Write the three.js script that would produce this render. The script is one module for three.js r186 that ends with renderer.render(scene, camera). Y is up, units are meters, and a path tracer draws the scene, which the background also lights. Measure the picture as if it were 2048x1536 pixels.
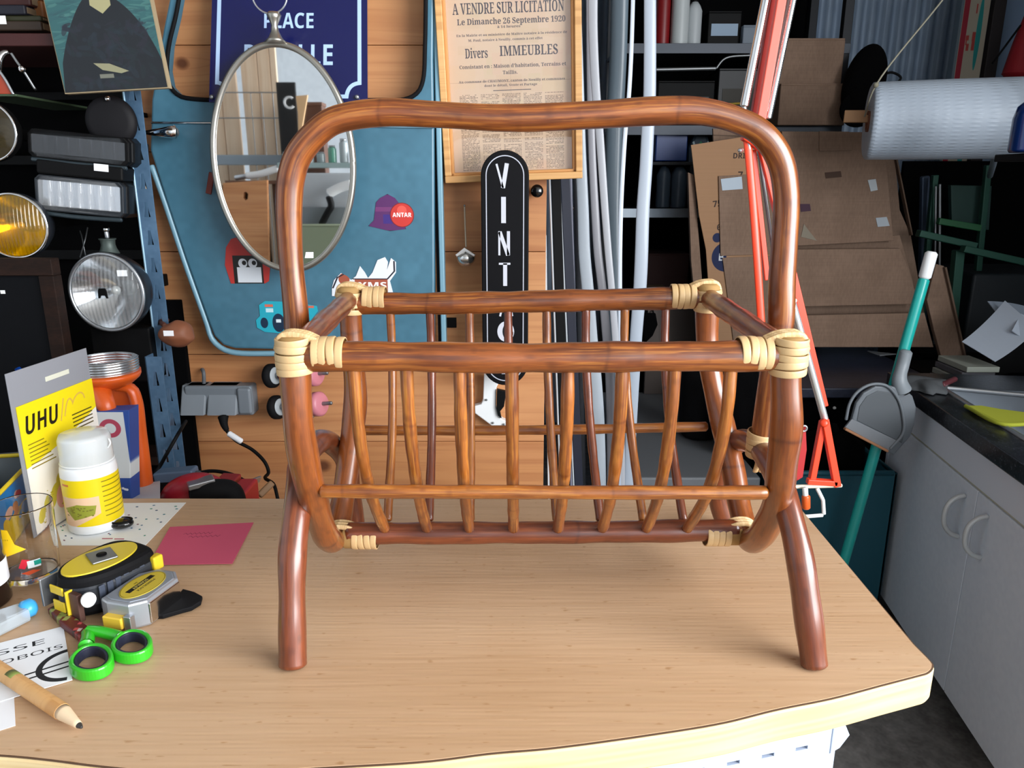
import * as THREE from 'three';
import { RoundedBoxGeometry } from 'three/addons/geometries/RoundedBoxGeometry.js';
import { mergeGeometries } from 'three/addons/utils/BufferGeometryUtils.js';
import { RectAreaLightUniformsLib } from 'three/addons/lights/RectAreaLightUniformsLib.js';

// ---------- camera, sky, daylight, exposure ----------
const scene = new THREE.Scene();
const camera = new THREE.PerspectiveCamera(54.23, 4 / 3, 0.02, 60);
camera.position.set(0, 1.17, 0);
camera.rotation.set(THREE.MathUtils.degToRad(-15), 0, 0);
const renderer = new THREE.WebGLRenderer({ antialias: true });
renderer.toneMapping = THREE.LinearToneMapping;
renderer.toneMappingExposure = 0.86;
renderer.outputColorSpace = THREE.SRGBColorSpace;
renderer.shadowMap.enabled = true;
renderer.shadowMap.type = THREE.PCFSoftShadowMap;
RectAreaLightUniformsLib.init();
// overcast sky seen through the open garage door behind the camera
scene.background = new THREE.Color().setRGB(0.92, 0.96, 1.0);
scene.backgroundIntensity = 3.0;
// daylight that the open side door lets in, right of the camera: as long as the opening and as high as the sky seen in it (z -0.4..2.3, y 0.8..2.3, at x = 1.75)
const daylight = new THREE.RectAreaLight(new THREE.Color().setRGB(0.95, 0.975, 1.0), 17, 2.7, 1.5);
daylight.name = 'door_daylight';
daylight.position.set(1.74, 1.55, 0.95);
daylight.rotation.y = Math.PI / 2;
scene.add(daylight);

// ---------- helpers ----------
const V = (a) => new THREE.Vector3(a[0], a[1], a[2]);
let seedState = 7;
const rnd = () => { seedState = (seedState * 1664525 + 1013904223) >>> 0; return seedState / 4294967296; };
const rr = (a, b) => a + (b - a) * rnd();
const hash = (x, y, s) => { let h = (x * 374761393 + y * 668265263 + s * 1274126177) | 0; h = Math.imul(h ^ (h >>> 13), 1274126177); return ((h ^ (h >>> 16)) >>> 0) / 4294967296; };
function vnoise(x, y, px, py, s) {
  const ix = Math.floor(x), iy = Math.floor(y); let fx = x - ix, fy = y - iy;
  fx = fx * fx * (3 - 2 * fx); fy = fy * fy * (3 - 2 * fy);
  const m = (a, b) => hash(((a % px) + px) % px, ((b % py) + py) % py, s);
  const a = m(ix, iy), b = m(ix + 1, iy), c = m(ix, iy + 1), d = m(ix + 1, iy + 1);
  return (a + (b - a) * fx) * (1 - fy) + (c + (d - c) * fx) * fy;
}
const mix3 = (a, b, t) => [a[0] + (b[0] - a[0]) * t, a[1] + (b[1] - a[1]) * t, a[2] + (b[2] - a[2]) * t];
const clamp01 = (x) => Math.min(1, Math.max(0, x));
const rgb = (h) => [(h >> 16) & 255, (h >> 8) & 255, h & 255];
function dataTex(w, h, fn, srgb = true) {
  const d = new Uint8Array(w * h * 4);
  for (let y = 0, i = 0; y < h; y++) for (let x = 0; x < w; x++, i += 4) {
    const c = fn(x / w, y / h);
    d[i] = Math.min(255, Math.max(0, c[0])); d[i + 1] = Math.min(255, Math.max(0, c[1])); d[i + 2] = Math.min(255, Math.max(0, c[2])); d[i + 3] = 255;
  }
  const t = new THREE.DataTexture(d, w, h); t.wrapS = t.wrapT = THREE.RepeatWrapping; t.magFilter = THREE.LinearFilter; t.minFilter = THREE.LinearMipmapLinearFilter; t.generateMipmaps = true;
  if (srgb) t.colorSpace = THREE.SRGBColorSpace; t.needsUpdate = true; return t;
}
function canvasTex(w, h, draw) {
  const c = document.createElement('canvas'); c.width = w; c.height = h; draw(c.getContext('2d'), w, h);
  const t = new THREE.CanvasTexture(c); t.colorSpace = THREE.SRGBColorSpace; t.anisotropy = 8; return t;
}
const rep = (t, sx, sy) => { const c = t.clone(); c.repeat.set(sx, sy); c.needsUpdate = true; return c; };
const mat = (color, roughness = 0.6, metalness = 0, extra = {}) => new THREE.MeshStandardMaterial({ color, roughness, metalness, ...extra });
const phys = (color, roughness, extra = {}) => new THREE.MeshPhysicalMaterial({ color, roughness, ...extra });

function boxUV(g) { // uv in metres, by the way each face points
  const p = g.attributes.position, n = g.attributes.normal, uv = new Float32Array(p.count * 2);
  for (let i = 0; i < p.count; i++) {
    const ax = Math.abs(n.getX(i)), ay = Math.abs(n.getY(i)), az = Math.abs(n.getZ(i));
    if (ax >= ay && ax >= az) { uv[2 * i] = p.getZ(i); uv[2 * i + 1] = p.getY(i); }
    else if (ay >= az) { uv[2 * i] = p.getX(i); uv[2 * i + 1] = p.getZ(i); }
    else { uv[2 * i] = p.getX(i); uv[2 * i + 1] = p.getY(i); }
  }
  g.setAttribute('uv', new THREE.BufferAttribute(uv, 2)); return g;
}
const box = (w, h, d, r = 0.002) => boxUV(r > 0 ? new RoundedBoxGeometry(w, h, d, 2, Math.min(r, w / 2.01, h / 2.01, d / 2.01)) : new THREE.BoxGeometry(w, h, d));
const boxAt = (x0, x1, y0, y1, z0, z1, r = 0.002) => { const g = box(Math.abs(x1 - x0), Math.abs(y1 - y0), Math.abs(z1 - z0), r); return g.translate((x0 + x1) / 2, (y0 + y1) / 2, (z0 + z1) / 2); };
const clean = (g) => { let q = g.index ? g.toNonIndexed() : g; const o = new THREE.BufferGeometry(); for (const k of ['position', 'normal', 'uv']) o.setAttribute(k, q.attributes[k]); return o; };
const merge = (...gs) => mergeGeometries(gs.flat().map(clean), false);
const xf = (g, pos = [0, 0, 0], rot = [0, 0, 0]) => g.applyMatrix4(new THREE.Matrix4().compose(V(pos), new THREE.Quaternion().setFromEuler(new THREE.Euler(...rot)), new THREE.Vector3(1, 1, 1)));
// a swept rod: uv in metres (u round, v along); r is a number or a function of 0..1
function rod(pts, r, { sides = 14, n = 0, closed = false, round = 0.35, squash = 1, offU = 0, offV = 0, straight = false } = {}) {
  const vs = pts.map(V); const R = typeof r === 'function' ? r : () => r;
  let curve;
  if (straight) { curve = new THREE.CurvePath(); for (let i = 0; i < vs.length - 1; i++) curve.add(new THREE.LineCurve3(vs[i], vs[i + 1])); }
  else curve = vs.length === 2 ? new THREE.LineCurve3(vs[0], vs[1]) : new THREE.CatmullRomCurve3(vs, closed, 'centripetal');
  n = n || (vs.length === 2 ? 2 : vs.length * 7);
  const len = curve.getLength(); const P = [], T = [];
  for (let i = 0; i <= n; i++) { P.push(curve.getPointAt(i / n)); T.push(curve.getTangentAt(i / n).normalize()); }
  const N = []; let nn = new THREE.Vector3(Math.abs(T[0].y) < 0.9 ? 0 : 1, Math.abs(T[0].y) < 0.9 ? 1 : 0, 0); nn.sub(T[0].clone().multiplyScalar(nn.dot(T[0]))).normalize();
  for (let i = 0; i <= n; i++) { nn = nn.clone().sub(T[i].clone().multiplyScalar(nn.dot(T[i]))).normalize(); N.push(nn); }
  if (closed) { const m = N[n].clone(), b0 = T[0].clone().cross(N[0]); const ang = Math.atan2(m.dot(b0), m.dot(N[0])); for (let i = 0; i <= n; i++) N[i] = N[i].clone().applyAxisAngle(T[i], -ang * i / n); }
  const rings = [];
  const c0 = 2 * Math.PI * R(0.5);
  for (let i = 0; i <= n; i++) rings.push([P[i], N[i], T[i], R(i / n), (i / n) * len]);
  if (!closed && round > 0) {
    const a = rings[0], b = rings[rings.length - 1];
    rings[0] = [a[0].clone().addScaledVector(a[2], a[3] * round), a[1], a[2], a[3], a[4]];
    rings.unshift([a[0], a[1], a[2], a[3] * (1 - round), a[4] - 0.001]);
    rings[rings.length - 1] = [b[0].clone().addScaledVector(b[2], -b[3] * round), b[1], b[2], b[3], b[4]];
    rings.push([b[0], b[1], b[2], b[3] * (1 - round), b[4] + 0.001]);
  }
  const pos = [], uv = [], idx = [];
  for (const [p, nv, t, rad, l] of rings) { const bv = t.clone().cross(nv);
    for (let j = 0; j <= sides; j++) { const a = j / sides * Math.PI * 2; const q = p.clone().addScaledVector(nv, Math.cos(a) * rad).addScaledVector(bv, Math.sin(a) * rad * squash); pos.push(q.x, q.y, q.z); uv.push(offU + j / sides * c0, offV + l); } }
  const w = sides + 1;
  for (let i = 0; i < rings.length - 1; i++) for (let j = 0; j < sides; j++) { const a = i * w + j; idx.push(a, a + 1, a + w, a + 1, a + w + 1, a + w); }
  if (!closed) for (const [k, flip] of [[0, 0], [rings.length - 1, 1]]) {
    const c = rings[k][0]; const base = pos.length / 3; pos.push(c.x, c.y, c.z); uv.push(offU, offV + rings[k][4]);
    for (let j = 0; j < sides; j++) { const a = k * w + j; flip ? idx.push(base, a, a + 1) : idx.push(base, a + 1, a); }
  }
  const g = new THREE.BufferGeometry(); g.setAttribute('position', new THREE.Float32BufferAttribute(pos, 3)); g.setAttribute('uv', new THREE.Float32BufferAttribute(uv, 2)); g.setIndex(idx); g.computeVertexNormals(); 
  const nrm = g.attributes.normal; for (let i = 0; i < rings.length; i++) { const a = i * w, b = a + sides; const x = nrm.getX(a) + nrm.getX(b), y = nrm.getY(a) + nrm.getY(b), z = nrm.getZ(a) + nrm.getZ(b), l = Math.hypot(x, y, z) || 1; nrm.setXYZ(a, x / l, y / l, z / l); nrm.setXYZ(b, x / l, y / l, z / l); }
  return g;
}
// a straight bar from a to b: width across, thickness along the view depth
function bar(a, b, w, t, r = 0.0015, hint = [0, 0, 1]) {
  const A = V(a), B = V(b), L = A.distanceTo(B), y = B.clone().sub(A).normalize(); let z = V(hint); z.sub(y.clone().multiplyScalar(z.dot(y))).normalize(); const x = y.clone().cross(z);
  return box(w, L, t, r).applyMatrix4(new THREE.Matrix4().makeBasis(x, y, z).setPosition(A.add(B).multiplyScalar(0.5)));
}
const shapeOf = (pts, hole) => { const s = new THREE.Shape(pts.map((p) => new THREE.Vector2(p[0], p[1]))); for (const h of hole ?? []) s.holes.push(new THREE.Path(h.map((p) => new THREE.Vector2(p[0], p[1])))); return s; };
// an outline in x, y given thickness: front face at z
function plate(pts, z, t, bevel = 0.001, holes) {
  const g = new THREE.ExtrudeGeometry(shapeOf(pts, holes), { depth: Math.max(t - 2 * bevel, 1e-5), bevelEnabled: bevel > 0, bevelThickness: bevel, bevelSize: bevel, bevelOffset: -bevel, bevelSegments: 2, curveSegments: 12 });
  return g.translate(0, 0, z - t + bevel);
}
// an outline in x, z given thickness downwards from y
function slab(pts, y, t, bevel = 0.0008, holes) {
  const g = plate(pts.map((p) => [p[0], -p[1]]), 0, t, bevel, holes?.map((h) => h.map((p) => [p[0], -p[1]]))); return g.rotateX(-Math.PI / 2).translate(0, y, 0);
}
// uv 0..1 over the box that the outline fills (for prints)
function fitUV(g, ax = 'x', ay = 'y') {
  g.computeBoundingBox(); const b = g.boundingBox, p = g.attributes.position, uv = new Float32Array(p.count * 2), get = { x: 'getX', y: 'getY', z: 'getZ' };
  for (let i = 0; i < p.count; i++) { uv[2 * i] = (p[get[ax]](i) - b.min[ax]) / (b.max[ax] - b.min[ax]); const v = (p[get[ay]](i) - b.min[ay]) / (b.max[ay] - b.min[ay]); uv[2 * i + 1] = ay === 'z' ? 1 - v : v; }
  g.setAttribute('uv', new THREE.BufferAttribute(uv, 2)); return g;
}
// a quad sheet (corners: bottom-left, bottom-right, top-right, top-left) with thickness, print uv
function sheet(c, t = 0.0006, bend = 0) {
  const [a, b, d, e] = c.map(V), N = 10, pos = [], uv = [], idx = []; const nrm = b.clone().sub(a).cross(e.clone().sub(a)).normalize();
  for (let k = 0; k < 2; k++) for (let j = 0; j <= N; j++) for (let i = 0; i <= N; i++) {
    const u = i / N, v = j / N; const p = a.clone().multiplyScalar((1 - u) * (1 - v)).addScaledVector(b, u * (1 - v)).addScaledVector(d, u * v).addScaledVector(e, (1 - u) * v).addScaledVector(nrm, -k * t + bend * (4 * u * (u - 1) + 1) );
    pos.push(p.x, p.y, p.z); uv.push(u, v);
  }
  const W = N + 1, M = W * W; for (let j = 0; j < N; j++) for (let i = 0; i < N; i++) { const q = j * W + i; idx.push(q, q + 1, q + W + 1, q, q + W + 1, q + W); idx.push(M + q, M + q + W + 1, M + q + 1, M + q, M + q + W, M + q + W + 1); }
  const edge = []; for (let i = 0; i < N; i++) { edge.push([i, i + 1]); edge.push([M / W * 0 + (N) * W + i + 1, N * W + i]); edge.push([(i + 1) * W, i * W]); edge.push([i * W + N, (i + 1) * W + N]); }
  for (const [p, q] of edge) idx.push(p, p + M, q, q, p + M, q + M);
  const g = new THREE.BufferGeometry(); g.setAttribute('position', new THREE.Float32BufferAttribute(pos, 3)); g.setAttribute('uv', new THREE.Float32BufferAttribute(uv, 2)); g.setIndex(idx);
  const h = g.toNonIndexed(); h.computeVertexNormals(); return h;
}
const lathe = (prof, seg = 40) => new THREE.LatheGeometry(prof.map((p) => new THREE.Vector2(p[0], p[1])), seg);
const ellipse = (cx, cy, rx, ry, n = 40, a0 = 0, a1 = Math.PI * 2) => Array.from({ length: n }, (_, i) => { const a = a0 + (a1 - a0) * i / n; return [cx + rx * Math.cos(a), cy + ry * Math.sin(a)]; });

const used = {};
const numbered = (n) => { used[n] = (used[n] ?? -1) + 1; return used[n] ? `${n}_${String(used[n]).padStart(3, '0')}` : n; };
function thing(name, category, label, at = [0, 0, 0], turn = 0, group) {
  const o = new THREE.Group(); o.name = numbered(name); o.position.set(...at); o.rotation.y = turn; o.userData = { label, category }; if (group) o.userData.group = group; scene.add(o); return o;
}
function part(parent, name, geo, material, pos = [0, 0, 0], rot = [0, 0, 0], label) {
  const m = new THREE.Mesh(geo, material); m.name = name; m.position.set(...pos); m.rotation.set(...rot); if (label) m.userData.label = label; parent.add(m); return m;
}
// a part whose geometry is given in world metres (its thing must not be turned)
const wpart = (parent, name, geo, material, label) => part(parent, name, geo, material, parent.isMesh ? [0, 0, 0] : parent.position.toArray().map((q) => -q), [0, 0, 0], label);
function single(name, category, label, geo, material, group) { // a thing of one mesh, geometry in world metres moved to its own base
  geo.computeBoundingBox(); const b = geo.boundingBox, at = [(b.min.x + b.max.x) / 2, b.min.y, (b.min.z + b.max.z) / 2]; geo.translate(-at[0], -at[1], -at[2]);
  const m = new THREE.Mesh(geo, material); m.name = numbered(name); m.position.set(...at); m.userData = { label, category }; if (group) m.userData.group = group; scene.add(m); return m;
}
function struct(name, geo, material, parent) {
  const m = new THREE.Mesh(geo, material); m.name = parent ? name : numbered(name); if (!parent) m.userData = { kind: 'structure' }; (parent ?? scene).add(m); return m;
}

// ---------- materials ----------
// rattan: u round the cane, v along it, streaked and noded
function rattanTex(seed, base, dark, light, k0 = 1) {
  return dataTex(256, 1024, (u, v) => {
    const a = vnoise(u * 22, v * 5, 22, 5, seed), b = vnoise(u * 60, v * 9, 60, 9, seed + 1), c = vnoise(u * 5, v * 4, 5, 4, seed + 2), d = vnoise(u * 120, v * 40, 120, 40, seed + 3);
    let col = mix3(base, dark, clamp01((a - 0.4) * 2.4) * 0.62 * k0); col = mix3(col, light, clamp01((b - 0.48) * 3) * clamp01((c - 0.25) * 2) * 0.7 * k0); col = mix3(col, dark, clamp01((c - 0.6) * 2.4) * 0.5);
    const mo = vnoise(u * 14, v * 30, 14, 30, seed + 5); col = mix3(col, dark, clamp01((mo - 0.62) * 2.5) * 0.35);
    const node = Math.exp(-Math.pow((v - 0.5 - 0.004 * Math.sin(u * 12.6)) / 0.006, 2)); col = mix3(col, dark, node * 0.45 * a * 1.6);
    const k = 0.93 + 0.14 * d; return col.map((x) => x * k);
  });
}
const rtA = rattanTex(11, rgb(0x87471b), rgb(0x461e0c), rgb(0xbf7c34)), rtB = rattanTex(31, rgb(0x76391e), rgb(0x401b10), rgb(0x985a30), 0.6), rtC = rattanTex(51, rgb(0x9c5a20), rgb(0x5a2a10), rgb(0xca8a3a));
const rattanMat = (t, sv, r = 0.34) => phys(0xffffff, r, { map: rep(t, 1 / 0.0723, sv), clearcoat: 0.7, clearcoatRoughness: 0.2, bumpMap: rep(t, 1 / 0.0723, sv), bumpScale: 0.0003 });
const M = {};
M.rattan = rattanMat(rtA, 1 / 0.27); M.rattanFrame = rattanMat(rattanTex(61, rgb(0x89481a), rgb(0x4c210d), rgb(0xad682c), 0.45), 1 / 0.29); M.rattanDark = rattanMat(rtB, 1 / 0.31); M.rattanSlat = rattanMat(rtC, 1 / 0.24, 0.4);
const canePale = dataTex(128, 128, (u, v) => { const a = vnoise(u * 6, v * 50, 6, 50, 71), b = vnoise(u * 20, v * 100, 20, 100, 72); return mix3(rgb(0xe0c090), rgb(0xb48e5c), clamp01(a * 0.7 + b * 0.5 - 0.25)); });
M.cane = mat(0xffffff, 0.45, 0, { map: rep(canePale, 20, 20) });
M.caneSleeve = mat(0xa07c48, 0.8);

// planed pine: grain along u
function pineTex(seed, base, dark, light, knots) {
  const ks = []; let s = seed * 7919; const q = () => { s = (s * 1103515245 + 12345) & 0x7fffffff; return s / 0x7fffffff; }; for (let i = 0; i < knots; i++) ks.push([q(), q(), 0.010 + 0.012 * q()]);
  return dataTex(1024, 512, (u, v) => {
    let w = v; for (const [ku, kv, kr] of ks) { const du = (u - ku) / 0.05, dv = (v - kv); w += 0.03 * Math.exp(-du * du - dv * dv * 500) * Math.sign(dv || 1) * -1; }
    const warp = vnoise(u * 3, w * 5, 3, 5, seed + 4) * 0.06; const g = vnoise(u * 4, (w + warp) * 40, 4, 40, seed), h = vnoise(u * 10, (w + warp) * 130, 10, 130, seed + 1), l = vnoise(u * 2, w * 7, 2, 7, seed + 2);
    let c = mix3(base, dark, clamp01(g * 1.1 - 0.35) * 0.6); c = mix3(c, light, clamp01(l - 0.4) * 0.6); c = mix3(c, dark, clamp01(h - 0.55) * 0.6);
    for (const [ku, kv, kr] of ks) { const du = (u - ku) * 2.0, dv = v - kv, r = Math.hypot(du, dv); if (r < kr * 1.8) c = mix3(c, rgb(0x5b3018), clamp01(1.7 - r / kr) * 0.85); }
    return c;
  });
}
const pineT = [pineTex(3, rgb(0xcb8e5c), rgb(0xa26038), rgb(0xdca478), 3), pineTex(17, rgb(0xce9260), rgb(0xa6653c), rgb(0xdea87c), 2), pineTex(29, rgb(0xc58856), rgb(0x9a5a34), rgb(0xd69c70), 4)];
M.framePine = mat(0xffffff, 0.5, 0, { map: rep(pineTex(41, rgb(0xd9a66a), rgb(0xb07a44), rgb(0xe6bd86), 0), 1 / 0.6, 1 / 0.25) });
M.pine = pineT.map((t) => mat(0xffffff, 0.55, 0, { map: rep(t, 1 / 1.1, 1 / 0.45), bumpMap: rep(t, 1 / 1.1, 1 / 0.45), bumpScale: 0.0004 }));
const veneer = dataTex(1024, 1024, (u, v) => {
  const a = vnoise(u * 3, v * 90, 3, 90, 91), b = vnoise(u * 9, v * 260, 9, 260, 92), c = vnoise(u * 2, v * 12, 2, 12, 93), e = vnoise(u * 7, v * 7, 7, 7, 95), d = vnoise(u * 70, v * 300, 70, 300, 94);
  let k = mix3(rgb(0xc6a380), rgb(0xb48f6b), clamp01(a * 0.45 - 0.1)); k = mix3(k, rgb(0xd2b596), clamp01(c - 0.35) * 0.6); k = mix3(k, rgb(0xa57e56), clamp01(b - 0.62) * 0.5); k = mix3(k, rgb(0xb68f69), clamp01(e - 0.5) * 0.5); if (d > 0.9) k = mix3(k, rgb(0x8d6237), (d - 0.9) * 5);
  return k;
});
const veneerBump = dataTex(512, 512, (u, v) => { const a = vnoise(u * 14, v * 220, 14, 220, 97) * 255; return [a, a, a]; }, false);
M.veneer = mat(0xffffff, 0.42, 0, { map: rep(veneer, 1 / 0.75, 1 / 0.55), bumpMap: rep(veneerBump, 1 / 0.5, 1 / 0.5), bumpScale: 0.00015 });
M.edgeBand = mat(0xffffff, 0.5, 0, { map: rep(dataTex(256, 128, (u, v) => mix3(rgb(0xe4cc9c), rgb(0xd4b684), vnoise(u * 6, v * 16, 6, 16, 101))), 2, 20) });
M.seam = mat(0x5b4330, 0.8);
const cardT = dataTex(512, 512, (u, v) => { const a = vnoise(u * 120, v * 30, 120, 30, 111), b = vnoise(u * 6, v * 6, 6, 6, 112), c = vnoise(u * 3, v * 160, 3, 160, 113); return mix3(rgb(0x8e7462), rgb(0x775f4e), clamp01(a * 0.4 + b * 0.5 + c * 0.25 - 0.2)); });
M.card = mat(0xffffff, 0.85, 0, { map: rep(cardT, 3, 3) });
M.cardEdge = mat(0x6a5546, 0.9);
const concreteT = dataTex(512, 512, (u, v) => { const a = vnoise(u * 5, v * 5, 5, 5, 121), b = vnoise(u * 40, v * 40, 40, 40, 122), c = vnoise(u * 150, v * 150, 150, 150, 123); const k = 112 + 30 * (a - 0.5) + 26 * (b - 0.5) + 18 * (c - 0.5); return [k, k * 0.985, k * 0.97]; });
M.concrete = mat(0xffffff, 0.85, 0, { map: rep(concreteT, 1.2, 1.2), bumpMap: rep(concreteT, 1.2, 1.2), bumpScale: 0.0015 });
const speck = (seed, a, b, s = 60) => dataTex(256, 256, (u, v) => mix3(a, b, clamp01(vnoise(u * 5, v * 5, 5, 5, seed) * 0.6 + vnoise(u * s, v * s, s, s, seed + 1) * 0.5 - 0.1)));
M.doorPaint = phys(0xffffff, 0.42, { map: rep(speck(131, rgb(0x4a7a90), rgb(0x3c687c), 30), 3, 3), clearcoat: 0.2, clearcoatRoughness: 0.4 });
M.doorPaintLight = phys(0x78a2b4, 0.4, { clearcoat: 0.3, clearcoatRoughness: 0.3 });
M.wall = mat(0xffffff, 0.9, 0, { map: rep(speck(141, rgb(0xcdd4da), rgb(0xbcc3ca), 50), 1, 1) });
M.ceil = mat(0x9a9690, 0.95);
M.corr = mat(0xffffff, 0.55, 0.2, { map: rep(speck(151, rgb(0xb4c6da), rgb(0x95a8c0), 20), 1, 1) });
M.black = phys(0x050506, 0.6, { specularIntensity: 0.35 }); M.blackMatt = phys(0x050506, 0.95, { specularIntensity: 0.15 }); M.blackRubber = phys(0x0b0b0e, 0.75, { specularIntensity: 0.4 }); M.blackGloss = phys(0x0b0b0d, 0.15, { clearcoat: 0.6, clearcoatRoughness: 0.1 });
M.darkWood = phys(0xffffff, 0.7, { specularIntensity: 0.4, map: rep(speck(161, rgb(0x2c1a12), rgb(0x160c08), 40), 4, 12) });
M.chrome = mat(0xdedede, 0.12, 1); M.steel = mat(0xb9bcc0, 0.35, 0.9); M.steelDull = mat(0x8f9294, 0.45, 0.85); M.nickel = mat(0xa9a59c, 0.32, 0.9);
M.mirror = mat(0xeef0f0, 0.02, 1);
M.white = mat(0xe9ebec, 0.5); M.whitePaper = mat(0xeef0f4, 0.9); M.plasticWhite = phys(0xf1f3f4, 0.35, { clearcoat: 0.2 });
M.glass = phys(0xffffff, 0.03, { transmission: 1, thickness: 0, ior: 1.5 });
M.rackBlue = mat(0xffffff, 0.45, 0.3, { map: rep(speck(171, rgb(0x5d7d9a), rgb(0x476480), 30), 6, 6) });
M.orange = phys(0xd85a1c, 0.35, { clearcoat: 0.3, clearcoatRoughness: 0.2 }); M.orangeMetal = phys(0xf0431f, 0.4, { clearcoat: 0.3, clearcoatRoughness: 0.3 });
M.red = mat(0x8f1d22, 0.5); M.tag = mat(0xf4f5f7, 0.8); M.yellow = mat(0xe3c52a, 0.45); M.teal = phys(0x12a39b, 0.35, { clearcoat: 0.3 }); M.greyPlastic = mat(0x5d6166, 0.5);

// ---------- the setting: a garage, its side door open right of the camera ----------
struct('floor', boxAt(-2.0, 3.0, -0.12, 0, -3.8, 2.6, 0), M.concrete);
struct('ceiling', boxAt(-2.0, 3.0, 2.6, 2.72, -3.8, 2.6, 0), M.ceil);
struct('wall_left', boxAt(-2.0, -1.85, 0, 2.6, -3.8, 2.6, 0), M.wall);
struct('wall_right', merge(boxAt(1.75, 1.9, 0, 2.6, 2.3, 2.6, 0), boxAt(1.75, 1.9, 2.3, 2.6, -0.4, 2.3, 0), boxAt(1.75, 3.0, 0, 2.6, -0.55, -0.4, 0), boxAt(2.85, 3.0, 0, 2.6, -3.8, -0.55, 0)), M.wall);
struct('wall_front', boxAt(-1.85, 1.75, 0, 2.6, 2.45, 2.6, 0), M.wall);
struct('ground_outside', boxAt(1.9, 20, -0.2, -0.02, -0.54, 12, 0), mat(0x9a9892, 0.9));
{ // corrugated steel back wall
  const w = 4.9, n = 640, g = new THREE.PlaneGeometry(w, 2.6, n, 1), p = g.attributes.position;
  for (let i = 0; i < p.count; i++) { const t = ((p.getX(i) / 0.064) % 1 + 1) % 1; p.setZ(i, 0.018 * clamp01(Math.min(Math.abs(t - 0.5) * 5 - 0.6, 1))); }
  g.computeVertexNormals(); boxUV(g); g.translate(0.5, 1.3, -3.62);
  struct('wall_back', merge(g, boxAt(-2.0, 3.0, 0, 2.6, -3.8, -3.63, 0)), M.corr);
}
{ // pine board partition that carries the signs; boards laid across, each a board of its own
  const wp = new THREE.Group(); wp.name = 'wall_partition'; wp.userData = { kind: 'structure', label: 'wall of wide orange pine boards behind the basket' }; scene.add(wp);
  const x0 = -0.726, x1 = 0.0694; let y = 0.02, k = 0;
  while (y < 2.45) { const h = 0.195 + 0.02 * (k % 3 === 1 ? 1 : 0); const g = boxAt(x0, x1, y, y + h - 0.0012, -1.578, -1.55 - 0.0006 * (k % 2), 0.001); const uv = g.attributes.uv; for (let i = 0; i < uv.count; i++) uv.setXY(i, uv.getX(i) + 0.37 * k, uv.getY(i) + 0.13 * k); struct('plank', g, M.pine[k % 3], wp); y += h; k++; }
  struct('stud', boxAt(x0 + 0.02, x0 + 0.07, 0, 2.6, -1.63, -1.579), M.pine[0], wp); struct('stud', boxAt(x1 - 0.05, x1, 0, 2.6, -1.63, -1.579), M.pine[1], wp);
}

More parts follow.
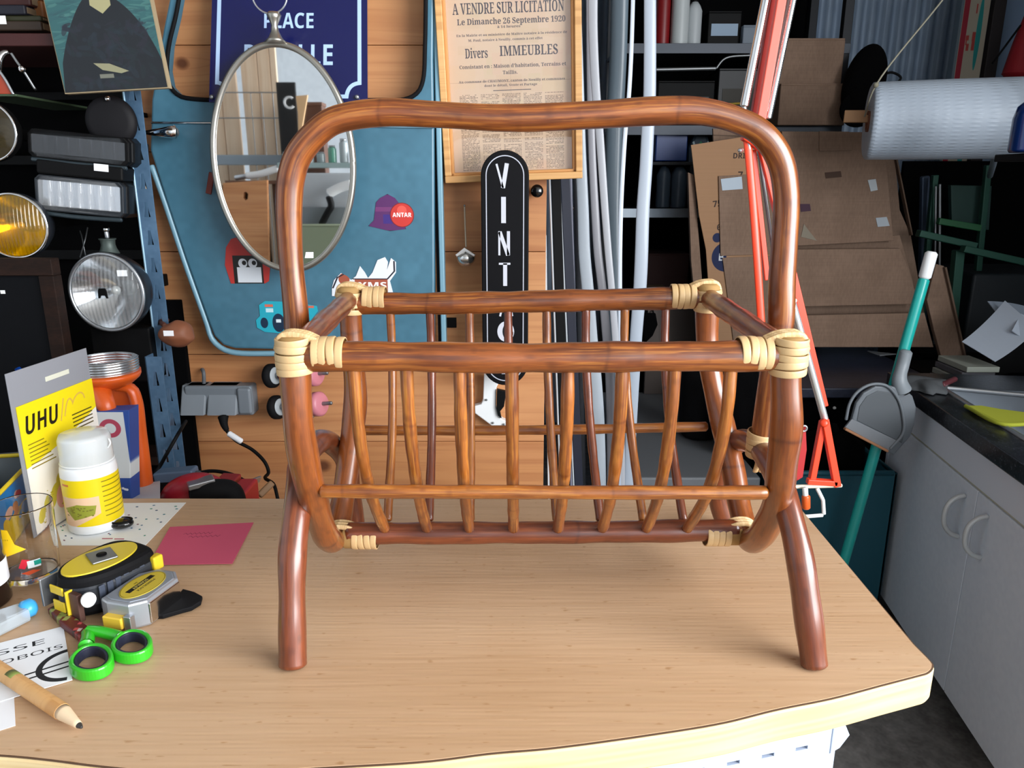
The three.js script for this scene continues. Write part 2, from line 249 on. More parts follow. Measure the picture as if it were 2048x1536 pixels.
// ---------- vintage car door on the boards ----------
{
  const z = -1.49; const d = thing('car_door', 'car door', 'blue vintage car door with stickers, hung on the pine wall behind the oval mirror', [-0.43, 0.8527, -1.51]);
  const outer = [[-0.6038,1.5387],[-0.6372,1.4399],[-0.6732,1.3198],[-0.6871,1.2306],[-0.6691,1.1431],[-0.6421,1.0236],[-0.6123,0.904],[-0.6026,0.8712],[-0.5862,0.8527],[-0.5626,0.8454],[-0.4714,0.8433],[-0.3292,0.8423],[-0.1585,0.8423],[-0.1537,0.9843],[-0.1468,1.2755],[-0.1456,1.3891],[-0.1398,1.5387]];
  const win = [[-0.5904,1.5306],[-0.6106,1.465],[-0.6293,1.4146],[-0.638,1.3719],[-0.6357,1.3442],[-0.6209,1.3277],[-0.5917,1.3215],[-0.4332,1.3198],[-0.2465,1.3198],[-0.1979,1.3215],[-0.1751,1.3338],[-0.1651,1.3546],[-0.1596,1.4146],[-0.1543,1.5306]];
  wpart(d, 'door_skin', boxUV(plate(outer, z, 0.028, 0.004, [win])), M.doorPaint);
  // pressed inner border and the paler hem round the edge
  const hem = [[-0.6909,1.2034,-1.497],[-0.6734,1.1335,-1.497],[-0.6462,1.0131,-1.497],[-0.6177,0.8976,-1.497],[-0.6101,0.8636,-1.497],[-0.5918,0.8439,-1.497],[-0.5681,0.8355,-1.497],[-0.4742,0.8334,-1.497],[-0.3312,0.8324,-1.497],[-0.1554,0.8324,-1.497]]; wpart(d, 'door_hem', rod(hem, 0.006, { sides: 8 }), M.doorPaintLight);
  wpart(d, 'door_hem', boxAt(-0.1443, -0.1338, 0.8275, 1.5412, -1.52, -1.496, 0.003), M.doorPaintLight);
  wpart(d, 'door_seal', boxAt(-0.151, -0.1433, 0.8317, 1.5412, -1.525, -1.505, 0.001), M.blackRubber);
  const winEdge = [[-0.5896,1.5301,-1.488],[-0.6098,1.4646,-1.488],[-0.6284,1.4143,-1.488],[-0.6371,1.3716,-1.488],[-0.6349,1.344,-1.488],[-0.6201,1.3274,-1.488],[-0.5909,1.3213,-1.488],[-0.4326,1.3196,-1.488],[-0.2462,1.3196,-1.488],[-0.1976,1.3213,-1.488],[-0.1748,1.3336,-1.488],[-0.1649,1.3544,-1.488],[-0.1594,1.4143,-1.488],[-0.1541,1.5301,-1.488]]; wpart(d, 'window_seal', rod(winEdge, 0.004, { sides: 6 }), M.blackRubber);
  wpart(d, 'trim_strip', rod([[-0.6777,1.2798,-1.487],[-0.5576,1.2789,-1.487]], 0.0022, { sides: 6 }), M.chrome); wpart(d, 'trim_strip', rod([[-0.3139,1.2735,-1.487],[-0.1467,1.2709,-1.487]], 0.0018, { sides: 6 }), M.doorPaintLight);
  const h = wpart(d, 'door_handle', rod([[-0.6852,1.2609,-1.47],[-0.6625,1.26,-1.455],[-0.6427,1.2598,-1.452],[-0.6274,1.2608,-1.455],[-0.6212,1.2611,-1.46]], (t) => 0.0035 + 0.0085 * Math.pow(clamp01(t * 1.1), 1.6), { sides: 14, n: 30 }), M.chrome, 'polished chrome lever handle');
  wpart(h, 'handle_rosette', rod([[-0.6387,1.263,-1.49],[-0.6267,1.2613,-1.462]], 0.010, { sides: 20 }), M.steel);
  // stickers: flat vinyl
  const stick = (geo, draw, label, w = 256, hh = 256) => wpart(d, 'sticker', fitUV(geo), mat(0xffffff, 0.5, 0, { map: canvasTex(w, hh, draw) }), label);
  stick(plate(ellipse(-0.2132, 1.1102, 0.0233, 0.0233, 40), -1.4885, 0.0008, 0), (c, w, h2) => { c.fillStyle = '#c9372f'; c.fillRect(0, 0, w, h2); c.fillStyle = '#e0584c'; c.beginPath(); c.arc(w * 0.5, h2 * 0.32, w * 0.2, 0, 7); c.fill(); c.strokeStyle = '#7d1c20'; c.lineWidth = 8; c.beginPath(); c.arc(w / 2, h2 / 2, w / 2 - 4, 0, 7); c.stroke(); c.fillStyle = '#fff'; c.font = 'bold 62px sans-serif'; c.textAlign = 'center'; c.fillText('ANTAR', w / 2, h2 * 0.58, w * 0.86); }, 'round red sticker lettered ANTAR');
  // purple bell-shaped ground of the emblem beside the disc
  stick(plate([[-0.2792,1.0893],[-0.2679,1.1007],[-0.2625,1.1337],[-0.2544,1.1421],[-0.2396,1.1496],[-0.2255,1.1421],[-0.2191,1.1337],[-0.2116,1.1007],[-0.2064,1.0835],[-0.2378,1.0797]], -1.4888, 0.0006, 0), (c, w, h2) => { c.fillStyle = '#5a2a63'; c.fillRect(0, 0, w, h2); c.fillStyle = '#74386f'; c.fillRect(0, h2 * 0.35, w, h2 * 0.12); c.strokeStyle = '#2a1530'; c.lineWidth = 10; c.strokeRect(0, 0, w, h2); c.fillStyle = '#3f2a7c'; c.fillRect(w * 0.4, h2 * 0.55, w * 0.25, h2 * 0.25); }, 'plain purple bell-shaped sticker');
  stick(plate([[-0.3576,0.9695],[-0.3527,0.9844],[-0.3381,0.9982],[-0.3265,0.9923],[-0.3191,0.9844],[-0.3087,0.9923],[-0.2998,1.012],[-0.2906,0.9992],[-0.2852,0.9883],[-0.2757,0.9992],[-0.2647,1.0237],[-0.2497,1.0295],[-0.2442,1.0198],[-0.2469,1.0041],[-0.238,1.0276],[-0.2285,1.0198],[-0.2293,0.9992],[-0.2419,0.9824],[-0.2368,0.9596],[-0.2371,0.9526],[-0.3587,0.9526]], -1.4885, 0.0008, 0), (c, w, h2) => { c.fillStyle = '#e6eaf2'; c.fillRect(0, 0, w, h2); c.fillStyle = '#a5533c'; c.fillRect(w * 0.36, h2 * 0.55, w * 0.5, h2 * 0.40); c.beginPath(); c.ellipse(w * 0.2, h2 * 0.56, w * 0.085, h2 * 0.15, 0, 0, 7); c.fill(); c.fillStyle = '#fff'; c.font = 'bold 58px sans-serif'; c.textAlign = 'center'; c.fillText('XMS', w * 0.63, h2 * 0.80, w * 0.44); c.strokeStyle = '#1d1a26'; c.lineWidth = 6; c.beginPath(); c.moveTo(w * 0.02, h2 * 0.8); c.lineTo(w * 0.1, h2 * 0.52); c.lineTo(w * 0.22, h2 * 0.42); c.lineTo(w * 0.34, h2 * 0.56); c.lineTo(w * 0.86, h2 * 0.56); c.lineTo(w * 0.97, h2 * 0.36); c.lineTo(w * 0.97, h2 * 0.1); c.stroke(); }, 'white sticker with brown patch lettered XMS');
  stick(plate([[-0.5575,0.9775],[-0.5658,1.0139],[-0.5605,1.048],[-0.5491,1.0644],[-0.521,1.0721],[-0.4975,1.0624],[-0.4825,1.0431],[-0.4775,1.009],[-0.4817,0.9824],[-0.4901,0.9775]], -1.4885, 0.0008, 0), (c, w, h2) => { c.fillStyle = '#b8322c'; c.fillRect(0, 0, w, h2); c.fillStyle = '#15130f'; c.fillRect(w * 0.18, h2 * 0.42, w * 0.66, h2 * 0.58); c.fillStyle = '#dfe4ea'; c.fillRect(w * 0.26, h2 * 0.66, w * 0.54, h2 * 0.32); c.beginPath(); c.ellipse(w * 0.4, h2 * 0.58, w * 0.1, h2 * 0.1, 0.3, 0, 7); c.ellipse(w * 0.62, h2 * 0.58, w * 0.1, h2 * 0.1, 0.3, 0, 7); c.fill(); c.fillStyle = '#15130f'; c.beginPath(); c.arc(w * 0.43, h2 * 0.57, 12, 0, 7); c.arc(w * 0.65, h2 * 0.57, 12, 0, 7); c.fill(); }, 'red and black sticker with white block');
  stick(plate([[-0.5137,0.8889],[-0.5144,0.9042],[-0.5057,0.9123],[-0.5057,0.9345],[-0.4931,0.9426],[-0.4632,0.9415],[-0.4235,0.9385],[-0.3899,0.9325],[-0.3886,0.9224],[-0.4039,0.9042],[-0.4214,0.8838],[-0.4483,0.8756],[-0.4984,0.8797]], -1.4885, 0.0008, 0), (c, w, h2) => { c.fillStyle = '#21a6bb'; c.fillRect(0, 0, w, h2); c.fillStyle = '#0d2a44'; c.beginPath(); c.ellipse(w * 0.13, h2 * 0.66, w * 0.06, h2 * 0.16, 0, 0, 7); c.ellipse(w * 0.36, h2 * 0.66, w * 0.1, h2 * 0.28, 0, 0, 7); c.fill(); c.fillStyle = '#dce9ee'; c.fillRect(w * 0.32, h2 * 0.55, w * 0.08, h2 * 0.1); c.fillStyle = '#d66a55'; c.fillRect(w * 0.16, h2 * 0.1, w * 0.13, h2 * 0.08); c.fillRect(w * 0.74, h2 * 0.14, w * 0.2, h2 * 0.07); c.fillStyle = '#bfe3ea'; c.fillRect(w * 0.17, h2 * 0.22, w * 0.12, h2 * 0.12); }, 'turquoise car-shaped sticker');
}
single('red_strap', 'strap', 'small red-brown strap peeking out left of the oval mirror', bar([-0.566,1.1892,-1.47], [-0.5767,1.1499,-1.47], 0.011, 0.004), mat(0x6e261b, 0.6));

// ---------- street sign ----------
{
  const s = thing('street_sign', 'street sign', 'dark blue enamel street sign lettered PLACE PIGALLE with pale border', [-0.4139, 1.3144, -1.475]);
  const g = sheet([[-0.5472,1.3114,-1.44], [-0.2609,1.3114,-1.44], [-0.2611,1.5493,-1.5], [-0.5385,1.5493,-1.5]], 0.004);
  wpart(s, 'enamel_plate', g, phys(0xffffff, 0.25, { clearcoat: 0.6, clearcoatRoughness: 0.15, map: canvasTex(1024, 900, (c, w, h) => {
    // the print: 317 px of the photograph across, 274 down
    const X = (u) => (u - 418) / 317 * w, Yv = (v) => (v + 70) / 274 * h;
    c.fillStyle = '#070f4c'; c.fillRect(0, 0, w, h); c.strokeStyle = '#b4d0f4'; c.lineWidth = 26; c.beginPath(); c.moveTo(X(433), 0); c.lineTo(X(433), Yv(165)); c.quadraticCurveTo(X(450), Yv(166), X(452), Yv(193)); c.lineTo(X(693), Yv(193)); c.quadraticCurveTo(X(696), Yv(168), X(719), Yv(166)); c.lineTo(X(719), 0); c.stroke();
    c.fillStyle = '#b4d0f4'; c.textAlign = 'center'; c.font = 'bold 150px sans-serif';
    const put = (t, x, base, hh, ww) => { c.save(); c.translate(X(x), Yv(base)); const m = c.measureText(t).width; c.scale(ww / 317 * w / m, hh / 274 * h / 109); c.fillText(t, 0, 0); c.restore(); };
    put('PLACE', 575, 56, 31, 106); put('PIGALLE', 575, 130, 42, 186);
  }) }), 'blue enamel plate with white capitals');
  for (const [u, v] of [[712, 193], [440, 185]]) wpart(s, 'screw', rod([[-0.2806,1.3205,-1.446], [-0.2787,1.3194,-1.436]].map((p) => (u === 712 ? p : [p[0] - 0.262, p[1], p[2]])), 0.004, { sides: 12 }), M.steelDull);
}

// ---------- oval mirror ----------
{
  const zc = -1.42; const c = [-0.4148,1.2086,-1.42], tilt = 0; const m = thing('oval_mirror', 'mirror', 'oval mirror in a worn nickel frame with a ring on its finial', [c[0], c[1], c[2]]);
  m.rotation.x = tilt; m.rotation.y = 0.0; const rx = 0.1262, ry = 0.1961, a = -0.01;
  const el = (rx2, ry2, n = 64) => ellipse(0, 0, rx2, ry2, n).map(([x, y]) => [x * Math.cos(a) - y * Math.sin(a), x * Math.sin(a) + y * Math.cos(a)]);
  part(m, 'mirror_glass', plate(el(rx - 0.002, ry - 0.002), 0.001, 0.003, 0), M.mirror, [0, 0, 0], [0, 0, 0], 'silvered mirror glass');
  part(m, 'mirror_frame', rod(el(rx, ry, 48).map(([x, y]) => [x, y, 0]), 0.006, { sides: 12, closed: true, n: 128 }), M.nickel);
  part(m, 'backing', plate(el(rx, ry), -0.004, 0.004, 0), M.blackMatt);
  const f = part(m, 'finial', xf(lathe([[0, -0.005], [0.022, -0.004], [0.012, 0.006], [0.007, 0.016], [0.0055, 0.026], [0.010, 0.036], [0.0125, 0.042], [0.010, 0.047], [0, 0.049]].map(([x, y]) => [x, y]), 24), [-ry * Math.sin(a), ry * Math.cos(a) + 0.004, 0], [0, 0, a]), M.nickel);
  part(f, 'hanging_ring', rod(ellipse(0, 0, 0.030, 0.030, 24).map(([x, y]) => [x - ry * Math.sin(a) - 0.004, y + ry * Math.cos(a) + 0.078, 0.002]), 0.0016, { sides: 8, closed: true, n: 60 }), M.steel);
  part(m, 'price_tag', plate([[-0.3883,1.0342],[-0.3723,1.0342],[-0.3716,1.0453],[-0.3856,1.0453]].map(([x, y]) => [x - c[0], y - c[1]]), 0.0016, 0.0006, 0), M.tag);
}

// ---------- framed auction bill ----------
{
  const z = -1.485; const q = [[-0.1482,1.5375],[-0.1291,1.1701],[0.1365,1.1802],[0.1268,1.5375]]; const yb = (q[1][1] + q[2][1]) / 2, yt = q[0][1]; const p = thing('framed_poster', 'poster', 'old French sale bill behind glass in a thin pine frame', [(q[1][0] + q[2][0]) / 2, yb, -1.53]);
  const xl = q[1][0], xr = q[2][0], w = xr - xl, h = yt - yb, t = 0.013; 
  p.rotation.z = 0.035; p.rotation.x = 0.05; p.position.set((xl + xr) / 2, yb, -1.52);
  const L = -w / 2, R = w / 2;
  part(p, 'frame_rail', boxAt(L, R, 0, t, -0.02, 0.02, 0.002), M.framePine); part(p, 'frame_rail', boxAt(L, R, h - t, h, -0.02, 0.02, 0.002), M.framePine);
  part(p, 'frame_stile', boxAt(L, L + t, t, h - t, -0.02, 0.02, 0.002), M.framePine); part(p, 'frame_stile', boxAt(R - t, R, t, h - t, -0.02, 0.02, 0.002), M.framePine);
  part(p, 'frame_lip', merge(boxAt(L + t, R - t, t, t + 0.005, -0.01, 0.012, 0.001), boxAt(L + t, L + t + 0.005, t, h - t, -0.01, 0.012, 0.001), boxAt(R - t - 0.005, R - t, t, h - t, -0.01, 0.012, 0.001)), mat(0xc98f52, 0.5));
  part(p, 'back_board', boxAt(L + 0.004, R - 0.004, 0.004, h - 0.004, -0.021, -0.012, 0), M.card);
  const bill = canvasTex(1024, 1480, (c, W, H) => {
    c.fillStyle = '#c9ae94'; c.fillRect(0, 0, W, H); for (let i = 0; i < 60; i++) { c.fillStyle = `rgba(${150 + rr(0, 60)},${120 + rr(0, 50)},${90 + rr(0, 40)},0.10)`; c.fillRect(rr(0, W), rr(0, H), rr(40, 260), rr(30, 200)); }
    c.fillStyle = 'rgba(120,90,70,0.35)'; c.fillRect(0, H * 0.5, W, 3); c.fillRect(W * 0.5, 0, 2, H);
    const ink = '#2c2430'; c.fillStyle = ink; c.textAlign = 'center'; const put = (t, x, y, hh, ww, font) => { c.save(); c.font = font; c.translate(x * W, y * H); const m = c.measureText(t).width; c.scale(ww * W / m, hh); c.fillText(t, 0, 0); c.restore(); };
    put('A VENDRE SUR LICITATION', 0.5, 0.152, 1.9, 0.86, 'bold 60px serif'); put('Le Dimanche 26 Septembre 1920', 0.52, 0.205, 1.15, 0.84, 'bold 54px serif'); put('à 14 heures', 0.5, 0.226, 1, 0.18, 'bold 26px serif');
    put('En la Mairie et au ministère de Maître notaire à la résidence de', 0.52, 0.264, 1, 0.86, 'bold 24px serif'); put('M. Paul, notaire à Neuilly, commis à cet effet', 0.47, 0.290, 1, 0.58, 'bold 24px serif');
    put('Divers', 0.24, 0.374, 1.7, 0.18, 'bold 60px serif'); put('IMMEUBLES', 0.65, 0.368, 1.75, 0.46, 'bold 60px serif'); put('Consistant en : Maison d’habitation, Terrains et', 0.52, 0.428, 1.1, 0.84, 'bold 34px serif'); put('Taillis.', 0.5, 0.4625, 1.1, 0.12, 'bold 34px serif');
    put('Au commune de CHAUMONT, canton de Neuilly et communes', 0.51, 0.503, 1, 0.84, 'bold 25px serif'); put('dont le détail, Vente et Partage', 0.5, 0.526, 1, 0.42, 'bold 24px serif'); c.fillRect(W * 0.36, H * 0.545, W * 0.3, 5);
    for (let k = 0; k < 5; k++) { const x0 = W * (0.09 + k * 0.17), cw = W * 0.145; for (let y = H * 0.565; y < H * 0.975; y += 11) { c.fillStyle = `rgba(70,55,45,${rr(0.45, 0.8)})`; let x = x0; while (x < x0 + cw - 6) { const l = rr(5, 26); if (rnd() > 0.12) c.fillRect(x, y, Math.min(l, x0 + cw - x), 5); x += l + rr(3, 6); } if (rnd() < 0.08) y += 14; } }
  });
  part(p, 'printed_bill', fitUV(boxAt(L + t, R - t, t, h - t, -0.012, -0.008, 0)), mat(0xffffff, 0.9, 0, { map: bill }), [0, 0, 0], [0, 0, 0], 'yellowed printed sale bill');
  part(p, 'glass_pane', boxAt(L + t, R - t, t, h - t, -0.001, 0.001, 0), M.glass);
}

// ---------- long black VINTAGE sign ----------
{
  const z = -1.42; const r = 0.0447, top = 1.2286, bot = 0.7814, cx = -0.0131; const s = thing('vertical_sign', 'sign', 'tall black round-ended sign with white letters VINTAGE running downwards', [cx, bot, -1.46]);
  const cap = (R, y0, y1, n = 22) => [...Array.from({ length: n + 1 }, (_, i) => { const a = Math.PI * i / n; return [R * Math.cos(a), y1 - R + R * Math.sin(a)]; }), ...Array.from({ length: n + 1 }, (_, i) => { const a = Math.PI + Math.PI * i / n; return [R * Math.cos(a), y0 + R + R * Math.sin(a)]; })];
  const H = top - bot; part(s, 'sign_board', boxUV(plate(cap(r, 0, H), 0.02, 0.018, 0.002)), phys(0x06060a, 0.6, { specularIntensity: 0.3 }));
  part(s, 'white_line', boxUV(plate(cap(r * 0.8, r * 0.2, H - r * 0.2), 0.0206, 0.0012, 0, [cap(r * 0.76, r * 0.24, H - r * 0.24)])), mat(0xb9bcc8, 0.5));
  const white = mat(0xc4c6d0, 0.5); const lw = r * 0.24; const poly = (pts) => boxUV(plate(pts, 0.0206, 0.0012, 0)); const lines = (segs, w) => merge(...segs.map(([a, b, ww]) => { const dx = b[0] - a[0], dy = b[1] - a[1], l = Math.hypot(dx, dy), k = (ww ?? w) / 2 / l; return poly([[a[0] - dy * k, a[1] + dx * k], [a[0] + dy * k, a[1] - dx * k], [b[0] + dy * k, b[1] - dx * k], [b[0] - dy * k, b[1] + dx * k]]); }));
  const Yv = (v) => H - (v - 299) / 477 * H, X = (u) => (u - 1011) / 49 * r; const k = lw * 0.55, thin = lw * 0.35;
  part(s, 'letter', lines([[[X(994), Yv(325)], [X(1007), Yv(371)], thin], [[X(1015), Yv(324)], [X(1007), Yv(371)], k * 1.3]], k), white); part(s, 'letter', lines([[[X(1008), Yv(388)], [X(1008), Yv(439)], k * 1.5]], k), white);
  part(s, 'letter', lines([[[X(999), Yv(455)], [X(999), Yv(503)], thin], [[X(1000), Yv(456)], [X(1017), Yv(503)], k * 1.2], [[X(1018), Yv(455)], [X(1018), Yv(503)], k]], k), white); part(s, 'letter', lines([[[X(998), Yv(520)], [X(1022), Yv(520)], thin], [[X(1011), Yv(519)], [X(1011), Yv(565)], k * 1.3]], k), white);
  part(s, 'letter', lines([[[X(1012), Yv(579)], [X(1000), Yv(628)], thin], [[X(1012), Yv(579)], [X(1024), Yv(628)], k * 1.3], [[X(1005), Yv(612)], [X(1019), Yv(612)], thin]], k), white);
  part(s, 'letter', merge(boxUV(plate(ellipse(X(1012), Yv(660), X(1029), X(1033), 30), 0.0206, 0.0012, 0, [ellipse(X(1016), Yv(660), X(1022), X(1029), 30)])), lines([[[X(1014), Yv(664)], [X(1028), Yv(664)], k]], k)), white);
  part(s, 'letter', lines([[[X(1003), Yv(707)], [X(1003), Yv(750)], k * 1.3], [[X(1003), Yv(708)], [X(1024), Yv(708)], thin], [[X(1003), Yv(729)], [X(1018), Yv(729)], thin], [[X(1003), Yv(749)], [X(1024), Yv(749)], thin]], k), white);
  part(s, 'wall_bracket', boxAt(-0.012, 0.012, H * 0.2, H * 0.8, -0.09, 0.002, 0.002), M.blackMatt);
}
{ // the white painted metal foot under the sign
  const b = thing('wall_bracket', 'bracket', 'white painted boot-shaped metal bracket below the tall black sign', [-0.0418, 0.6713, -1.535]);
  wpart(b, 'bracket_plate', boxUV(plate([[-0.0587,0.7831],[-0.0614,0.7263],[-0.0657,0.7175],[-0.0817,0.7131],[-0.0787,0.6975],[-0.0417,0.6685],[-0.0064,0.664],[-0.0021,0.6752],[-0.0213,0.6841],[-0.0298,0.6953],[-0.0339,0.7131],[-0.0327,0.7537],[-0.0252,0.7701]], -1.522, 0.02, 0.002)), M.white);
  wpart(b, 'hinge_strap', boxUV(plate([[-0.0315,0.7518],[-0.0116,0.7475],[-0.0169,0.7146],[-0.0254,0.7035],[-0.0223,0.688],[-0.0297,0.6946],[-0.0328,0.7112]], -1.515, 0.012, 0.001)), M.black);
  for (const p of [[-0.0538,0.7281,-1.519],[-0.0404,0.6771,-1.519],[-0.017,0.6738,-1.519]]) wpart(b, 'screw', xf(new THREE.SphereGeometry(0.0025, 10, 8), p), M.steelDull);
}
{ // silver trinket
  const t = thing('hanging_trinket', 'ornament', 'small silver teapot-shaped trinket hanging on a string from a nail', [-0.0927,1.0047,-1.52]);
  const c = [-0.092,1.0271,-1.515], s = 0.001; wpart(t, 'body', xf(lathe([[0, -19], [9, -17], [17, -9], [19, -1], [16, 7], [9, 13], [4, 15], [0, 16]].map(([x, y]) => [x * s, y * s]), 28), c), mat(0xe2e2e0, 0.22, 0.85));
  wpart(t, 'roof', boxUV(plate([[c[0] - 20 * s, c[1] + 6 * s], [c[0] - 2 * s, c[1] + 20 * s], [c[0] + 20 * s, c[1] + 6 * s], [c[0] + 17 * s, c[1] + 2 * s], [c[0], c[1] + 12 * s], [c[0] - 17 * s, c[1] + 2 * s]].reverse(), c[2] + 20 * s, 0.012, 0.001)), mat(0xe6e6e4, 0.3, 0.7));
  wpart(t, 'string', rod([[-0.0943,1.126,-1.53], [-0.0929,1.0697,-1.525], [-0.0918,1.0467,-1.517]], 0.0016, { sides: 6 }), mat(0xc9b9a2, 0.9)); wpart(t, 'nail', rod([[-0.0957,1.1253,-1.552], [-0.094,1.1271,-1.525]], 0.002, { sides: 8 }), M.steelDull);
}
{ const k = thing('coat_peg', 'peg', 'black round peg beside the tall black sign, below the framed bill', [0.0501,1.1449,-1.55]); wpart(k, 'knob_cap', rod([[0.0494,1.1548,-1.53], [0.0489,1.155,-1.515]], 0.0125, { sides: 24 }), M.blackGloss); wpart(k, 'shank', rod([[0.0501,1.1546,-1.552], [0.0493,1.1548,-1.528]], 0.006, { sides: 12 }), M.steelDull); }
single('wall_plate', 'plate', 'small dark plate screwed to the pine boards left of the black sign', boxAt(-0.1443, -0.1161, 0.8774, 0.8986, -1.551, -1.546, 0.001), M.black);

// ---------- the work table ----------
{
  const t = thing('work_table', 'table', 'light wood-veneer table with a bowed cream front edge that carries the rattan rack', [0, 0, -0.7]);
  const front = [[-0.3886,-0.4767],[-0.3498,-0.4721],[-0.3108,-0.4661],[-0.256,-0.4602],[-0.1933,-0.4602],[-0.1349,-0.4646],[-0.0635,-0.4706],[-0.0152,-0.4788],[0.0292,-0.484],[0.1086,-0.4986],[0.1698,-0.5121],[0.2195,-0.5281],[0.2701,-0.5418],[0.3256,-0.5607],[0.3599,-0.5723],[0.3692,-0.5758],[0.3759,-0.5808],[0.38,-0.5858],[0.3819,-0.5902]];
  const xr0 = 0.3785, xb = 0.3865, zb = -0.956;
  // front outline from left to right, rounded right corner, right side, back, left side out of the frame
  const out = [[-1.12, zb - 0.006], [-1.12, -0.56], [-0.8, front[0][1] - 0.035], [-0.55, front[0][1] - 0.008], ...front, [0.3805, -0.62], [xb, zb]];
  const smooth = new THREE.CatmullRomCurve3(out.slice(2, -1).map(([x, z]) => new THREE.Vector3(x, 0, z)), false, 'centripetal').getPoints(120).map((p) => [p.x, p.z]);
  const full = [...out.slice(0, 2), ...smooth, ...out.slice(-1)];
  const cx = 0, cz = -0.76; const inset = (d) => full.map(([x, z], i) => { const p = full[(i + full.length - 1) % full.length], q = full[(i + 1) % full.length]; const tx = q[0] - p[0], tz = q[1] - p[1], l = Math.hypot(tx, tz) || 1; return [x + tz / l * d, z - tx / l * d]; });
  wpart(t, 'edge_band', boxUV(slab(full, 0.7488, 0.031, 0.0025)), M.edgeBand, 'cream wooden edge');
  wpart(t, 'worn_seam', boxUV(slab(inset(0.0006), 0.7494, 0.0006, 0)), M.seam, 'dark worn seam line');
  wpart(t, 'tabletop', boxUV(slab(inset(0.0022), 0.75, 0.0006, 0)), M.veneer, 'wood-veneer top');
  wpart(t, 'apron', merge(boxAt(-1.0, 0.30, 0.64, 0.717, -0.93, -0.91), boxAt(0.28, 0.30, 0.64, 0.717, -0.91, -0.64)), M.edgeBand);
  for (const [x, z] of [[-1.02, -0.92], [0.29, -0.92], [-1.02, -0.62], [0.29, -0.66]]) wpart(t, 'leg', boxAt(x - 0.025, x + 0.025, 0, 0.718, z - 0.025, z + 0.025, 0.004), M.edgeBand);
  wpart(t, 'lower_shelf', boxAt(-1.0, 0.315, 0.40, 0.418, -0.94, -0.52), M.edgeBand);
}
{ // white perforated crate on the lower shelf
  const c = thing('storage_crate', 'crate', 'white perforated plastic crate under the table front edge', [0.02, 0.418, -0.60], 0.26); const W = 0.49, Hh = 0.285, D = 0.2, y1 = Hh; const cw = mat(0xb4c0d6, 0.5); const x1 = 0.255, x0 = x1 - W;
  const holes = []; for (let i = 0; i < 13; i++) holes.push([[x1 - 0.042 - i * 0.034, y1 - 0.02], [x1 - 0.030 - i * 0.034, y1 - 0.02], [x1 - 0.030 - i * 0.034, y1 - 0.0165], [x1 - 0.042 - i * 0.034, y1 - 0.0165]]);
  for (let r = 0; r < 5; r++) for (let i = 0; i < 12; i++) { const x = x1 - 0.052 - i * 0.034, y = y1 - 0.057 - r * 0.034; holes.push([[x, y], [x + 0.0115, y], [x + 0.0115, y + 0.0115], [x, y + 0.0115]]); }
  part(c, 'front_panel', plate([[x0, 0], [x1, 0], [x1, y1], [x0, y1]], D / 2, 0.004, 0.0004, holes), cw);
  part(c, 'end_panel', boxAt(x1 - 0.004, x1, 0, y1, -D / 2, D / 2, 0.0015), cw); part(c, 'end_panel', boxAt(x0, x0 + 0.004, 0, y1, -D / 2, D / 2, 0.0015), cw); part(c, 'back_panel', boxAt(x0, x1, 0, y1, -D / 2, -D / 2 + 0.004, 0.001), cw); part(c, 'crate_floor', boxAt(x0, x1, 0, 0.004, -D / 2, D / 2, 0.001), cw);
  part(c, 'rim', boxUV(plate([[x1 - 0.006, y1 - 0.03], [x1 + 0.004, y1 - 0.026], [x1 + 0.013, y1 - 0.014], [x1 + 0.006, y1], [x1 - 0.006, y1]], D / 2 + 0.001, D + 0.002, 0.001)), cw);
}

{ const t = thing('crate_filler', 'filler', 'dark brown blanket added inside the white perforated crate to darken its holes', [0.02, 0.4225, -0.60], 0.26); part(t, 'filler_body', boxAt(-0.225, 0.245, 0, 0.272, -0.09, 0.088, 0.012), mat(0x2a1714, 0.95)); part(t, 'filler_band', boxAt(-0.222, 0.242, 0.10, 0.115, -0.088, 0.0905, 0.004), mat(0x331d18, 0.95)); }  // brown filler put in so the crate holes look dark inside

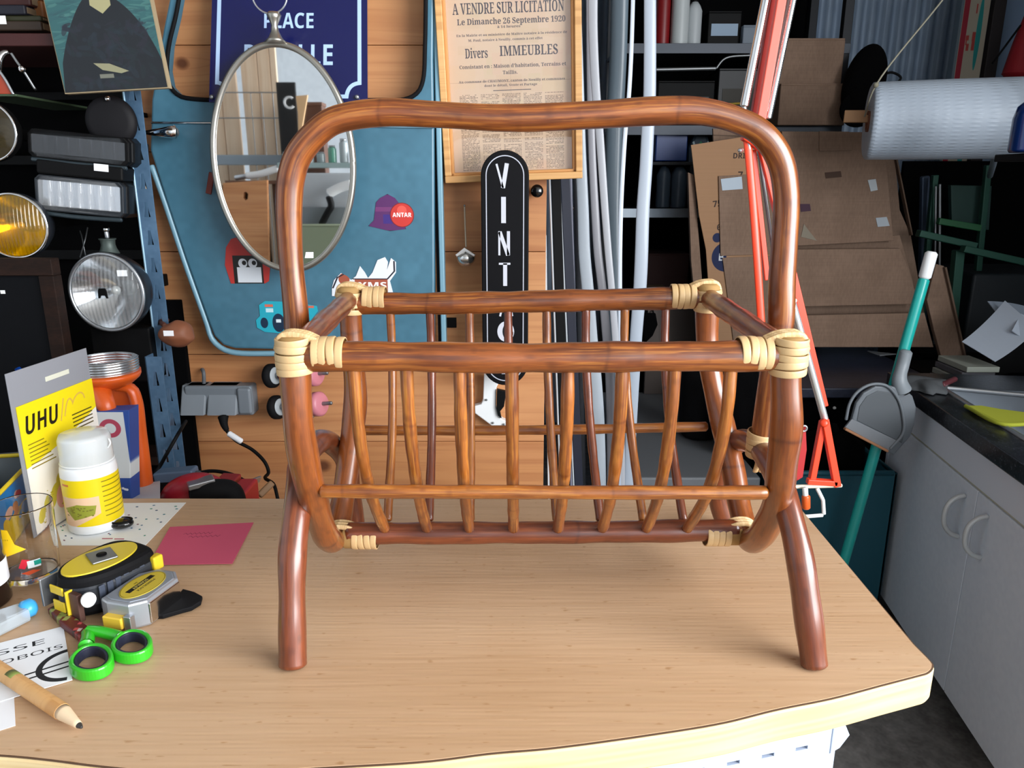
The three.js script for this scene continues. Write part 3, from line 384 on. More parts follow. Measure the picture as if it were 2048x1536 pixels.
// ---------- the rattan magazine rack ----------
{
  const RK = thing('magazine_rack', 'magazine rack', 'varnished brown rattan magazine rack with a tall looped handle, standing on the table', [0.026, 0.75, -0.725]);
  const w = (name, g, m, l) => wpart(RK, name, g, m, l);
  const R = 0.0116; const wob = (r, s) => (t) => r * (1 + 0.035 * Math.sin(t * 23 + s) + 0.025 * Math.sin(t * 51 + 2 * s));
  // handle: one bent cane, its ends tied to the tops of the leg arches
  const zm = -0.725;
  w('handle', rod([[-0.2179,0.913,-0.735], [-0.2142,0.9791,-0.728], [-0.2108,1.0406,-0.725], [-0.2118,1.0988,-0.725], [-0.2097,1.1514,-0.725], [-0.2054,1.1763,-0.725], [-0.196,1.1973,-0.725], [-0.1689,1.2222,-0.725], [-0.1489,1.2287,-0.725], [-0.1149,1.2322,-0.725], [-0.0698,1.2304,-0.725], [-0.0018,1.2274,-0.725], [0.0803,1.2304,-0.725], [0.1308,1.2334,-0.725], [0.1705,1.2334,-0.725], [0.2039,1.2261,-0.725], [0.2287,1.2144,-0.725], [0.2472,1.1928,-0.725], [0.2566,1.1623,-0.725], [0.2595,1.1167,-0.725], [0.2605,1.0796,-0.725], [0.2632,1.0356,-0.725], [0.2588,0.9799,-0.725], [0.2575,0.9093,-0.73]], wob(0.0122, 1), { sides: 20, n: 220, offV: 0.03 }), M.rattan);
  // leg arches, front foot up over the middle and down to the back foot
  const arch = (x0, xm, xa, s) => rod([[x0, 0.7505, -0.585], [x0 + (xm - x0) * 0.37, 0.80, -0.598], [x0 + (xm - x0) * 0.74, 0.85, -0.616], [xm, 0.885, -0.645], [xa, 0.901, -0.69], [xa, 0.905, -0.726], [xa, 0.901, -0.765], [xa, 0.885, -0.808], [xm, 0.85, -0.842], [xm, 0.80, -0.858], [x0, 0.7505, -0.866]], wob(0.0123, s), { sides: 20, n: 110, offV: 0.11 * s, round: 0.15 });
  w('leg_arch', arch(-0.1968, -0.1985, -0.208, 2), M.rattanDark); w('leg_arch', arch(0.2718, 0.254, 0.256, 5), M.rattanDark);
  // U-shaped end frames of the basket
  const frame = (L) => { const p = [[L[0], 1.038, -0.603], [L[0], 1.02, -0.602], [L[1], 0.973, -0.602], [L[2], 0.932, -0.615], [L[3], 0.902, -0.631], [L[4], 0.862, -0.66], [L[5], 0.825, -0.692], [L[6], 0.807, -0.725], [L[5], 0.825, -0.758], [L[4], 0.862, -0.79], [L[3], 0.902, -0.819], [L[2], 0.932, -0.835], [L[7], 0.985, -0.846], [L[8], 1.046, -0.847]]; return p; };
  w('end_frame', rod(frame([-0.1795, -0.180, -0.181, -0.182, -0.1845, -0.187, -0.188, -0.184, -0.184]), wob(0.0130, 3), { sides: 20, n: 120, offV: 0.2 }), M.rattanFrame);
  w('end_frame', rod(frame([0.2265, 0.2315, 0.236, 0.242, 0.248, 0.250, 0.251, 0.226, 0.2215]), wob(0.0130, 4), { sides: 20, n: 120, offV: 0.07 }), M.rattanFrame);
  // long rails and side rails
  w('top_rail', rod([[-0.178,1.0323,-0.603], [-0.0922,1.0321,-0.602], [-0.0058,1.0309,-0.602], [0.1136,1.0321,-0.602], [0.2258,1.0323,-0.603]], wob(0.0126, 6), { sides: 20, n: 60, offV: 0.15 }), M.rattan);
  w('top_rail', rod([[-0.1812,1.0383,-0.847], [-0.099,1.0376,-0.848], [-0.008,1.0393,-0.848], [0.1284,1.0422,-0.848], [0.2234,1.0446,-0.847]], wob(0.0126, 7), { sides: 20, n: 60, offV: 0.05 }), M.rattan);
  w('bottom_rail', rod([[-0.1766,0.8121,-0.725], [-0.0655,0.8127,-0.725], [0.093,0.8138,-0.725], [0.2407,0.8161,-0.725]], wob(0.0118, 8), { sides: 20, n: 60, offV: 0.22 }), M.rattanDark);
  w('side_rail', rod([[-0.178, 1.036, -0.605], [-0.181, 1.040, -0.72], [-0.184, 1.043, -0.846]], wob(0.0105, 9), { sides: 18, n: 30 }), M.rattanDark); w('side_rail', rod([[0.2255, 1.036, -0.605], [0.225, 1.040, -0.72], [0.2215, 1.045, -0.846]], wob(0.0108, 10), { sides: 18, n: 30 }), M.rattanDark);
  w('mid_rail', rod([[-0.1714,0.9044,-0.622], [-0.0776,0.9044,-0.621], [0,0.9039,-0.621], [0.1008,0.9034,-0.621], [0.2282,0.903,-0.622]], wob(0.0062, 11), { sides: 14, n: 50, offV: 0.1 }), M.rattanSlat);
  w('mid_rail', rod([[-0.195,0.8915,-0.832], [-0.0724,0.8908,-0.832], [0.0735,0.8921,-0.832], [0.228,0.8958,-0.832]], wob(0.0058, 12), { sides: 14, n: 50, offV: 0.16 }), M.rattanSlat);
  // eight slats in front, eight behind; each enters the bottom rail
  const topF = [707, 813, 920, 1024, 1136, 1245, 1349, 1461], xF = [-0.1313, -0.0874, -0.0431, 0, 0.0464, 0.0915, 0.1346, 0.181];
  const xB = [-0.1388, -0.0936, -0.0485, -0.0046, 0.0394, 0.0839, 0.1285, 0.1747];
  const x0 = [-0.1326, -0.0884, -0.0447, 0.0016, 0.0479, 0.0942, 0.14, 0.1826];
  for (let i = 0; i < 8; i++) {
    const a = xF[i], b = x0[i], L = (t) => a + (b - a) * t; const j = rr(-0.002, 0.002);
    w('slat', rod([[L(0), 1.03, -0.603], [L(0.1), 0.985, -0.606 + j], [L(0.35), 0.93, -0.626 + j], [L(0.6), 0.885, -0.655 + j], [L(0.85), 0.845, -0.692], [L(1), 0.822, -0.716]], wob(0.0056, i), { sides: 12, n: 40, offU: 0.013 * i, offV: 0.061 * i }), M.rattanSlat);
    const c = xB[i], K = (t) => c + (b - c) * t;
    w('slat', rod([[K(0), 1.035, -0.847], [K(0.1), 0.985, -0.844 + j], [K(0.35), 0.93, -0.824 + j], [K(0.6), 0.885, -0.795 + j], [K(0.85), 0.845, -0.757], [K(1), 0.822, -0.734]], wob(0.0049, i + 20), { sides: 12, n: 40, offU: 0.009 * i, offV: 0.083 * i + 0.1 }), i % 2 ? M.rattanDark : M.rattanSlat);
  }
  // bindings of split cane: bands wound round the joints, each band a piece
  const ring = (c, ax, r, wd, th = 0.0009) => { // a flat band round the axis
    const e = wd * 0.5; const g = merge(lathe([[r - 0.0004, -e], [r + th * 0.6, -e * 0.985]], 28), lathe([[r + th * 0.6, -e * 0.985], [r + th * 0.9, -e * 0.8], [r + th, -e * 0.4], [r + th, e * 0.4], [r + th * 0.9, e * 0.8], [r + th * 0.6, e * 0.985]], 28), lathe([[r + th * 0.6, e * 0.985], [r - 0.0004, e]], 28)); const q = new THREE.Quaternion().setFromUnitVectors(new THREE.Vector3(0, 1, 0), V(ax).normalize()); return g.applyMatrix4(new THREE.Matrix4().compose(V(c), q, new THREE.Vector3(1, 1, 1))); };
  const binding = (label, sleeves, bands) => { const m = w('corner_binding', merge(...sleeves), M.caneSleeve, label); for (const g of bands) part(m, 'band', g, M.cane); };
  const sleeve = (c, ax, len, r) => { const A = V(c), d = V(ax).normalize().multiplyScalar(len / 2); return rod([A.clone().sub(d).toArray(), A.clone().add(d).toArray()], r, { sides: 20, round: 0.25 }); };
  const tj = (v) => [v[0] + rr(-0.08, 0.08), v[1] + rr(-0.08, 0.08), v[2] + rr(-0.08, 0.08)];
  const corner = (xp, y, z, dirX, dz, yTop, nPost, pw) => { // rail bands beside the post, post bands round its top, crossing strips over the top
    const sl = [sleeve([xp, y, z], [0, 1, 0], 0.030, 0.0140), sleeve([xp + dirX * 0.028, y, z], [1, 0, 0], 0.024, 0.0134)], bd = [];
    for (let k = 0; k < 4; k++) bd.push(ring([xp + dirX * (0.0185 + k * 0.0066), y + rr(-0.0004, 0.0004), z], tj([1, 0, 0]), 0.0134, 0.0063, 0.0009));
    for (let k = 0; k < nPost; k++) bd.push(ring([xp, y - 0.0135 + k * pw, z + dz * 0.002], tj([0, 1, 0]), 0.0141 + 0.0005 * Math.sin(k), pw * 0.95, 0.0010));
    for (let k = 0; k < 3; k++) bd.push(rod([[xp - dirX * 0.013, yTop - 0.012, z + dz * (-0.006 + k * 0.006)], [xp - dirX * 0.008, yTop + 0.0005, z + dz * (-0.006 + k * 0.006)], [xp + dirX * 0.008, yTop + 0.0008, z + dz * (-0.006 + k * 0.006)], [xp + dirX * 0.02, yTop - 0.004, z + dz * (-0.005 + k * 0.005)]], 0.0029, { sides: 8, squash: 0.45 }));
    return [sl, bd];
  };
  binding('pale cane binding at the front left corner', ...corner(-0.1790, 1.0345, -0.603, 1, 1, 1.0495, 5, 0.0062)); binding('pale cane binding at the front right corner', ...corner(0.2275, 1.0345, -0.603, -1, 1, 1.0495, 5, 0.0062));
  binding('pale cane binding at the back left corner', ...corner(-0.1845, 1.043, -0.847, 1, 1, 1.0575, 4, 0.0062)); binding('pale cane binding at the back right corner', ...corner(0.2215, 1.046, -0.847, -1, 1, 1.0605, 4, 0.0062));
  for (const [x, y, d] of [[-0.1655, 0.8085, 1], [0.2275, 0.812, -1]]) { const bd = []; for (let k = 0; k < 4; k++) bd.push(ring([x + d * (0.001 + k * 0.0066), y, -0.725], tj([1, 0, 0]), 0.0124, 0.0063, 0.0010)); for (let k = 0; k < 3; k++) bd.push(rod([[x, y + 0.010, -0.731 + k * 0.006], [x - d * 0.010, y + 0.0135, -0.731 + k * 0.006], [x - d * 0.022, y + 0.013, -0.731 + k * 0.006], [x - d * 0.034, y + 0.003, -0.731 + k * 0.006]], 0.003, { sides: 8, squash: 0.5 })); binding(d > 0 ? 'cane binding at the left end of the bottom rail' : 'cane binding at the right end of the bottom rail', [sleeve([x, y, -0.725], [1, 0, 0], 0.028, 0.0124)], bd); }
  for (const [c, d] of [[[0.2555,0.9093,-0.73], 0], [[-0.2176,0.9103,-0.735], 1]]) { const bd = []; for (let k = 0; k < 4; k++) bd.push(ring([c[0], c[1] - 0.008 + k * 0.0065, c[2]], tj([0, 1, 0.05]), 0.0131, 0.0063, 0.0010)); for (let k = 0; k < 3; k++) bd.push(rod([[c[0] - 0.006 + 0.006 * k, c[1] + 0.004, c[2] + 0.013], [c[0] - 0.006 + 0.006 * k, c[1] - 0.012, c[2] + 0.016], [c[0] - 0.006 + 0.006 * k, c[1] - 0.026, c[2] + 0.010]], 0.0029, { sides: 8, squash: 0.5 })); binding(d ? 'cane binding tying the left handle end to the leg arch' : 'cane binding tying the right handle end to the leg arch', [sleeve(c, [0, 1, 0], 0.024, 0.0130)], bd); }
}

// ---------- things on the table, left ----------
const TY = 0.75;
{ // white tub with a yellow label
  const t = thing('glue_tub', 'tub', 'white plastic tub with a yellow label and clear domed lid, on the dotted paper', [-0.5255, TY + 0.0008, -0.872]);
  t.scale.set(0.86, 1, 0.86); part(t, 'tub_body', lathe([[0, 0], [0.033, 0], [0.0365, 0.003], [0.0372, 0.010], [0.0372, 0.078], [0.0362, 0.084], [0.034, 0.088], [0, 0.088]], 48), M.plasticWhite);
  const lab = canvasTex(1024, 320, (c, W, H) => { c.fillStyle = '#f0d40c'; c.fillRect(0, 0, W, H); for (let k = 0; k < 4; k++) { const x0 = k * W / 4; c.fillStyle = k % 2 ? '#f0d40c' : '#f3d712'; c.fillRect(x0, 0, W / 4, H); if (k % 2) { c.fillStyle = '#8b7a10'; for (let i = 0; i < 8; i++) c.fillRect(x0 + 18, 26 + i * 34, W / 4 - rr(50, 90), 7); } else { c.fillStyle = '#eec9a4'; c.beginPath(); c.moveTo(x0, 120); c.lineTo(x0 + 250, 120); c.lineTo(x0 + 250, 240); c.lineTo(x0 + 90, H); c.lineTo(x0, H); c.fill(); c.fillStyle = '#9aa03a'; c.beginPath(); c.moveTo(x0 + 20, 200); c.lineTo(x0 + 120, 165); c.lineTo(x0 + 230, 180); c.lineTo(x0 + 215, 240); c.lineTo(x0 + 90, 275); c.fill(); c.fillStyle = '#7c7a30'; for (let i = 0; i < 30; i++) c.fillRect(x0 + rr(30, 215), rr(180, 250), 12, 8); c.fillStyle = '#d9763a'; c.fillRect(x0 + 20, 30, 60, 14); } } });
  part(t, 'label', new THREE.CylinderGeometry(0.03735, 0.03735, 0.060, 48, 1, true).translate(0, 0.043, 0), mat(0xffffff, 0.4, 0, { map: lab }), [0, 0, 0], [0, -0.8, 0], 'yellow printed label');
  part(t, 'clear_lid', lathe([[0.0335, 0.086], [0.0345, 0.088], [0.034, 0.118], [0.031, 0.124], [0.0, 0.1255]], 48), phys(0xf4f8fa, 0.12, { transmission: 0.45, thickness: 0, ior: 1.4 }), [0, 0, 0], [0, 0, 0], 'clear domed lid');
  part(t, 'lid_rim', new THREE.TorusGeometry(0.0345, 0.0012, 8, 48).rotateX(Math.PI / 2).translate(0, 0.0885, 0), M.plasticWhite); part(t, 'pull_tab', rod([[0.034, 0.105, 0.004], [0.039, 0.112, 0.004], [0.036, 0.117, 0.002]], 0.0012, { sides: 6 }), M.plasticWhite);
}
{ // blister card
  const t = thing('blister_card', 'packet', 'yellow UHU glue packet on a grey hanging card, standing behind the tub', [-0.572, TY, -0.905]);
  const a = [-0.581, -0.833], b = [-0.566, -0.975], h = 0.2075; const at = (u, v, o = 0) => [a[0] + (b[0] - a[0]) * u + o, TY + 0.0008 + v * h, a[1] + (b[1] - a[1]) * u];
  wpart(t, 'hanging_card', sheet([at(0, 0), at(1, 0), at(1, 1), at(0, 1)], 0.0008), mat(0x8f9198, 0.45), 'grey plastic hanging card');
  const pr = canvasTex(700, 900, (c, W, H) => { c.fillStyle = '#f2da12'; c.fillRect(0, 0, W, H); c.fillStyle = '#f0ece4'; c.beginPath(); c.moveTo(W, H * 0.24); c.quadraticCurveTo(W * 0.45, H * 0.42, 0, H * 0.47); c.lineTo(0, H); c.lineTo(W, H); c.fill(); c.fillStyle = '#17140c'; c.font = 'bold italic 150px sans-serif'; c.save(); c.scale(0.95, 1.15); c.fillText('UHU', 24, 178); c.restore(); c.strokeStyle = '#d8b04a'; c.lineWidth = 12; c.beginPath(); c.moveTo(350, 210); c.lineTo(400, 60); c.moveTo(390, 190); c.bezierCurveTo(430, 60, 470, 60, 480, 120); c.bezierCurveTo(520, 60, 590, 40, 600, 120); c.stroke(); c.fillStyle = '#4a4210'; for (let i = 0; i < 5; i++) c.fillRect(455, 200 + i * 27, 200, 9); c.fillStyle = '#8a7a14'; for (let i = 0; i < 7; i++) c.fillRect(40, 270 + i * 27, rr(120, 220), 8); c.fillStyle = '#cfc23a'; for (let i = 0; i < 7; i++) { c.beginPath(); c.ellipse(90 + i * 60, 800 - i * 70, 60, 40, -0.8, 0, 7); c.fill(); } c.fillStyle = '#e8a7a0'; c.beginPath(); c.ellipse(260, 720, 60, 90, 0.3, 0, 7); c.fill(); c.fillStyle = '#b7a92c'; for (let i = 0; i < 40; i++) c.fillRect(rr(60, 480), rr(420, 860), rr(8, 26), rr(5, 12)); });
  wpart(t, 'print', sheet([at(0.04, 0.01, 0.0014), at(1, 0.01, 0.0014), at(1, 0.80, 0.0014), at(0.04, 0.80, 0.0014)], 0.0008), mat(0xffffff, 0.35, 0, { map: pr }), 'yellow printed card lettered UHU');
  wpart(t, 'hang_slot', bar(at(0.42, 0.895, 0.0006), at(0.72, 0.895, 0.0006), 0.006, 0.001, 0.0004, [1, 0, 0]), mat(0xd9d9c8, 0.6), 'pale cut-out slot');
}
{ // tumbler
  const t = thing('drinking_glass', 'glass', 'clear tumbler with colourful prints beside the dark jar, in front of the tub', [-0.532, TY, -0.7487]);
  part(t, 'tumbler', lathe([[0, 0.0002], [0.0255, 0.0002], [0.0275, 0.003], [0.0312, 0.084], [0.0306, 0.0852], [0.0300, 0.084], [0.0264, 0.009], [0.024, 0.007], [0, 0.0065]], 48), phys(0xffffff, 0.02, { transmission: 1, thickness: 0.02, ior: 1.48 }));
  const dec = (a0, a1, y0, y1, draw, l) => { const g = new THREE.CylinderGeometry(0.0276 + 0.0037 * y1 / 0.084 + 0.0003, 0.0276 + 0.0037 * y0 / 0.084 + 0.0003, y1 - y0, 24, 1, true, a0, a1 - a0).translate(0, (y0 + y1) / 2, 0); part(t, 'printed_motif', g, mat(0xffffff, 0.5, 0, { map: canvasTex(256, 256, draw), side: THREE.DoubleSide, alphaTest: 0.5, transparent: false }), [0, 0, 0], [0, 0, 0], l); };
  dec(0.15, 1.15, 0.012, 0.040, (c, W, H) => { c.clearRect(0, 0, W, H); c.fillStyle = '#d8243a'; c.beginPath(); c.moveTo(20, 150); c.lineTo(60, 60); c.lineTo(120, 80); c.lineTo(70, 170); c.fill(); c.fillStyle = '#e9f1f2'; c.fillRect(95, 90, 110, 80); c.fillStyle = '#159a86'; c.fillRect(150, 100, 60, 50); c.fillStyle = '#d9542b'; c.beginPath(); c.moveTo(30, 210); c.lineTo(130, 190); c.lineTo(200, 215); c.lineTo(90, 240); c.fill(); }, 'red, white and green print');
  dec(-0.55, 0.6, 0.036, 0.075, (c, W, H) => { c.clearRect(0, 0, W, H); c.fillStyle = '#efc21b'; c.beginPath(); c.moveTo(10, 20); c.lineTo(150, 40); c.lineTo(180, 150); c.lineTo(250, 200); c.lineTo(190, 215); c.lineTo(80, 250); c.lineTo(20, 220); c.fill(); c.fillStyle = '#b98f12'; for (let i = 0; i < 8; i++) c.fillRect(20 + i * 16, 110, 8, 10); }, 'yellow print');
}
{ // open tin with a bright printed side
  const t = thing('open_tin', 'box', 'open box with yellow rim and blue printed side, left of the UHU packet', [-0.701, TY, -0.817], 0.258); const W = 0.2, D = 0.232, H = 0.072;
  const side = canvasTex(512, 256, (c, w, h) => { c.fillStyle = '#1c7fc4'; c.fillRect(0, 0, w, h); c.fillStyle = '#f0c81e'; c.beginPath(); c.moveTo(0, h); c.lineTo(0, h * 0.65); c.quadraticCurveTo(w * 0.4, h * 0.35, w * 0.8, h * 0.7); c.lineTo(w, h); c.fill(); for (let i = 0; i < 14; i++) { c.fillStyle = ['#d8352c', '#eef2f4', '#d98c55', '#e9b7a0', '#f0c81e', '#6aa5dd'][i % 6]; c.beginPath(); c.ellipse(rr(20, w - 20), rr(60, 190), rr(14, 40), rr(10, 28), rr(0, 3), 0, 7); c.fill(); } });
  const wm = mat(0x6d7478, 0.5, 0.2);
  part(t, 'side_wall', fitUV(boxAt(W / 2 - 0.002, W / 2, 0, H, -D / 2, D / 2, 0), 'z', 'y'), mat(0xffffff, 0.4, 0, { map: side }), [0, 0, 0], [0, 0, 0], 'blue and yellow printed side'); part(t, 'side_wall', boxAt(-W / 2, -W / 2 + 0.002, 0, H, -D / 2, D / 2, 0), wm); part(t, 'side_wall', fitUV(boxAt(-W / 2, W / 2, 0, H, D / 2 - 0.002, D / 2, 0)), mat(0xffffff, 0.4, 0, { map: side })); part(t, 'side_wall', boxAt(-W / 2, W / 2, 0, H, -D / 2, -D / 2 + 0.002, 0), wm); part(t, 'box_floor', boxAt(-W / 2, W / 2, 0, 0.002, -D / 2, D / 2, 0), wm);
  part(t, 'yellow_rim', rod([[-W / 2, H, -D / 2], [W / 2, H, -D / 2], [W / 2, H, D / 2], [-W / 2, H, D / 2], [-W / 2, H, -D / 2]], 0.0028, { straight: true, sides: 8, n: 4 }), M.yellow);
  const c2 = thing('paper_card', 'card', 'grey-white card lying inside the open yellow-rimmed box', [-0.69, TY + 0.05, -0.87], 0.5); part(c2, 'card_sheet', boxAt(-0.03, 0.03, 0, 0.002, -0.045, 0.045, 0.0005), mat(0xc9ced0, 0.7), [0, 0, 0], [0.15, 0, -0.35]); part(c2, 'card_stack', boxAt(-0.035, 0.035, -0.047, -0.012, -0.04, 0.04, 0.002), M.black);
}
{ const t = thing('dark_jar', 'jar', 'dark brown jar with a white label at the left edge, beside the tumbler', [-0.5497, TY, -0.6890]); part(t, 'jar_body', lathe([[0, 0], [0.027, 0], [0.0295, 0.003], [0.0295, 0.075], [0.026, 0.085], [0.02, 0.09], [0.02, 0.1], [0, 0.1]], 40), phys(0x1a0f0b, 0.15, { clearcoat: 0.5 })); part(t, 'label', new THREE.CylinderGeometry(0.0297, 0.0297, 0.024, 40, 1, true).translate(0, 0.036, 0), M.whitePaper); part(t, 'cap', lathe([[0, 0.1], [0.022, 0.1], [0.023, 0.101], [0.023, 0.116], [0.021, 0.118], [0, 0.118]], 36), M.black); }
{ const t = thing('correction_roller', 'office tool', 'clear plastic roller with a sky-blue end cap, lying at the left edge', [-0.497, TY, -0.647], 0.95);
  part(t, 'clear_body', xf(boxUV(plate([[-0.05, -0.011], [-0.01, -0.016], [0.02, -0.011], [0.024, 0], [0.02, 0.011], [-0.01, 0.016], [-0.05, 0.011]], 0, 0.014, 0.003)), [0, 0.0145, 0], [-Math.PI / 2, 0, 0]), phys(0xdfe8ee, 0.1, { transmission: 0.6, thickness: 0 })); part(t, 'blue_cap', rod([[0.016, 0.0095, 0], [0.030, 0.0095, 0]], 0.0092, { sides: 20 }), phys(0x3fa3dc, 0.3)); part(t, 'tape_reel', xf(lathe([[0.003, -0.004], [0.009, -0.004], [0.009, 0.004], [0.003, 0.004]], 24), [-0.006, 0.0085, 0]), M.black); }
{ // sheet with small coloured dots
  const pr = canvasTex(1024, 720, (c, W, H) => { c.fillStyle = '#eef0f0'; c.fillRect(0, 0, W, H); const cs = ['#2b7d8c', '#31506f', '#7b5560', '#3d8f7a', '#557f9c']; for (let i = 0; i < 46; i++) { c.fillStyle = cs[i % 5]; c.beginPath(); c.ellipse(rr(20, W - 20), rr(20, H - 20), 11, 9, 0, 0, 7); c.fill(); } c.fillStyle = '#b04a66'; c.fillRect(470, H - 110, 120, 14); c.fillRect(610, H - 104, 110, 14); });
  const c = [[-0.54, -0.8185], [-0.4395, -0.8176], [-0.443, -0.9426], [-0.626, -0.9393]]; single('dotted_paper', 'paper', 'white sheet with small coloured dots lying under the tub', sheet(c.map(([x, z]) => [x, TY + 0.0007, z]), 0.0005), mat(0xffffff, 0.85, 0, { map: pr }));
  const p = thing('black_pebble', 'cap', 'small glossy black oval cap lying on the dotted paper', [-0.4902, TY + 0.0008, -0.8647], 0.3); const g = new THREE.SphereGeometry(1, 24, 14); part(p, 'cap_shell', g.clone().scale(0.014, 0.0065, 0.010), M.blackGloss, [0, 0.0062, 0]); part(p, 'cap_rim', new THREE.TorusGeometry(0.0098, 0.0012, 8, 28).rotateX(Math.PI / 2).scale(1.2, 1, 0.85), M.black, [0, 0.0105, 0]);
}
{ const pr = canvasTex(512, 512, (c, W, H) => { c.fillStyle = '#c9506e'; c.fillRect(0, 0, W, H); c.strokeStyle = 'rgba(120,30,60,0.75)'; c.lineWidth = 4; for (const [x, y, l] of [[110, 120, 190], [150, 165, 210]]) { c.beginPath(); c.moveTo(x, y); for (let i = 1; i < 14; i++) c.lineTo(x + l * i / 14, y + (i % 2 ? -13 : 9)); c.stroke(); } });
  const c = [[-0.4122, -0.7682], [-0.3182, -0.7714], [-0.3306, -0.8806], [-0.4317, -0.8676]]; single('sticky_note', 'note', 'pink sticky note with faint handwriting flat on the table', sheet(c.map(([x, z], i) => [x, TY + (i < 2 ? 0.002 : 0.0008), z]), 0.0004), mat(0xffffff, 0.85, 0, { map: pr })); }
{ // big tape measure lying on its side
  const t = thing('tape_measure', 'tape measure', 'large black and yellow tape measure with silver belt clip, lying on its side', [-0.425, TY, -0.701], -0.478); t.scale.y = 1.13; const hw = 0.030, hl = 0.043;
  const o = [[-hw, -hl + 0.012], [-hw + 0.012, -hl], [hw - 0.006, -hl], [hw, -hl + 0.006], [hw, hl - 0.03], [hw - 0.012, hl - 0.008], [hw - 0.028, hl], [-hw + 0.026, hl], [-hw + 0.008, hl - 0.012], [-hw, hl - 0.03]].map(([x, z]) => [x, -z]); // x, z: front towards +z
  const sm = new THREE.CatmullRomCurve3(o.map(([x, z]) => new THREE.Vector3(x, 0, -z)), true, 'centripetal').getPoints(60).slice(0, 60).map((p) => [p.x, p.z]).reverse();
  part(t, 'case', boxUV(slab(sm, 0.040, 0.039, 0.005)), M.blackRubber, [0, 0, 0]); part(t, 'grip_shell', boxUV(slab(sm.map(([x, z]) => [x * 1.03, z * 1.03]), 0.031, 0.020, 0.003)), mat(0x22262e, 0.6));
  const ov = (k, y, tt) => slab(ellipse(0, 0, 0.0245 * k, 0.0390 * k, 48), y, tt, 0.0006); part(t, 'yellow_face', boxUV(ov(1, 0.0412, 0.003)), mat(0xd9c02f, 0.4), [0, 0, 0], [0, 0, 0], 'yellow oval face');
  const cl = part(t, 'belt_clip', boxAt(-0.014, 0.014, 0.0415, 0.0435, -0.012, 0.012, 0.001), M.steelDull, [0, 0, -0.002], [0, -0.35, 0], 'silver belt clip'); part(cl, 'rivet', rod([[0, 0.0425, 0], [0, 0.0447, 0]], 0.005, { sides: 16 }), M.black);
  for (let i = 0; i < 6; i++) part(t, 'grip_rib', boxAt(hw + 0.0005, hw + 0.0026, 0.009, 0.031, -0.026 + i * 0.009, -0.0195 + i * 0.009, 0.001), mat(0x3a4150, 0.55));
  part(t, 'yellow_stripe', boxAt(-0.016, 0.004, 0.023, 0.031, hl + 0.0005, hl + 0.0025, 0.001), M.yellow); part(t, 'yellow_stripe', boxAt(-0.014, 0.004, 0.006, 0.017, hl + 0.0005, hl + 0.0025, 0.001), M.yellow); part(t, 'blade', boxAt(0.010, 0.012, 0.004, 0.030, hl - 0.006, hl + 0.004, 0.0004), M.yellow); part(t, 'steel_hook', boxAt(-0.031, -0.028, 0.006, 0.033, hl - 0.020, hl + 0.004, 0.001), M.steel); part(t, 'end_plate', boxAt(0.013, 0.026, 0.003, 0.029, hl - 0.004, hl + 0.0018, 0.001), mat(0x5b3e36, 0.5, 0.3));
  part(t, 'lock_button', rod([[0.033, 0.026, hl - 0.004], [0.040, 0.026, hl - 0.002]], 0.0068, { sides: 20 }), M.plasticWhite, [0, 0, 0], [0, 0, 0], 'white lock button'); part(t, 'yellow_tab', boxAt(0.026, 0.036, 0.020, 0.034, -0.046, -0.034, 0.002), M.yellow);
}
{ // small silver one
  const t = thing('tape_measure', 'tape measure', 'small chrome tape measure with a yellow oval label and black wrist strap', [-0.3715, TY, -0.677], -0.26); const w = 0.0235, l = 0.034;
  const o = [[-w, l - 0.004], [-w + 0.01, l], [w - 0.012, l], [w, l - 0.012], [w, -l + 0.012], [w - 0.012, -l], [-w + 0.014, -l], [-w, -l + 0.014]];
  part(t, 'case', boxUV(slab(o.slice().reverse(), 0.0285, 0.028, 0.0025)), mat(0xa9adb4, 0.38, 0.55)); part(t, 'face_plate', boxUV(slab(o.slice().reverse().map(([x, z]) => [x * 0.88, z * 0.88]), 0.0292, 0.002, 0.0006)), mat(0x939aa4, 0.45, 0.35));
  const lb = canvasTex(256, 384, (c, W, H) => { c.fillStyle = '#c9b23a'; c.fillRect(0, 0, W, H); c.save(); c.translate(W / 2, H / 2); c.rotate(Math.PI / 2); c.fillStyle = '#17140c'; c.textAlign = 'center'; c.fillRect(-130, 2, 260, 44); c.font = 'bold 30px sans-serif'; c.fillText('POWERLOCK', 0, -18); c.font = 'bold 24px sans-serif'; c.fillText('3m', 0, 76); c.fillStyle = '#d9c867'; c.font = 'bold 36px sans-serif'; c.fillText('STANLEY', 0, 37); c.restore(); c.strokeStyle = '#6e6018'; c.lineWidth = 5; c.beginPath(); c.ellipse(W / 2, H / 2, W / 2 - 6, H / 2 - 6, 0, 0, 7); c.stroke(); });
  part(t, 'oval_label', fitUV(slab(ellipse(0, 0, 0.0165, 0.0265, 44), 0.0299, 0.0012, 0), 'x', 'z'), mat(0xffffff, 0.4, 0, { map: lb }), [0, 0, 0], [0, 0, 0], 'yellow oval label'); part(t, 'tape_tongue', boxAt(-0.015, 0.007, 0.004, 0.016, l - 0.004, l + 0.007, 0.0015), mat(0xe0b93c, 0.4), [0, 0, 0], [0, 0, 0], 'yellow tape tongue'); part(t, 'end_hook', boxAt(0.008, 0.016, 0.003, 0.018, l - 0.002, l + 0.005, 0.001), M.steel); part(t, 'chrome_side', boxAt(w - 0.001, w + 0.0018, 0.003, 0.025, -l + 0.012, l - 0.012, 0.0012), M.chrome);
  part(t, 'wrist_strap', boxUV(slab([[0.014, -0.038], [0.030, -0.036], [0.043, -0.031], [0.048, -0.022], [0.046, -0.010], [0.040, -0.004], [0.028, 0.010], [0.020, 0.012], [0.019, -0.02]].reverse(), 0.006, 0.0055, 0.0015)), M.blackRubber, [0, 0, 0], [0, 0, 0], 'black wrist strap');
}
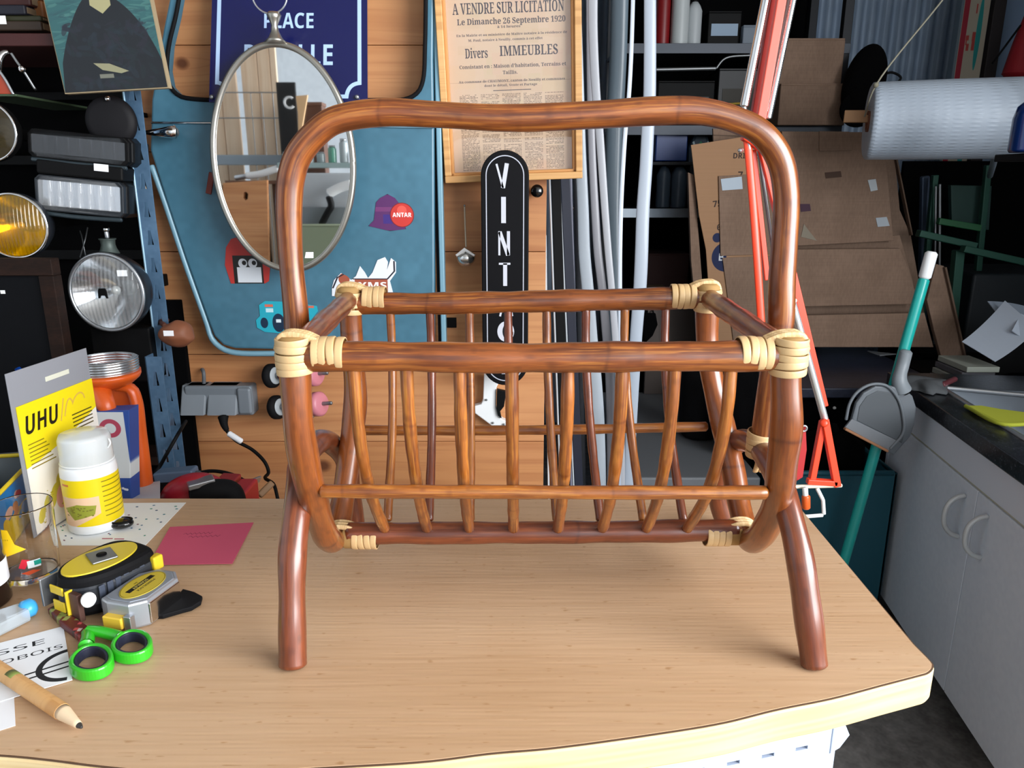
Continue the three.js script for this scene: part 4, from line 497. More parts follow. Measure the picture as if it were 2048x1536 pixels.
{ // scissors
  const t = thing('scissors', 'scissors', 'scissors with bright green ring handles lined in black', [-0.376, TY, -0.60]); const green = phys(0x2fae22, 0.35, { clearcoat: 0.3 });
  const y = TY + 0.0075; const ring = (cx, cz, a, b, n = 44) => Array.from({ length: n }, (_, i) => { const q = i / n * Math.PI * 2, u = a * Math.cos(q), v = b * Math.sin(q) * (1 + 0.12 * Math.cos(q)); return [cx + 0.73 * u + 0.68 * v, cz - 0.68 * u + 0.73 * v]; });
  for (const [cx, cz, a, b] of [[-0.3755, -0.5825, 0.0172, 0.0240], [-0.3508, -0.6055, 0.0168, 0.0232]]) { const r = wpart(t, 'ring_handle', boxUV(slab(ring(cx, cz, a, b), TY + 0.0125, 0.0115, 0.0018, [ring(cx, cz, a - 0.0042, b - 0.0042).reverse()])), green); part(r, 'soft_lining', boxUV(slab(ring(cx, cz, a - 0.0041, b - 0.0041), TY + 0.0115, 0.010, 0.0008, [ring(cx, cz, a - 0.0062, b - 0.0062).reverse()])), mat(0x1c2033, 0.6)); }
  wpart(t, 'shank', rod([[-0.405, y - 0.001, -0.629], [-0.398, y, -0.618], [-0.392, y, -0.604]], (q) => 0.005 + 0.002 * q, { sides: 12 }), green); wpart(t, 'shank', rod([[-0.405, y + 0.001, -0.629], [-0.392, y + 0.001, -0.627], [-0.374, y, -0.622], [-0.366, y, -0.618]], (q) => 0.005 + 0.001 * q, { sides: 12 }), green);
  const camo = canvasTex(256, 128, (c, W, H) => { c.fillStyle = '#5b1b1c'; c.fillRect(0, 0, W, H); for (let i = 0; i < 60; i++) { c.fillStyle = ['#8c2a25', '#2b1514', '#b9474a', '#c9b9b0'][i % 4]; c.fillRect(rr(W * 0.62, W), rr(0, H), rr(6, 20), rr(4, 14)); } for (let i = 0; i < 60; i++) { c.fillStyle = ['#3f4a23', '#8d9450', '#23281a', '#6e7a3c'][i % 4]; c.fillRect(rr(0, W * 0.6), rr(0, H), rr(8, 24), rr(4, 14)); } });
  wpart(t, 'blade_sheath', fitUV(boxUV(slab([[-0.4655, -0.668], [-0.462, -0.6755], [-0.43, -0.653], [-0.401, -0.632], [-0.398, -0.624], [-0.406, -0.619], [-0.44, -0.645]].reverse(), TY + 0.0085, 0.008, 0.0015)), 'x', 'z'), mat(0xffffff, 0.5, 0, { map: camo }), 'red and olive mottled blade sheath'); wpart(t, 'pivot_screw', rod([[-0.404, TY + 0.006, -0.6265], [-0.404, TY + 0.0105, -0.6265]], 0.004, { sides: 16 }), M.steel);
}
{ // price cards and pencil
  const ex = [0.843, -0.538], ey = [0.559, 0.829]; const TR = [-0.4393, -0.6479]; const at = (u, v, y) => [TR[0] - ex[0] * u + ey[0] * v, y, TR[1] - ex[1] * u + ey[1] * v];
  const pr = canvasTex(1200, 800, (c, W, H) => { c.fillStyle = '#edf1f6'; c.fillRect(0, 0, W, H); c.fillStyle = '#14171c'; const put = (t, xr, base, hh, ww, f) => { c.save(); c.font = f; c.translate(xr * W, base * H); const m = c.measureText(t).width; c.scale(ww * W / m, hh); c.textAlign = 'right'; c.fillText(t, 0, 0); c.restore(); }; put('CAISSE', 0.90, 0.235, 1.0, 0.56, '100px sans-serif'); put('IE BOBOIS', 0.985, 0.41, 0.95, 0.54, '84px sans-serif'); c.lineWidth = 40; c.strokeStyle = '#14171c'; c.beginPath(); c.arc(W * 1.0, H * 0.72, 190, Math.PI * 0.55, Math.PI * 1.5); c.stroke(); c.lineWidth = 18; c.beginPath(); c.moveTo(W * 0.77, H * 0.70); c.lineTo(W, H * 0.68); c.moveTo(W * 0.77, H * 0.78); c.lineTo(W, H * 0.76); c.stroke(); c.lineWidth = 40; c.beginPath(); c.ellipse(W * 0.47, H * 0.75, 190, 170, 0, 0, 7); c.stroke(); });
  single('price_card', 'card', 'white price card with black capitals and a euro sign, under the scissors', sheet([at(0.15, 0.0993, TY + 0.0014), at(0, 0.0993, TY + 0.0012), at(0, 0, TY + 0.001), at(0.15, 0, TY + 0.0014)], 0.0005), mat(0xffffff, 0.85, 0, { map: pr }));
  const BR = [-0.3976, -0.5093]; const b = (u, v) => [BR[0] - ex[0] * u - ey[0] * v, TY + 0.0006, BR[1] - ex[1] * u - ey[1] * v]; single('price_card', 'card', 'plain white card half hidden under the wooden pencil at the bottom left', sheet([b(0.12, 0), b(0, 0), b(0, 0.0993), b(0.12, 0.0993)], 0.0004), M.whitePaper);
  const p = thing('wooden_pencil', 'pencil', 'thick natural wooden pencil lying across the white cards', [-0.40, TY, -0.54]); const y = TY + 0.0084, A = [-0.475, y, -0.5855], B = [-0.3625, y, -0.5154], C = [-0.3412, y - 0.0008, -0.5010], D = [-0.3375, y - 0.001, -0.4985];
  wpart(p, 'shaft', rod([A, B], 0.0066, { sides: 18, n: 8, round: 0.05 }), mat(0xffffff, 0.55, 0, { map: rep(M.framePine.map, 8, 3) })); wpart(p, 'sharpened_cone', rod([B, C], (q) => 0.0063 - 0.0036 * q, { sides: 18, n: 6, round: 0 }), mat(0xe6cba8, 0.7), 'pale sharpened wood'); wpart(p, 'lead_tip', rod([C, D], (q) => 0.0025 - 0.0014 * q, { sides: 12, n: 3, round: 0.1 }), mat(0x33302e, 0.4)); wpart(p, 'green_print', rod([[-0.4325, y + 0.0006, -0.5592], [-0.4235, y + 0.0006, -0.5536]], 0.0062, { sides: 18, n: 2, round: 0 }), mat(0x6f7a3a, 0.6), 'green printed mark');
}

// ---------- behind the table, left ----------
{ const b = thing('low_bench', 'bench', 'low wooden bench behind the table that carries the clutter', [-0.6, 0, -1.25]); part(b, 'bench_top', boxAt(-0.55, 0.66, 0.575, 0.60, -0.05, 0.24), M.darkWood); for (const [x, z] of [[-0.5, -0.02], [0.6, -0.02], [-0.5, 0.2], [0.6, 0.2]]) part(b, 'leg', boxAt(x - 0.02, x + 0.02, 0, 0.575, z - 0.02, z + 0.02), M.darkWood); }
{ // orange kitchen machine with a ribbed silver collar
  const z = -1.12, c = [-0.6232,0.8906,-1.12], s = 0.0008; const t = thing('kitchen_shredder', 'kitchen machine', 'orange plastic kitchen shredder with a ribbed silver collar, behind the tub', [c[0], 0.6, z]);
  const lo = (g) => g.translate(c[0], c[1], z);
  const col = [[54, 26]]; for (let i = 0; i < 6; i++) { const yy = 26 - i * 5; col.push([56, yy - 1], [57.5, yy - 2], [56, yy - 4]); } col.push([50, -5]); wpart(t, 'ribbed_collar', lo(lathe([[46, 26], ...col].reverse().map(([x, y]) => [x * s, y * s]), 48)), mat(0xc9ccd0, 0.25, 0.9), 'ribbed silver collar');
  wpart(t, 'hopper', lo(lathe([[0, -36], [22, -34], [44, -24], [56, -14], [59, -8], [59, 0], [0, 0]].map(([x, y]) => [x * s, y * s]), 48)), M.orange); wpart(t, 'chute', rod([[-0.6397,0.867,-1.11], [-0.6178,0.8582,-1.085], [-0.6061,0.8455,-1.075], [-0.6096,0.8283,-1.08]], (q) => (27 - 15 * q) * s, { sides: 22, n: 20 }), M.orange);
  wpart(t, 'stand_arm', rod([[-0.6291,0.8586,-1.15], [-0.6059,0.8536,-1.15], [-0.6003,0.8354,-1.15], [-0.6015,0.7765,-1.15], [-0.6035,0.6967,-1.15], [-0.6045,0.6495,-1.15]], (q) => (10 + 5 * q) * s, { sides: 14, n: 40, squash: 1.4 }), M.orange); wpart(t, 'foot', boxAt(c[0] - 0.05, c[0] + 0.085, 0.6, 0.618, z - 0.09, z + 0.03, 0.006), M.orange);
  wpart(t, 'inner_wall', boxUV(plate([[-0.684,0.8575],[-0.6114,0.8492],[-0.6102,0.6944],[-0.708,0.6944]], -1.155, 0.01, 0.002)), M.orange);
}
{ const t = thing('printed_box', 'box', 'white box with blue edges and a red ring print, behind the tub', [-0.6134, 0.6, -1.075]); const q = [[-0.6593,0.6778],[-0.5848,0.6778],[-0.5657,0.8462],[-0.6349,0.8424]]; wpart(t, 'carton', fitUV(plate(q, -1.06, 0.03, 0.001)), mat(0xffffff, 0.5, 0, { map: canvasTex(256, 512, (c, W, H) => { c.fillStyle = '#cfd3d4'; c.fillRect(0, 0, W, H); c.fillStyle = '#2b4c97'; c.fillRect(W * 0.9, 0, W * 0.1, H); c.fillRect(0, H * 0.64, W, H * 0.36); c.fillRect(0, 0, W, 10); c.strokeStyle = '#b0445a'; c.lineWidth = 20; c.beginPath(); c.arc(W * 0.66, H * 0.17, 34, 0, 7); c.stroke(); c.fillStyle = '#4b4a5c'; c.fillRect(W * 0.1, H * 0.15, W * 0.22, 20); c.fillStyle = '#e9edf4'; for (let i = 0; i < 20; i++) { c.beginPath(); c.arc(rr(W * 0.5, W), rr(H * 0.72, H * 0.8), 6, 0, 7); c.fill(); } }) })); }
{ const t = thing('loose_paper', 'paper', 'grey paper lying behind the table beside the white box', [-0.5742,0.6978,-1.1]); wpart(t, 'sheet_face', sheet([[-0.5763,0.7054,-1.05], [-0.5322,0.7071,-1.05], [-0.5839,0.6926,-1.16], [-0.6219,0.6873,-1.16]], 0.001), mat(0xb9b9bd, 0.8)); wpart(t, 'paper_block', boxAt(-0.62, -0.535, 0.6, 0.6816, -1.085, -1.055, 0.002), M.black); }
{ const g = sheet([[-0.8706,0.8521,-1.3], [-0.8402,0.8521,-1.3], [-0.8422,0.8291,-1.3], [-0.8734,0.8245,-1.3]], 0.01); const t = thing('blue_funnel', 'funnel', 'blue plastic funnel in the dark behind the UHU packet', [-0.8599,0.8198,-1.3]); const c = [-0.8545,0.8521,-1.3]; wpart(t, 'cone', lathe([[0.003, -0.05], [0.006, -0.03], [0.026, -0.005], [0.028, 0], [0.026, 0.001], [0.022, -0.004]], 28).translate(...c), phys(0x1148a8, 0.3)); wpart(t, 'spout', rod([[c[0], c[1] - 0.03, c[2]], [c[0], 0.6, c[2]]], 0.004, { sides: 10 }), phys(0x1148a8, 0.3)); }
{ // slotted steel upright
  const z = -1.40; const xl = -0.6802, t = thing('shelf_upright', 'shelf post', 'blue-grey slotted steel shelf upright between the headlights and the car door', [xl, 0, z]); const wf = 0.030, H = 2.2;
  const slots = []; for (let y = 0.06; y < H - 0.05; y += 0.05) slots.push([[0.009, y], [0.021, y], [0.019, y + 0.011], [0.0175, y + 0.026], [0.0125, y + 0.026], [0.011, y + 0.011]]);
  part(t, 'front_flange', boxUV(plate([[0, 0], [wf, 0], [wf, H], [0, H]], 0, 0.002, 0.0003, slots)), M.rackBlue); part(t, 'side_flange', boxAt(0, 0.002, 0, H, -0.035, 0, 0.0005), M.rackBlue); part(t, 'highlight_edge', rod([[0, 0, 0], [0, H, 0]], 0.0022, { sides: 8 }), mat(0x8fb0c4, 0.35, 0.4), [0, 0, 0], [0, 0, 0], 'pale edge with its highlight painted in');  // lighter rod puts the flange highlight into its colour
  const t2 = thing('shelf_upright', 'shelf post', 'short slotted steel post standing in front of the shelf upright, behind the tub', [-0.6682, 0, -1.33]); const s2 = slots.filter((s) => s[0][1] < 0.84); part(t2, 'front_flange', boxUV(plate([[0, 0], [wf, 0], [wf, 0.865], [0, 0.865]], 0, 0.002, 0.0003, s2)), M.rackBlue); part(t2, 'side_flange', boxAt(0, 0.002, 0, 0.865, -0.03, 0, 0.0005), M.rackBlue);
}
{ // weatherproof double socket
  const z = -1.5; const t = thing('wall_socket', 'socket', 'grey weatherproof double socket with sloping covers on the pine boards', [-0.631,0.6857,-1.52]); const bl = [-0.6937,0.6954,-1.5], br = [-0.5491,0.6954,-1.5], h = 0.0646, s = h / 62; const gm = mat(0x767d84, 0.45);
  const pr = (x0, x1) => boxUV(xf(plate([[0, 0], [0.055, 0.006], [0.030, h], [0, h]], 0, x1 - x0, 0.003), [x0, bl[1], -1.55], [0, -Math.PI / 2, 0]));
  wpart(t, 'back_box', boxAt(bl[0] + 0.006, br[0] + 0.004, bl[1], bl[1] + h, -1.55, -1.512, 0.006), gm); wpart(t, 'flap_cover', pr(bl[0], bl[0] + 0.052).translate(0, 0, 0), mat(0x848b92, 0.4)); wpart(t, 'flap_cover', pr(bl[0] + 0.056, bl[0] + 0.118), mat(0x848b92, 0.4)); wpart(t, 'end_cap', boxAt(bl[0] + 0.118, br[0] + 0.003, bl[1] + 0.004, bl[1] + h - 0.003, -1.55, -1.506, 0.006), gm); wpart(t, 'conduit', rod([[-0.6534,0.751,-1.535], [-0.651,0.7838,-1.535], [-0.6576,0.789,-1.545]], 0.004, { sides: 10 }), M.greyPlastic);
}
{ const t = thing('power_cable', 'cable', 'black cable with a white tag running down from the wall socket', [-0.4992,0.542,-1.45]); wpart(t, 'plug', rod([[-0.6053,0.6987,-1.5], [-0.6009,0.6843,-1.49], [-0.5942,0.6707,-1.485]], (q) => 0.011 - 0.006 * q, { sides: 14 }), M.blackRubber); wpart(t, 'cord', rod([[-0.5961,0.6728,-1.485], [-0.5774,0.6526,-1.48], [-0.5429,0.6305,-1.48], [-0.5157,0.6064,-1.47], [-0.5068,0.5881,-1.46], [-0.5079,0.5851,-1.44], [-0.4772,0.5852,-1.4], [-0.465,0.5616,-1.38]], 0.0036, { sides: 8, n: 70 }), M.black); wpart(t, 'cable_tag', rod([[-0.5913,0.6673,-1.482], [-0.5625,0.6489,-1.478]], 0.0062, { sides: 10 }), M.tag, 'white cable tag');
  const t2 = thing('power_cable', 'cable', 'black cable slung between the slotted post and the charger block', [-0.6622,0.641,-1.34]); wpart(t2, 'cord', rod([[-0.6476,0.7134,-1.42], [-0.6255,0.7149,-1.33], [-0.6386,0.6875,-1.31], [-0.658,0.6579,-1.31], [-0.6621,0.6471,-1.28], [-0.6331,0.6363,-1.2]], 0.0034, { sides: 8, n: 50 }), M.black); }
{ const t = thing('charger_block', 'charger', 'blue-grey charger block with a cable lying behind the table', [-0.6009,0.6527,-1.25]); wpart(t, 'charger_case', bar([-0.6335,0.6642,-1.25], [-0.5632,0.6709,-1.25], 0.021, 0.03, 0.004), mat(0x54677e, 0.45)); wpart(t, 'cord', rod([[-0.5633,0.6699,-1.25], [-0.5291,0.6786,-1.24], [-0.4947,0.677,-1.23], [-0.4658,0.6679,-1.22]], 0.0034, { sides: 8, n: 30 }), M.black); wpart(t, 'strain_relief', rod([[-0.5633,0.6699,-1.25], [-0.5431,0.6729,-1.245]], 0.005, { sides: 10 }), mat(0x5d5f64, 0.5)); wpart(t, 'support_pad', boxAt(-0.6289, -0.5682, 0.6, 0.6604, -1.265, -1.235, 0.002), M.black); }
{ // red and black power tool
  const t = thing('power_tool', 'power tool', 'red and black cordless power tool lying behind the table', [-0.4905, 0.6, -1.15]); wpart(t, 'red_housing', rod([[-0.56,0.6736,-1.12], [-0.534,0.6892,-1.12], [-0.5053,0.6937,-1.13], [-0.4813,0.6852,-1.15]], (q) => 0.014 + 0.012 * Math.sin(q * 3), { sides: 16, n: 24 }), phys(0x9c1a2a, 0.35)); wpart(t, 'black_body', rod([[-0.5093,0.6935,-1.11], [-0.4811,0.6961,-1.11], [-0.4536,0.6892,-1.12], [-0.4476,0.6675,-1.12]], 0.019, { sides: 16, n: 24 }), M.blackRubber); wpart(t, 'red_battery', boxAt(-0.462, -0.4314, 0.6, 0.6861, -1.19, -1.12, 0.005), phys(0xa51c22, 0.4)); wpart(t, 'battery_cap', bar([-0.5034,0.678,-1.2], [-0.471,0.6761,-1.2], 0.012, 0.04, 0.003), phys(0x8c1a20, 0.4)); wpart(t, 'metal_chuck', bar([-0.5114,0.7089,-1.1], [-0.4769,0.7125,-1.12], 0.009, 0.03, 0.002), M.steel);
  const s = thing('scraper_blade', 'scraper', 'grey flat scraper blade leaning over the red tool', [-0.4882,0.622,-1.3]); wpart(s, 'steel_blade', bar([-0.4853,0.646,-1.25], [-0.4681,0.639,-1.3], 0.013, 0.004, 0.001), M.steel); wpart(s, 'wood_handle', bar([-0.4547,0.6267,-1.25], [-0.4352,0.6444,-1.27], 0.012, 0.012, 0.003), mat(0x8d6a48, 0.6)); }
{ // two skate-truck hooks and a dark strip filling the gap by the upright
  single('dark_strip', 'lath', 'dark strip filling the gap just right of the slotted shelf upright', boxAt(-0.7205, -0.6842, 0, 0.9368, -1.549, -1.535, 0.002), M.blackMatt);
  for (const [i, v] of [[0, 752], [1, 815]]) { const t = thing('wheel_hook', 'wall hook', i ? 'lower wall hook made of a skate axle with a black and a pink wheel' : 'upper wall hook made of a skate axle with a black and a pink wheel', i ? [-0.4451,0.6844,-1.5] : [-0.4401,0.753,-1.5]); const a = i ? [-0.5057,0.7112,-1.52] : [-0.5105,0.78,-1.52], b = i ? [-0.3665,0.7374,-1.465] : [-0.3706,0.8004,-1.465];
    const A = V(a), B = V(b), d = B.clone().sub(A).normalize(); const pt = (q, k) => A.clone().addScaledVector(d, q).toArray();
    wpart(t, 'axle', rod([pt(-0.006), b], 0.004, { sides: 10 }), M.steelDull); const wl = (q, m, w) => rod([pt(q), pt(q + w)], 0.0255, { sides: 32, round: 0.22 });
    const bw = wpart(t, 'black_wheel', wl(0, 0, 0.020), M.blackRubber); part(bw, 'hub_disc', rod([pt(0.016), pt(0.0222)], 0.018, { sides: 28, round: 0.1 }), mat(0xa9b0b4, 0.5)); part(bw, 'axle_nut', rod([pt(0.022), pt(0.028)], 0.006, { sides: 6, round: 0.1 }), M.steelDull);
    wpart(t, 'pink_wheel', wl(0.105, 0, 0.024), phys(0xcf7f8c, 0.4)); wpart(t, 'hanger', rod([pt(0.03), pt(0.10)], 0.010, { sides: 14 }), mat(0x6e1620, 0.4, 0.3)); wpart(t, 'base_plate', boxAt(a[0] + 0.04, a[0] + 0.09, a[1] - 0.018, a[1] + 0.018, -1.549, -1.50, 0.003), M.steelDull); }
}
{ const t = thing('leather_pouch', 'pouch', 'lumpy brown leather pouch with a white price tag on the pine wall', [-0.6243,0.8744,-1.37]); const c = [-0.6215,0.8991,-1.37], s = 0.0009; const g = new THREE.SphereGeometry(1, 28, 18), p = g.attributes.position; for (let i = 0; i < p.count; i++) { const k = 1 + 0.18 * vnoise(p.getX(i) * 2 + 5, p.getY(i) * 2 + 5, 64, 64, 5) + 0.1 * vnoise(p.getZ(i) * 3 + 9, p.getX(i) * 3 + 9, 64, 64, 6); p.setXYZ(i, p.getX(i) * 31 * s * k, p.getY(i) * 23 * s * k, p.getZ(i) * 26 * s * k); } g.computeVertexNormals(); wpart(t, 'pouch_body', g.translate(c[0], c[1], c[2] + 0.0), mat(0x7d4a30, 0.6)); wpart(t, 'price_tag', boxAt(c[0] - 14 * s, c[0] + 6 * s, c[1] + 2 * s, c[1] + 13 * s, c[2] + 0.027, c[2] + 0.0285, 0), M.tag); wpart(t, 'strap_loop', rod([[-0.6476,0.9123,-1.38], [-0.6731,0.9126,-1.42], [-0.7206,0.8933,-1.55]], 0.005, { sides: 10, n: 16 }), mat(0x6a3a26, 0.6)); }

// ---------- dark shelf of old car lamps, left ----------
{
  const s = thing('storage_shelf', 'shelf', 'dark wall shelf on the far left that holds the old car lamps', [-1.0, 0, -1.5]);
  const x0 = -1.7, x1 = -0.7333; const w = (n, g, m) => wpart(s, n, g, m);
  w('back_panel', boxAt(x0, x1, 0.3, 2.3, -1.62, -1.605, 0), M.blackMatt); w('end_panel', boxAt(x0, x0 + 0.02, 0, 2.3, -1.6, -1.28, 0.002), M.darkWood);
  w('shelf_board', boxAt(x0, -0.7678, 1.3917, 1.4118, -1.60, -1.36, 0.002), mat(0x3a120f, 0.6)); w('shelf_board', boxAt(x0, x1 - 0.02, 1.4917, 1.511, -1.60, -1.36, 0.002), M.darkWood); w('shelf_board', boxAt(x0, x1 - 0.02, 0.58, 0.60, -1.60, -1.52, 0.002), M.darkWood); w('shelf_upright', boxAt(x0 + 0.3, x0 + 0.33, 0, 2.3, -1.6, -1.57, 0.002), M.darkWood);
  w('hook_rail', boxAt(x0, x1 - 0.03, 1.0147, 1.0354, -1.606, -1.585, 0.002), M.black); w('hook_rail', boxAt(x0, x1 - 0.03, 1.2052, 1.2246, -1.606, -1.585, 0.002), M.black); w('hook_rail', boxAt(x0, x1 - 0.03, 1.3288, 1.3455, -1.606, -1.585, 0.002), M.black);
}
{ // books and tins on the red-brown board
  const zf = -1.40; const B = [['dark brown cloth book lying flat, lowest of the pile at top left', -60, 112, 46, 66, 0x2e2014], ['dark olive book with a stained cover, second in the pile at top left', -60, 100, 34, 46, 0x2a2a12], ['dark navy book in the pile at top left, under the maroon one', -60, 78, 14, 34, 0x11121f], ['maroon book near the top of the pile at top left', -60, 92, -12, 14, 0x38140f]];
  const geos = [boxAt(-0.9292, -0.7955, 1.4189, 1.4346, -1.56, -1.38, 0.003), boxAt(-0.9269, -0.7969, 1.4346, 1.444, -1.56, -1.385, 0.003), boxAt(-0.9245, -0.8188, 1.444, 1.4596, -1.56, -1.38, 0.003), boxAt(-0.9211, -0.814, 1.4596, 1.4797, -1.56, -1.39, 0.003)];
  B.forEach((b, i) => { geos[i].computeBoundingBox(); const bb = geos[i].boundingBox; const t = thing('stacked_book', 'book', b[0], [(bb.min.x + bb.max.x) / 2, bb.min.y, -1.47]); wpart(t, 'cover', geos[i], mat(b[5], 0.6)); wpart(t, 'page_block', boxAt(bb.max.x - 0.01, bb.max.x + 0.0012, bb.min.y + 0.003, bb.max.y - 0.003, bb.min.z + 0.006, bb.max.z - 0.006, 0), mat(0x6f5c45, 0.8)); if (i === 2) wpart(t, 'label', boxAt(-0.8736, -0.8526, 1.4289, 1.442, -1.3795, -1.3785, 0), M.tag, 'white label'); });
  const t = thing('wood_block', 'block', 'orange-brown wooden block standing beside the pile of dark books', [-0.8187, 1.4384 , -1.42]); part(t, 'block_body', boxAt(-0.013, 0.013, 0, 0.034, -0.06, 0.01, 0.003), mat(0x7a4a22, 0.6)); part(t, 'block_cap', boxAt(-0.011, 0.011, 0.034, 0.05, -0.05, 0.008, 0.003), mat(0x4e2c16, 0.6));
}
{ // dark painted panel (a plain stand-in of the same size and colours)
  const pr = canvasTex(512, 640, (c, W, H) => { const g = ['#2c5558', '#3d6b68', '#4f7d74', '#2a4a50']; c.fillStyle = '#2f5a5c'; c.fillRect(0, 0, W, H); for (let i = 0; i < 260; i++) { c.fillStyle = g[i % 4]; c.globalAlpha = 0.5; c.beginPath(); c.ellipse(rr(0, W), rr(0, H * 0.62), rr(10, 60), rr(3, 12), rr(-0.5, 0.2), 0, 7); c.fill(); } c.globalAlpha = 1; c.fillStyle = '#14191f'; c.beginPath(); c.moveTo(0, H); c.lineTo(20, H * 0.72); c.bezierCurveTo(80, H * 0.4, 150, H * 0.18, 200, H * 0.1); c.lineTo(330, H * 0.1); c.bezierCurveTo(420, H * 0.22, 480, H * 0.45, W, H * 0.72); c.lineTo(W, H); c.fill(); c.fillStyle = '#a09a72'; c.beginPath(); c.moveTo(225, 0); c.lineTo(320, 0); c.lineTo(318, H * 0.18); c.lineTo(270, H * 0.26); c.lineTo(215, H * 0.18); c.fill(); for (let i = 0; i < 130; i++) { c.fillStyle = ['#1d2630', '#20202c', '#162226'][i % 3]; c.globalAlpha = 0.6; c.beginPath(); c.ellipse(rr(60, W - 40), rr(H * 0.35, H), rr(10, 50), rr(4, 16), rr(0, 3), 0, 7); c.fill(); } c.globalAlpha = 1; c.fillStyle = '#8d8a6c'; c.beginPath(); c.moveTo(170, H * 0.73); c.lineTo(250, H * 0.74); c.lineTo(340, H * 0.82); c.lineTo(300, H * 0.84); c.lineTo(210, H * 0.80); c.fill(); c.fillStyle = '#6f7064'; c.fillRect(190, H * 0.84, 70, 26); });
  const t = thing('painted_panel', 'picture', 'small dark painting on a wooden panel with a teal ground, hung beside the car door', [-0.661,1.3157,-1.34]); const q = [[-0.7492,1.3141,-1.34], [-0.5738,1.3236,-1.34], [-0.5893,1.4797,-1.34], [-0.7641,1.4797,-1.34]];
  wpart(t, 'wooden_panel', sheet(q, 0.012), mat(0x9c8a6c, 0.7)); const e = (a, b, f) => a.map((x, i) => x + (b[i] - x) * f); const c = [0, 1, 2].map((i) => (q[0][i] + q[1][i] + q[2][i] + q[3][i]) / 4); wpart(t, 'painted_face', sheet(q.map((p) => { const r = e(p, c, 0.022); r[2] += 0.0015; return r; }), 0.0012), mat(0xffffff, 0.55, 0, { map: pr }), 'dark abstract paint'); wpart(t, 'hanging_bracket', boxAt(c[0] - 0.07, c[0] - 0.05, c[1] + 0.02, c[1] + 0.04, -1.606, -1.352, 0.002), M.black);
}
const lensGlass = (tint) => phys(tint, 0.06, { transmission: 0.9, thickness: 0, ior: 1.5 });
const flute = dataTex(256, 256, (u, v) => { const k = 128 + 110 * Math.sin(u * Math.PI * 2 * 18); return [k, k, k]; }, false);
const lensFluted = (tint) => phys(tint, 0.08, { transmission: 0.88, thickness: 0, bumpMap: flute, bumpScale: 0.0012 });
function roundLamp(name, label, c, R, { lens = 0xffffff, shell = M.black, rim = M.chrome, turn = 0, fluted = true, depth = 1.1 } = {}) {
  const t = thing(name, 'car lamp', label, c, turn); const X = (g) => g.rotateX(Math.PI / 2);
  part(t, 'shell', X(lathe([[0, -R * depth], [R * 0.5, -R * depth * 0.96], [R * 0.85, -R * depth * 0.7], [R * 1.02, -R * 0.35], [R * 1.05, -R * 0.1], [R * 1.03, 0]], 48)), shell);
  part(t, 'reflector', X(lathe([[R * 0.08, -R * 0.62], [R * 0.4, -R * 0.5], [R * 0.7, -R * 0.28], [R * 0.94, 0.0]], 48)), mat(0xd5dade, 0.14, 1)); part(t, 'rim', new THREE.TorusGeometry(R, R * 0.045, 12, 64), rim);
  const lg = X(lathe([[0, R * 0.17], [R * 0.3, R * 0.155], [R * 0.6, R * 0.11], [R * 0.85, R * 0.045], [R * 0.975, 0]], 56)); const p = lg.attributes.position, uv = lg.attributes.uv; for (let i = 0; i < p.count; i++) uv.setXY(i, p.getX(i) / (2 * R) + 0.5, p.getY(i) / (2 * R) + 0.5); part(t, 'lens', lg, fluted ? lensFluted(lens) : lensGlass(lens)); part(t, 'bulb', new THREE.SphereGeometry(R * 0.12, 16, 12), mat(0xcfd3d0, 0.2, 0.3), [0, 0, -R * 0.42]); return t;
}
{
  const c = [-0.7371,0.9778,-1.36], R = 0.0695; const t = roundLamp('round_headlight', 'large round chrome headlight with a black emblem in its lens and a price tag', c, R, { shell: phys(0x1a1b1f, 0.35), rim: M.steel, turn: -0.08 });
  part(t, 'emblem', boxUV(plate([[-0.009, -0.009], [-0.006, -0.009], [-0.004, -0.004], [0.004, -0.004], [0.006, -0.009], [0.009, -0.009], [0.008, 0.004], [0.006, 0.009], [-0.006, 0.009], [-0.008, 0.004]], R * 0.185, 0.003, 0.0005)), M.black, [0, 0, 0], [0, 0, 0], 'small black emblem'); part(t, 'price_tag', boxAt(0.026, 0.043, 0.030, 0.041, R * 0.125, R * 0.135, 0), M.tag, [0, 0, 0], [0, 0.2, 0]);
  const nk = part(t, 'top_bracket', lathe([[0.018, R * 0.98], [0.014, R * 1.1], [0.012, R * 1.2], [0.0125, R * 1.32], [0.0145, R * 1.34], [0.0145, R * 1.37], [0, R * 1.37]], 24), mat(0x4a5450, 0.5, 0.4), [0, 0, -R * 0.35]); part(nk, 'stud', rod([[0, R * 1.37, 0], [0, R * 1.58, 0]], 0.004, { sides: 12 }), M.steel); part(nk, 'stud_knob', new THREE.SphereGeometry(0.006, 14, 10), M.chrome, [0, R * 1.6, 0]);
  part(t, 'mounting_arm', boxAt(-0.012, 0.012, -0.012, 0.012, -0.245, -R * 1.0, 0.002), M.black);
  const b = thing('mounting_block', 'block', 'black mounting block with a steel screw below the large round headlight', [-0.7402, 0.8036, -1.40]); part(b, 'block_body', boxAt(-0.05, 0.062, 0, 0.105, -0.03, 0.02, 0.004), M.black); part(b, 'block_arm', boxAt(-0.05, -0.03, 0.04, 0.06, -0.205, -0.03, 0.002), M.black); part(b, 'screw', rod([[0.062, 0.045, 0.018], [0.062, 0.045, 0.026]], 0.0045, { sides: 14 }), M.steel);
}
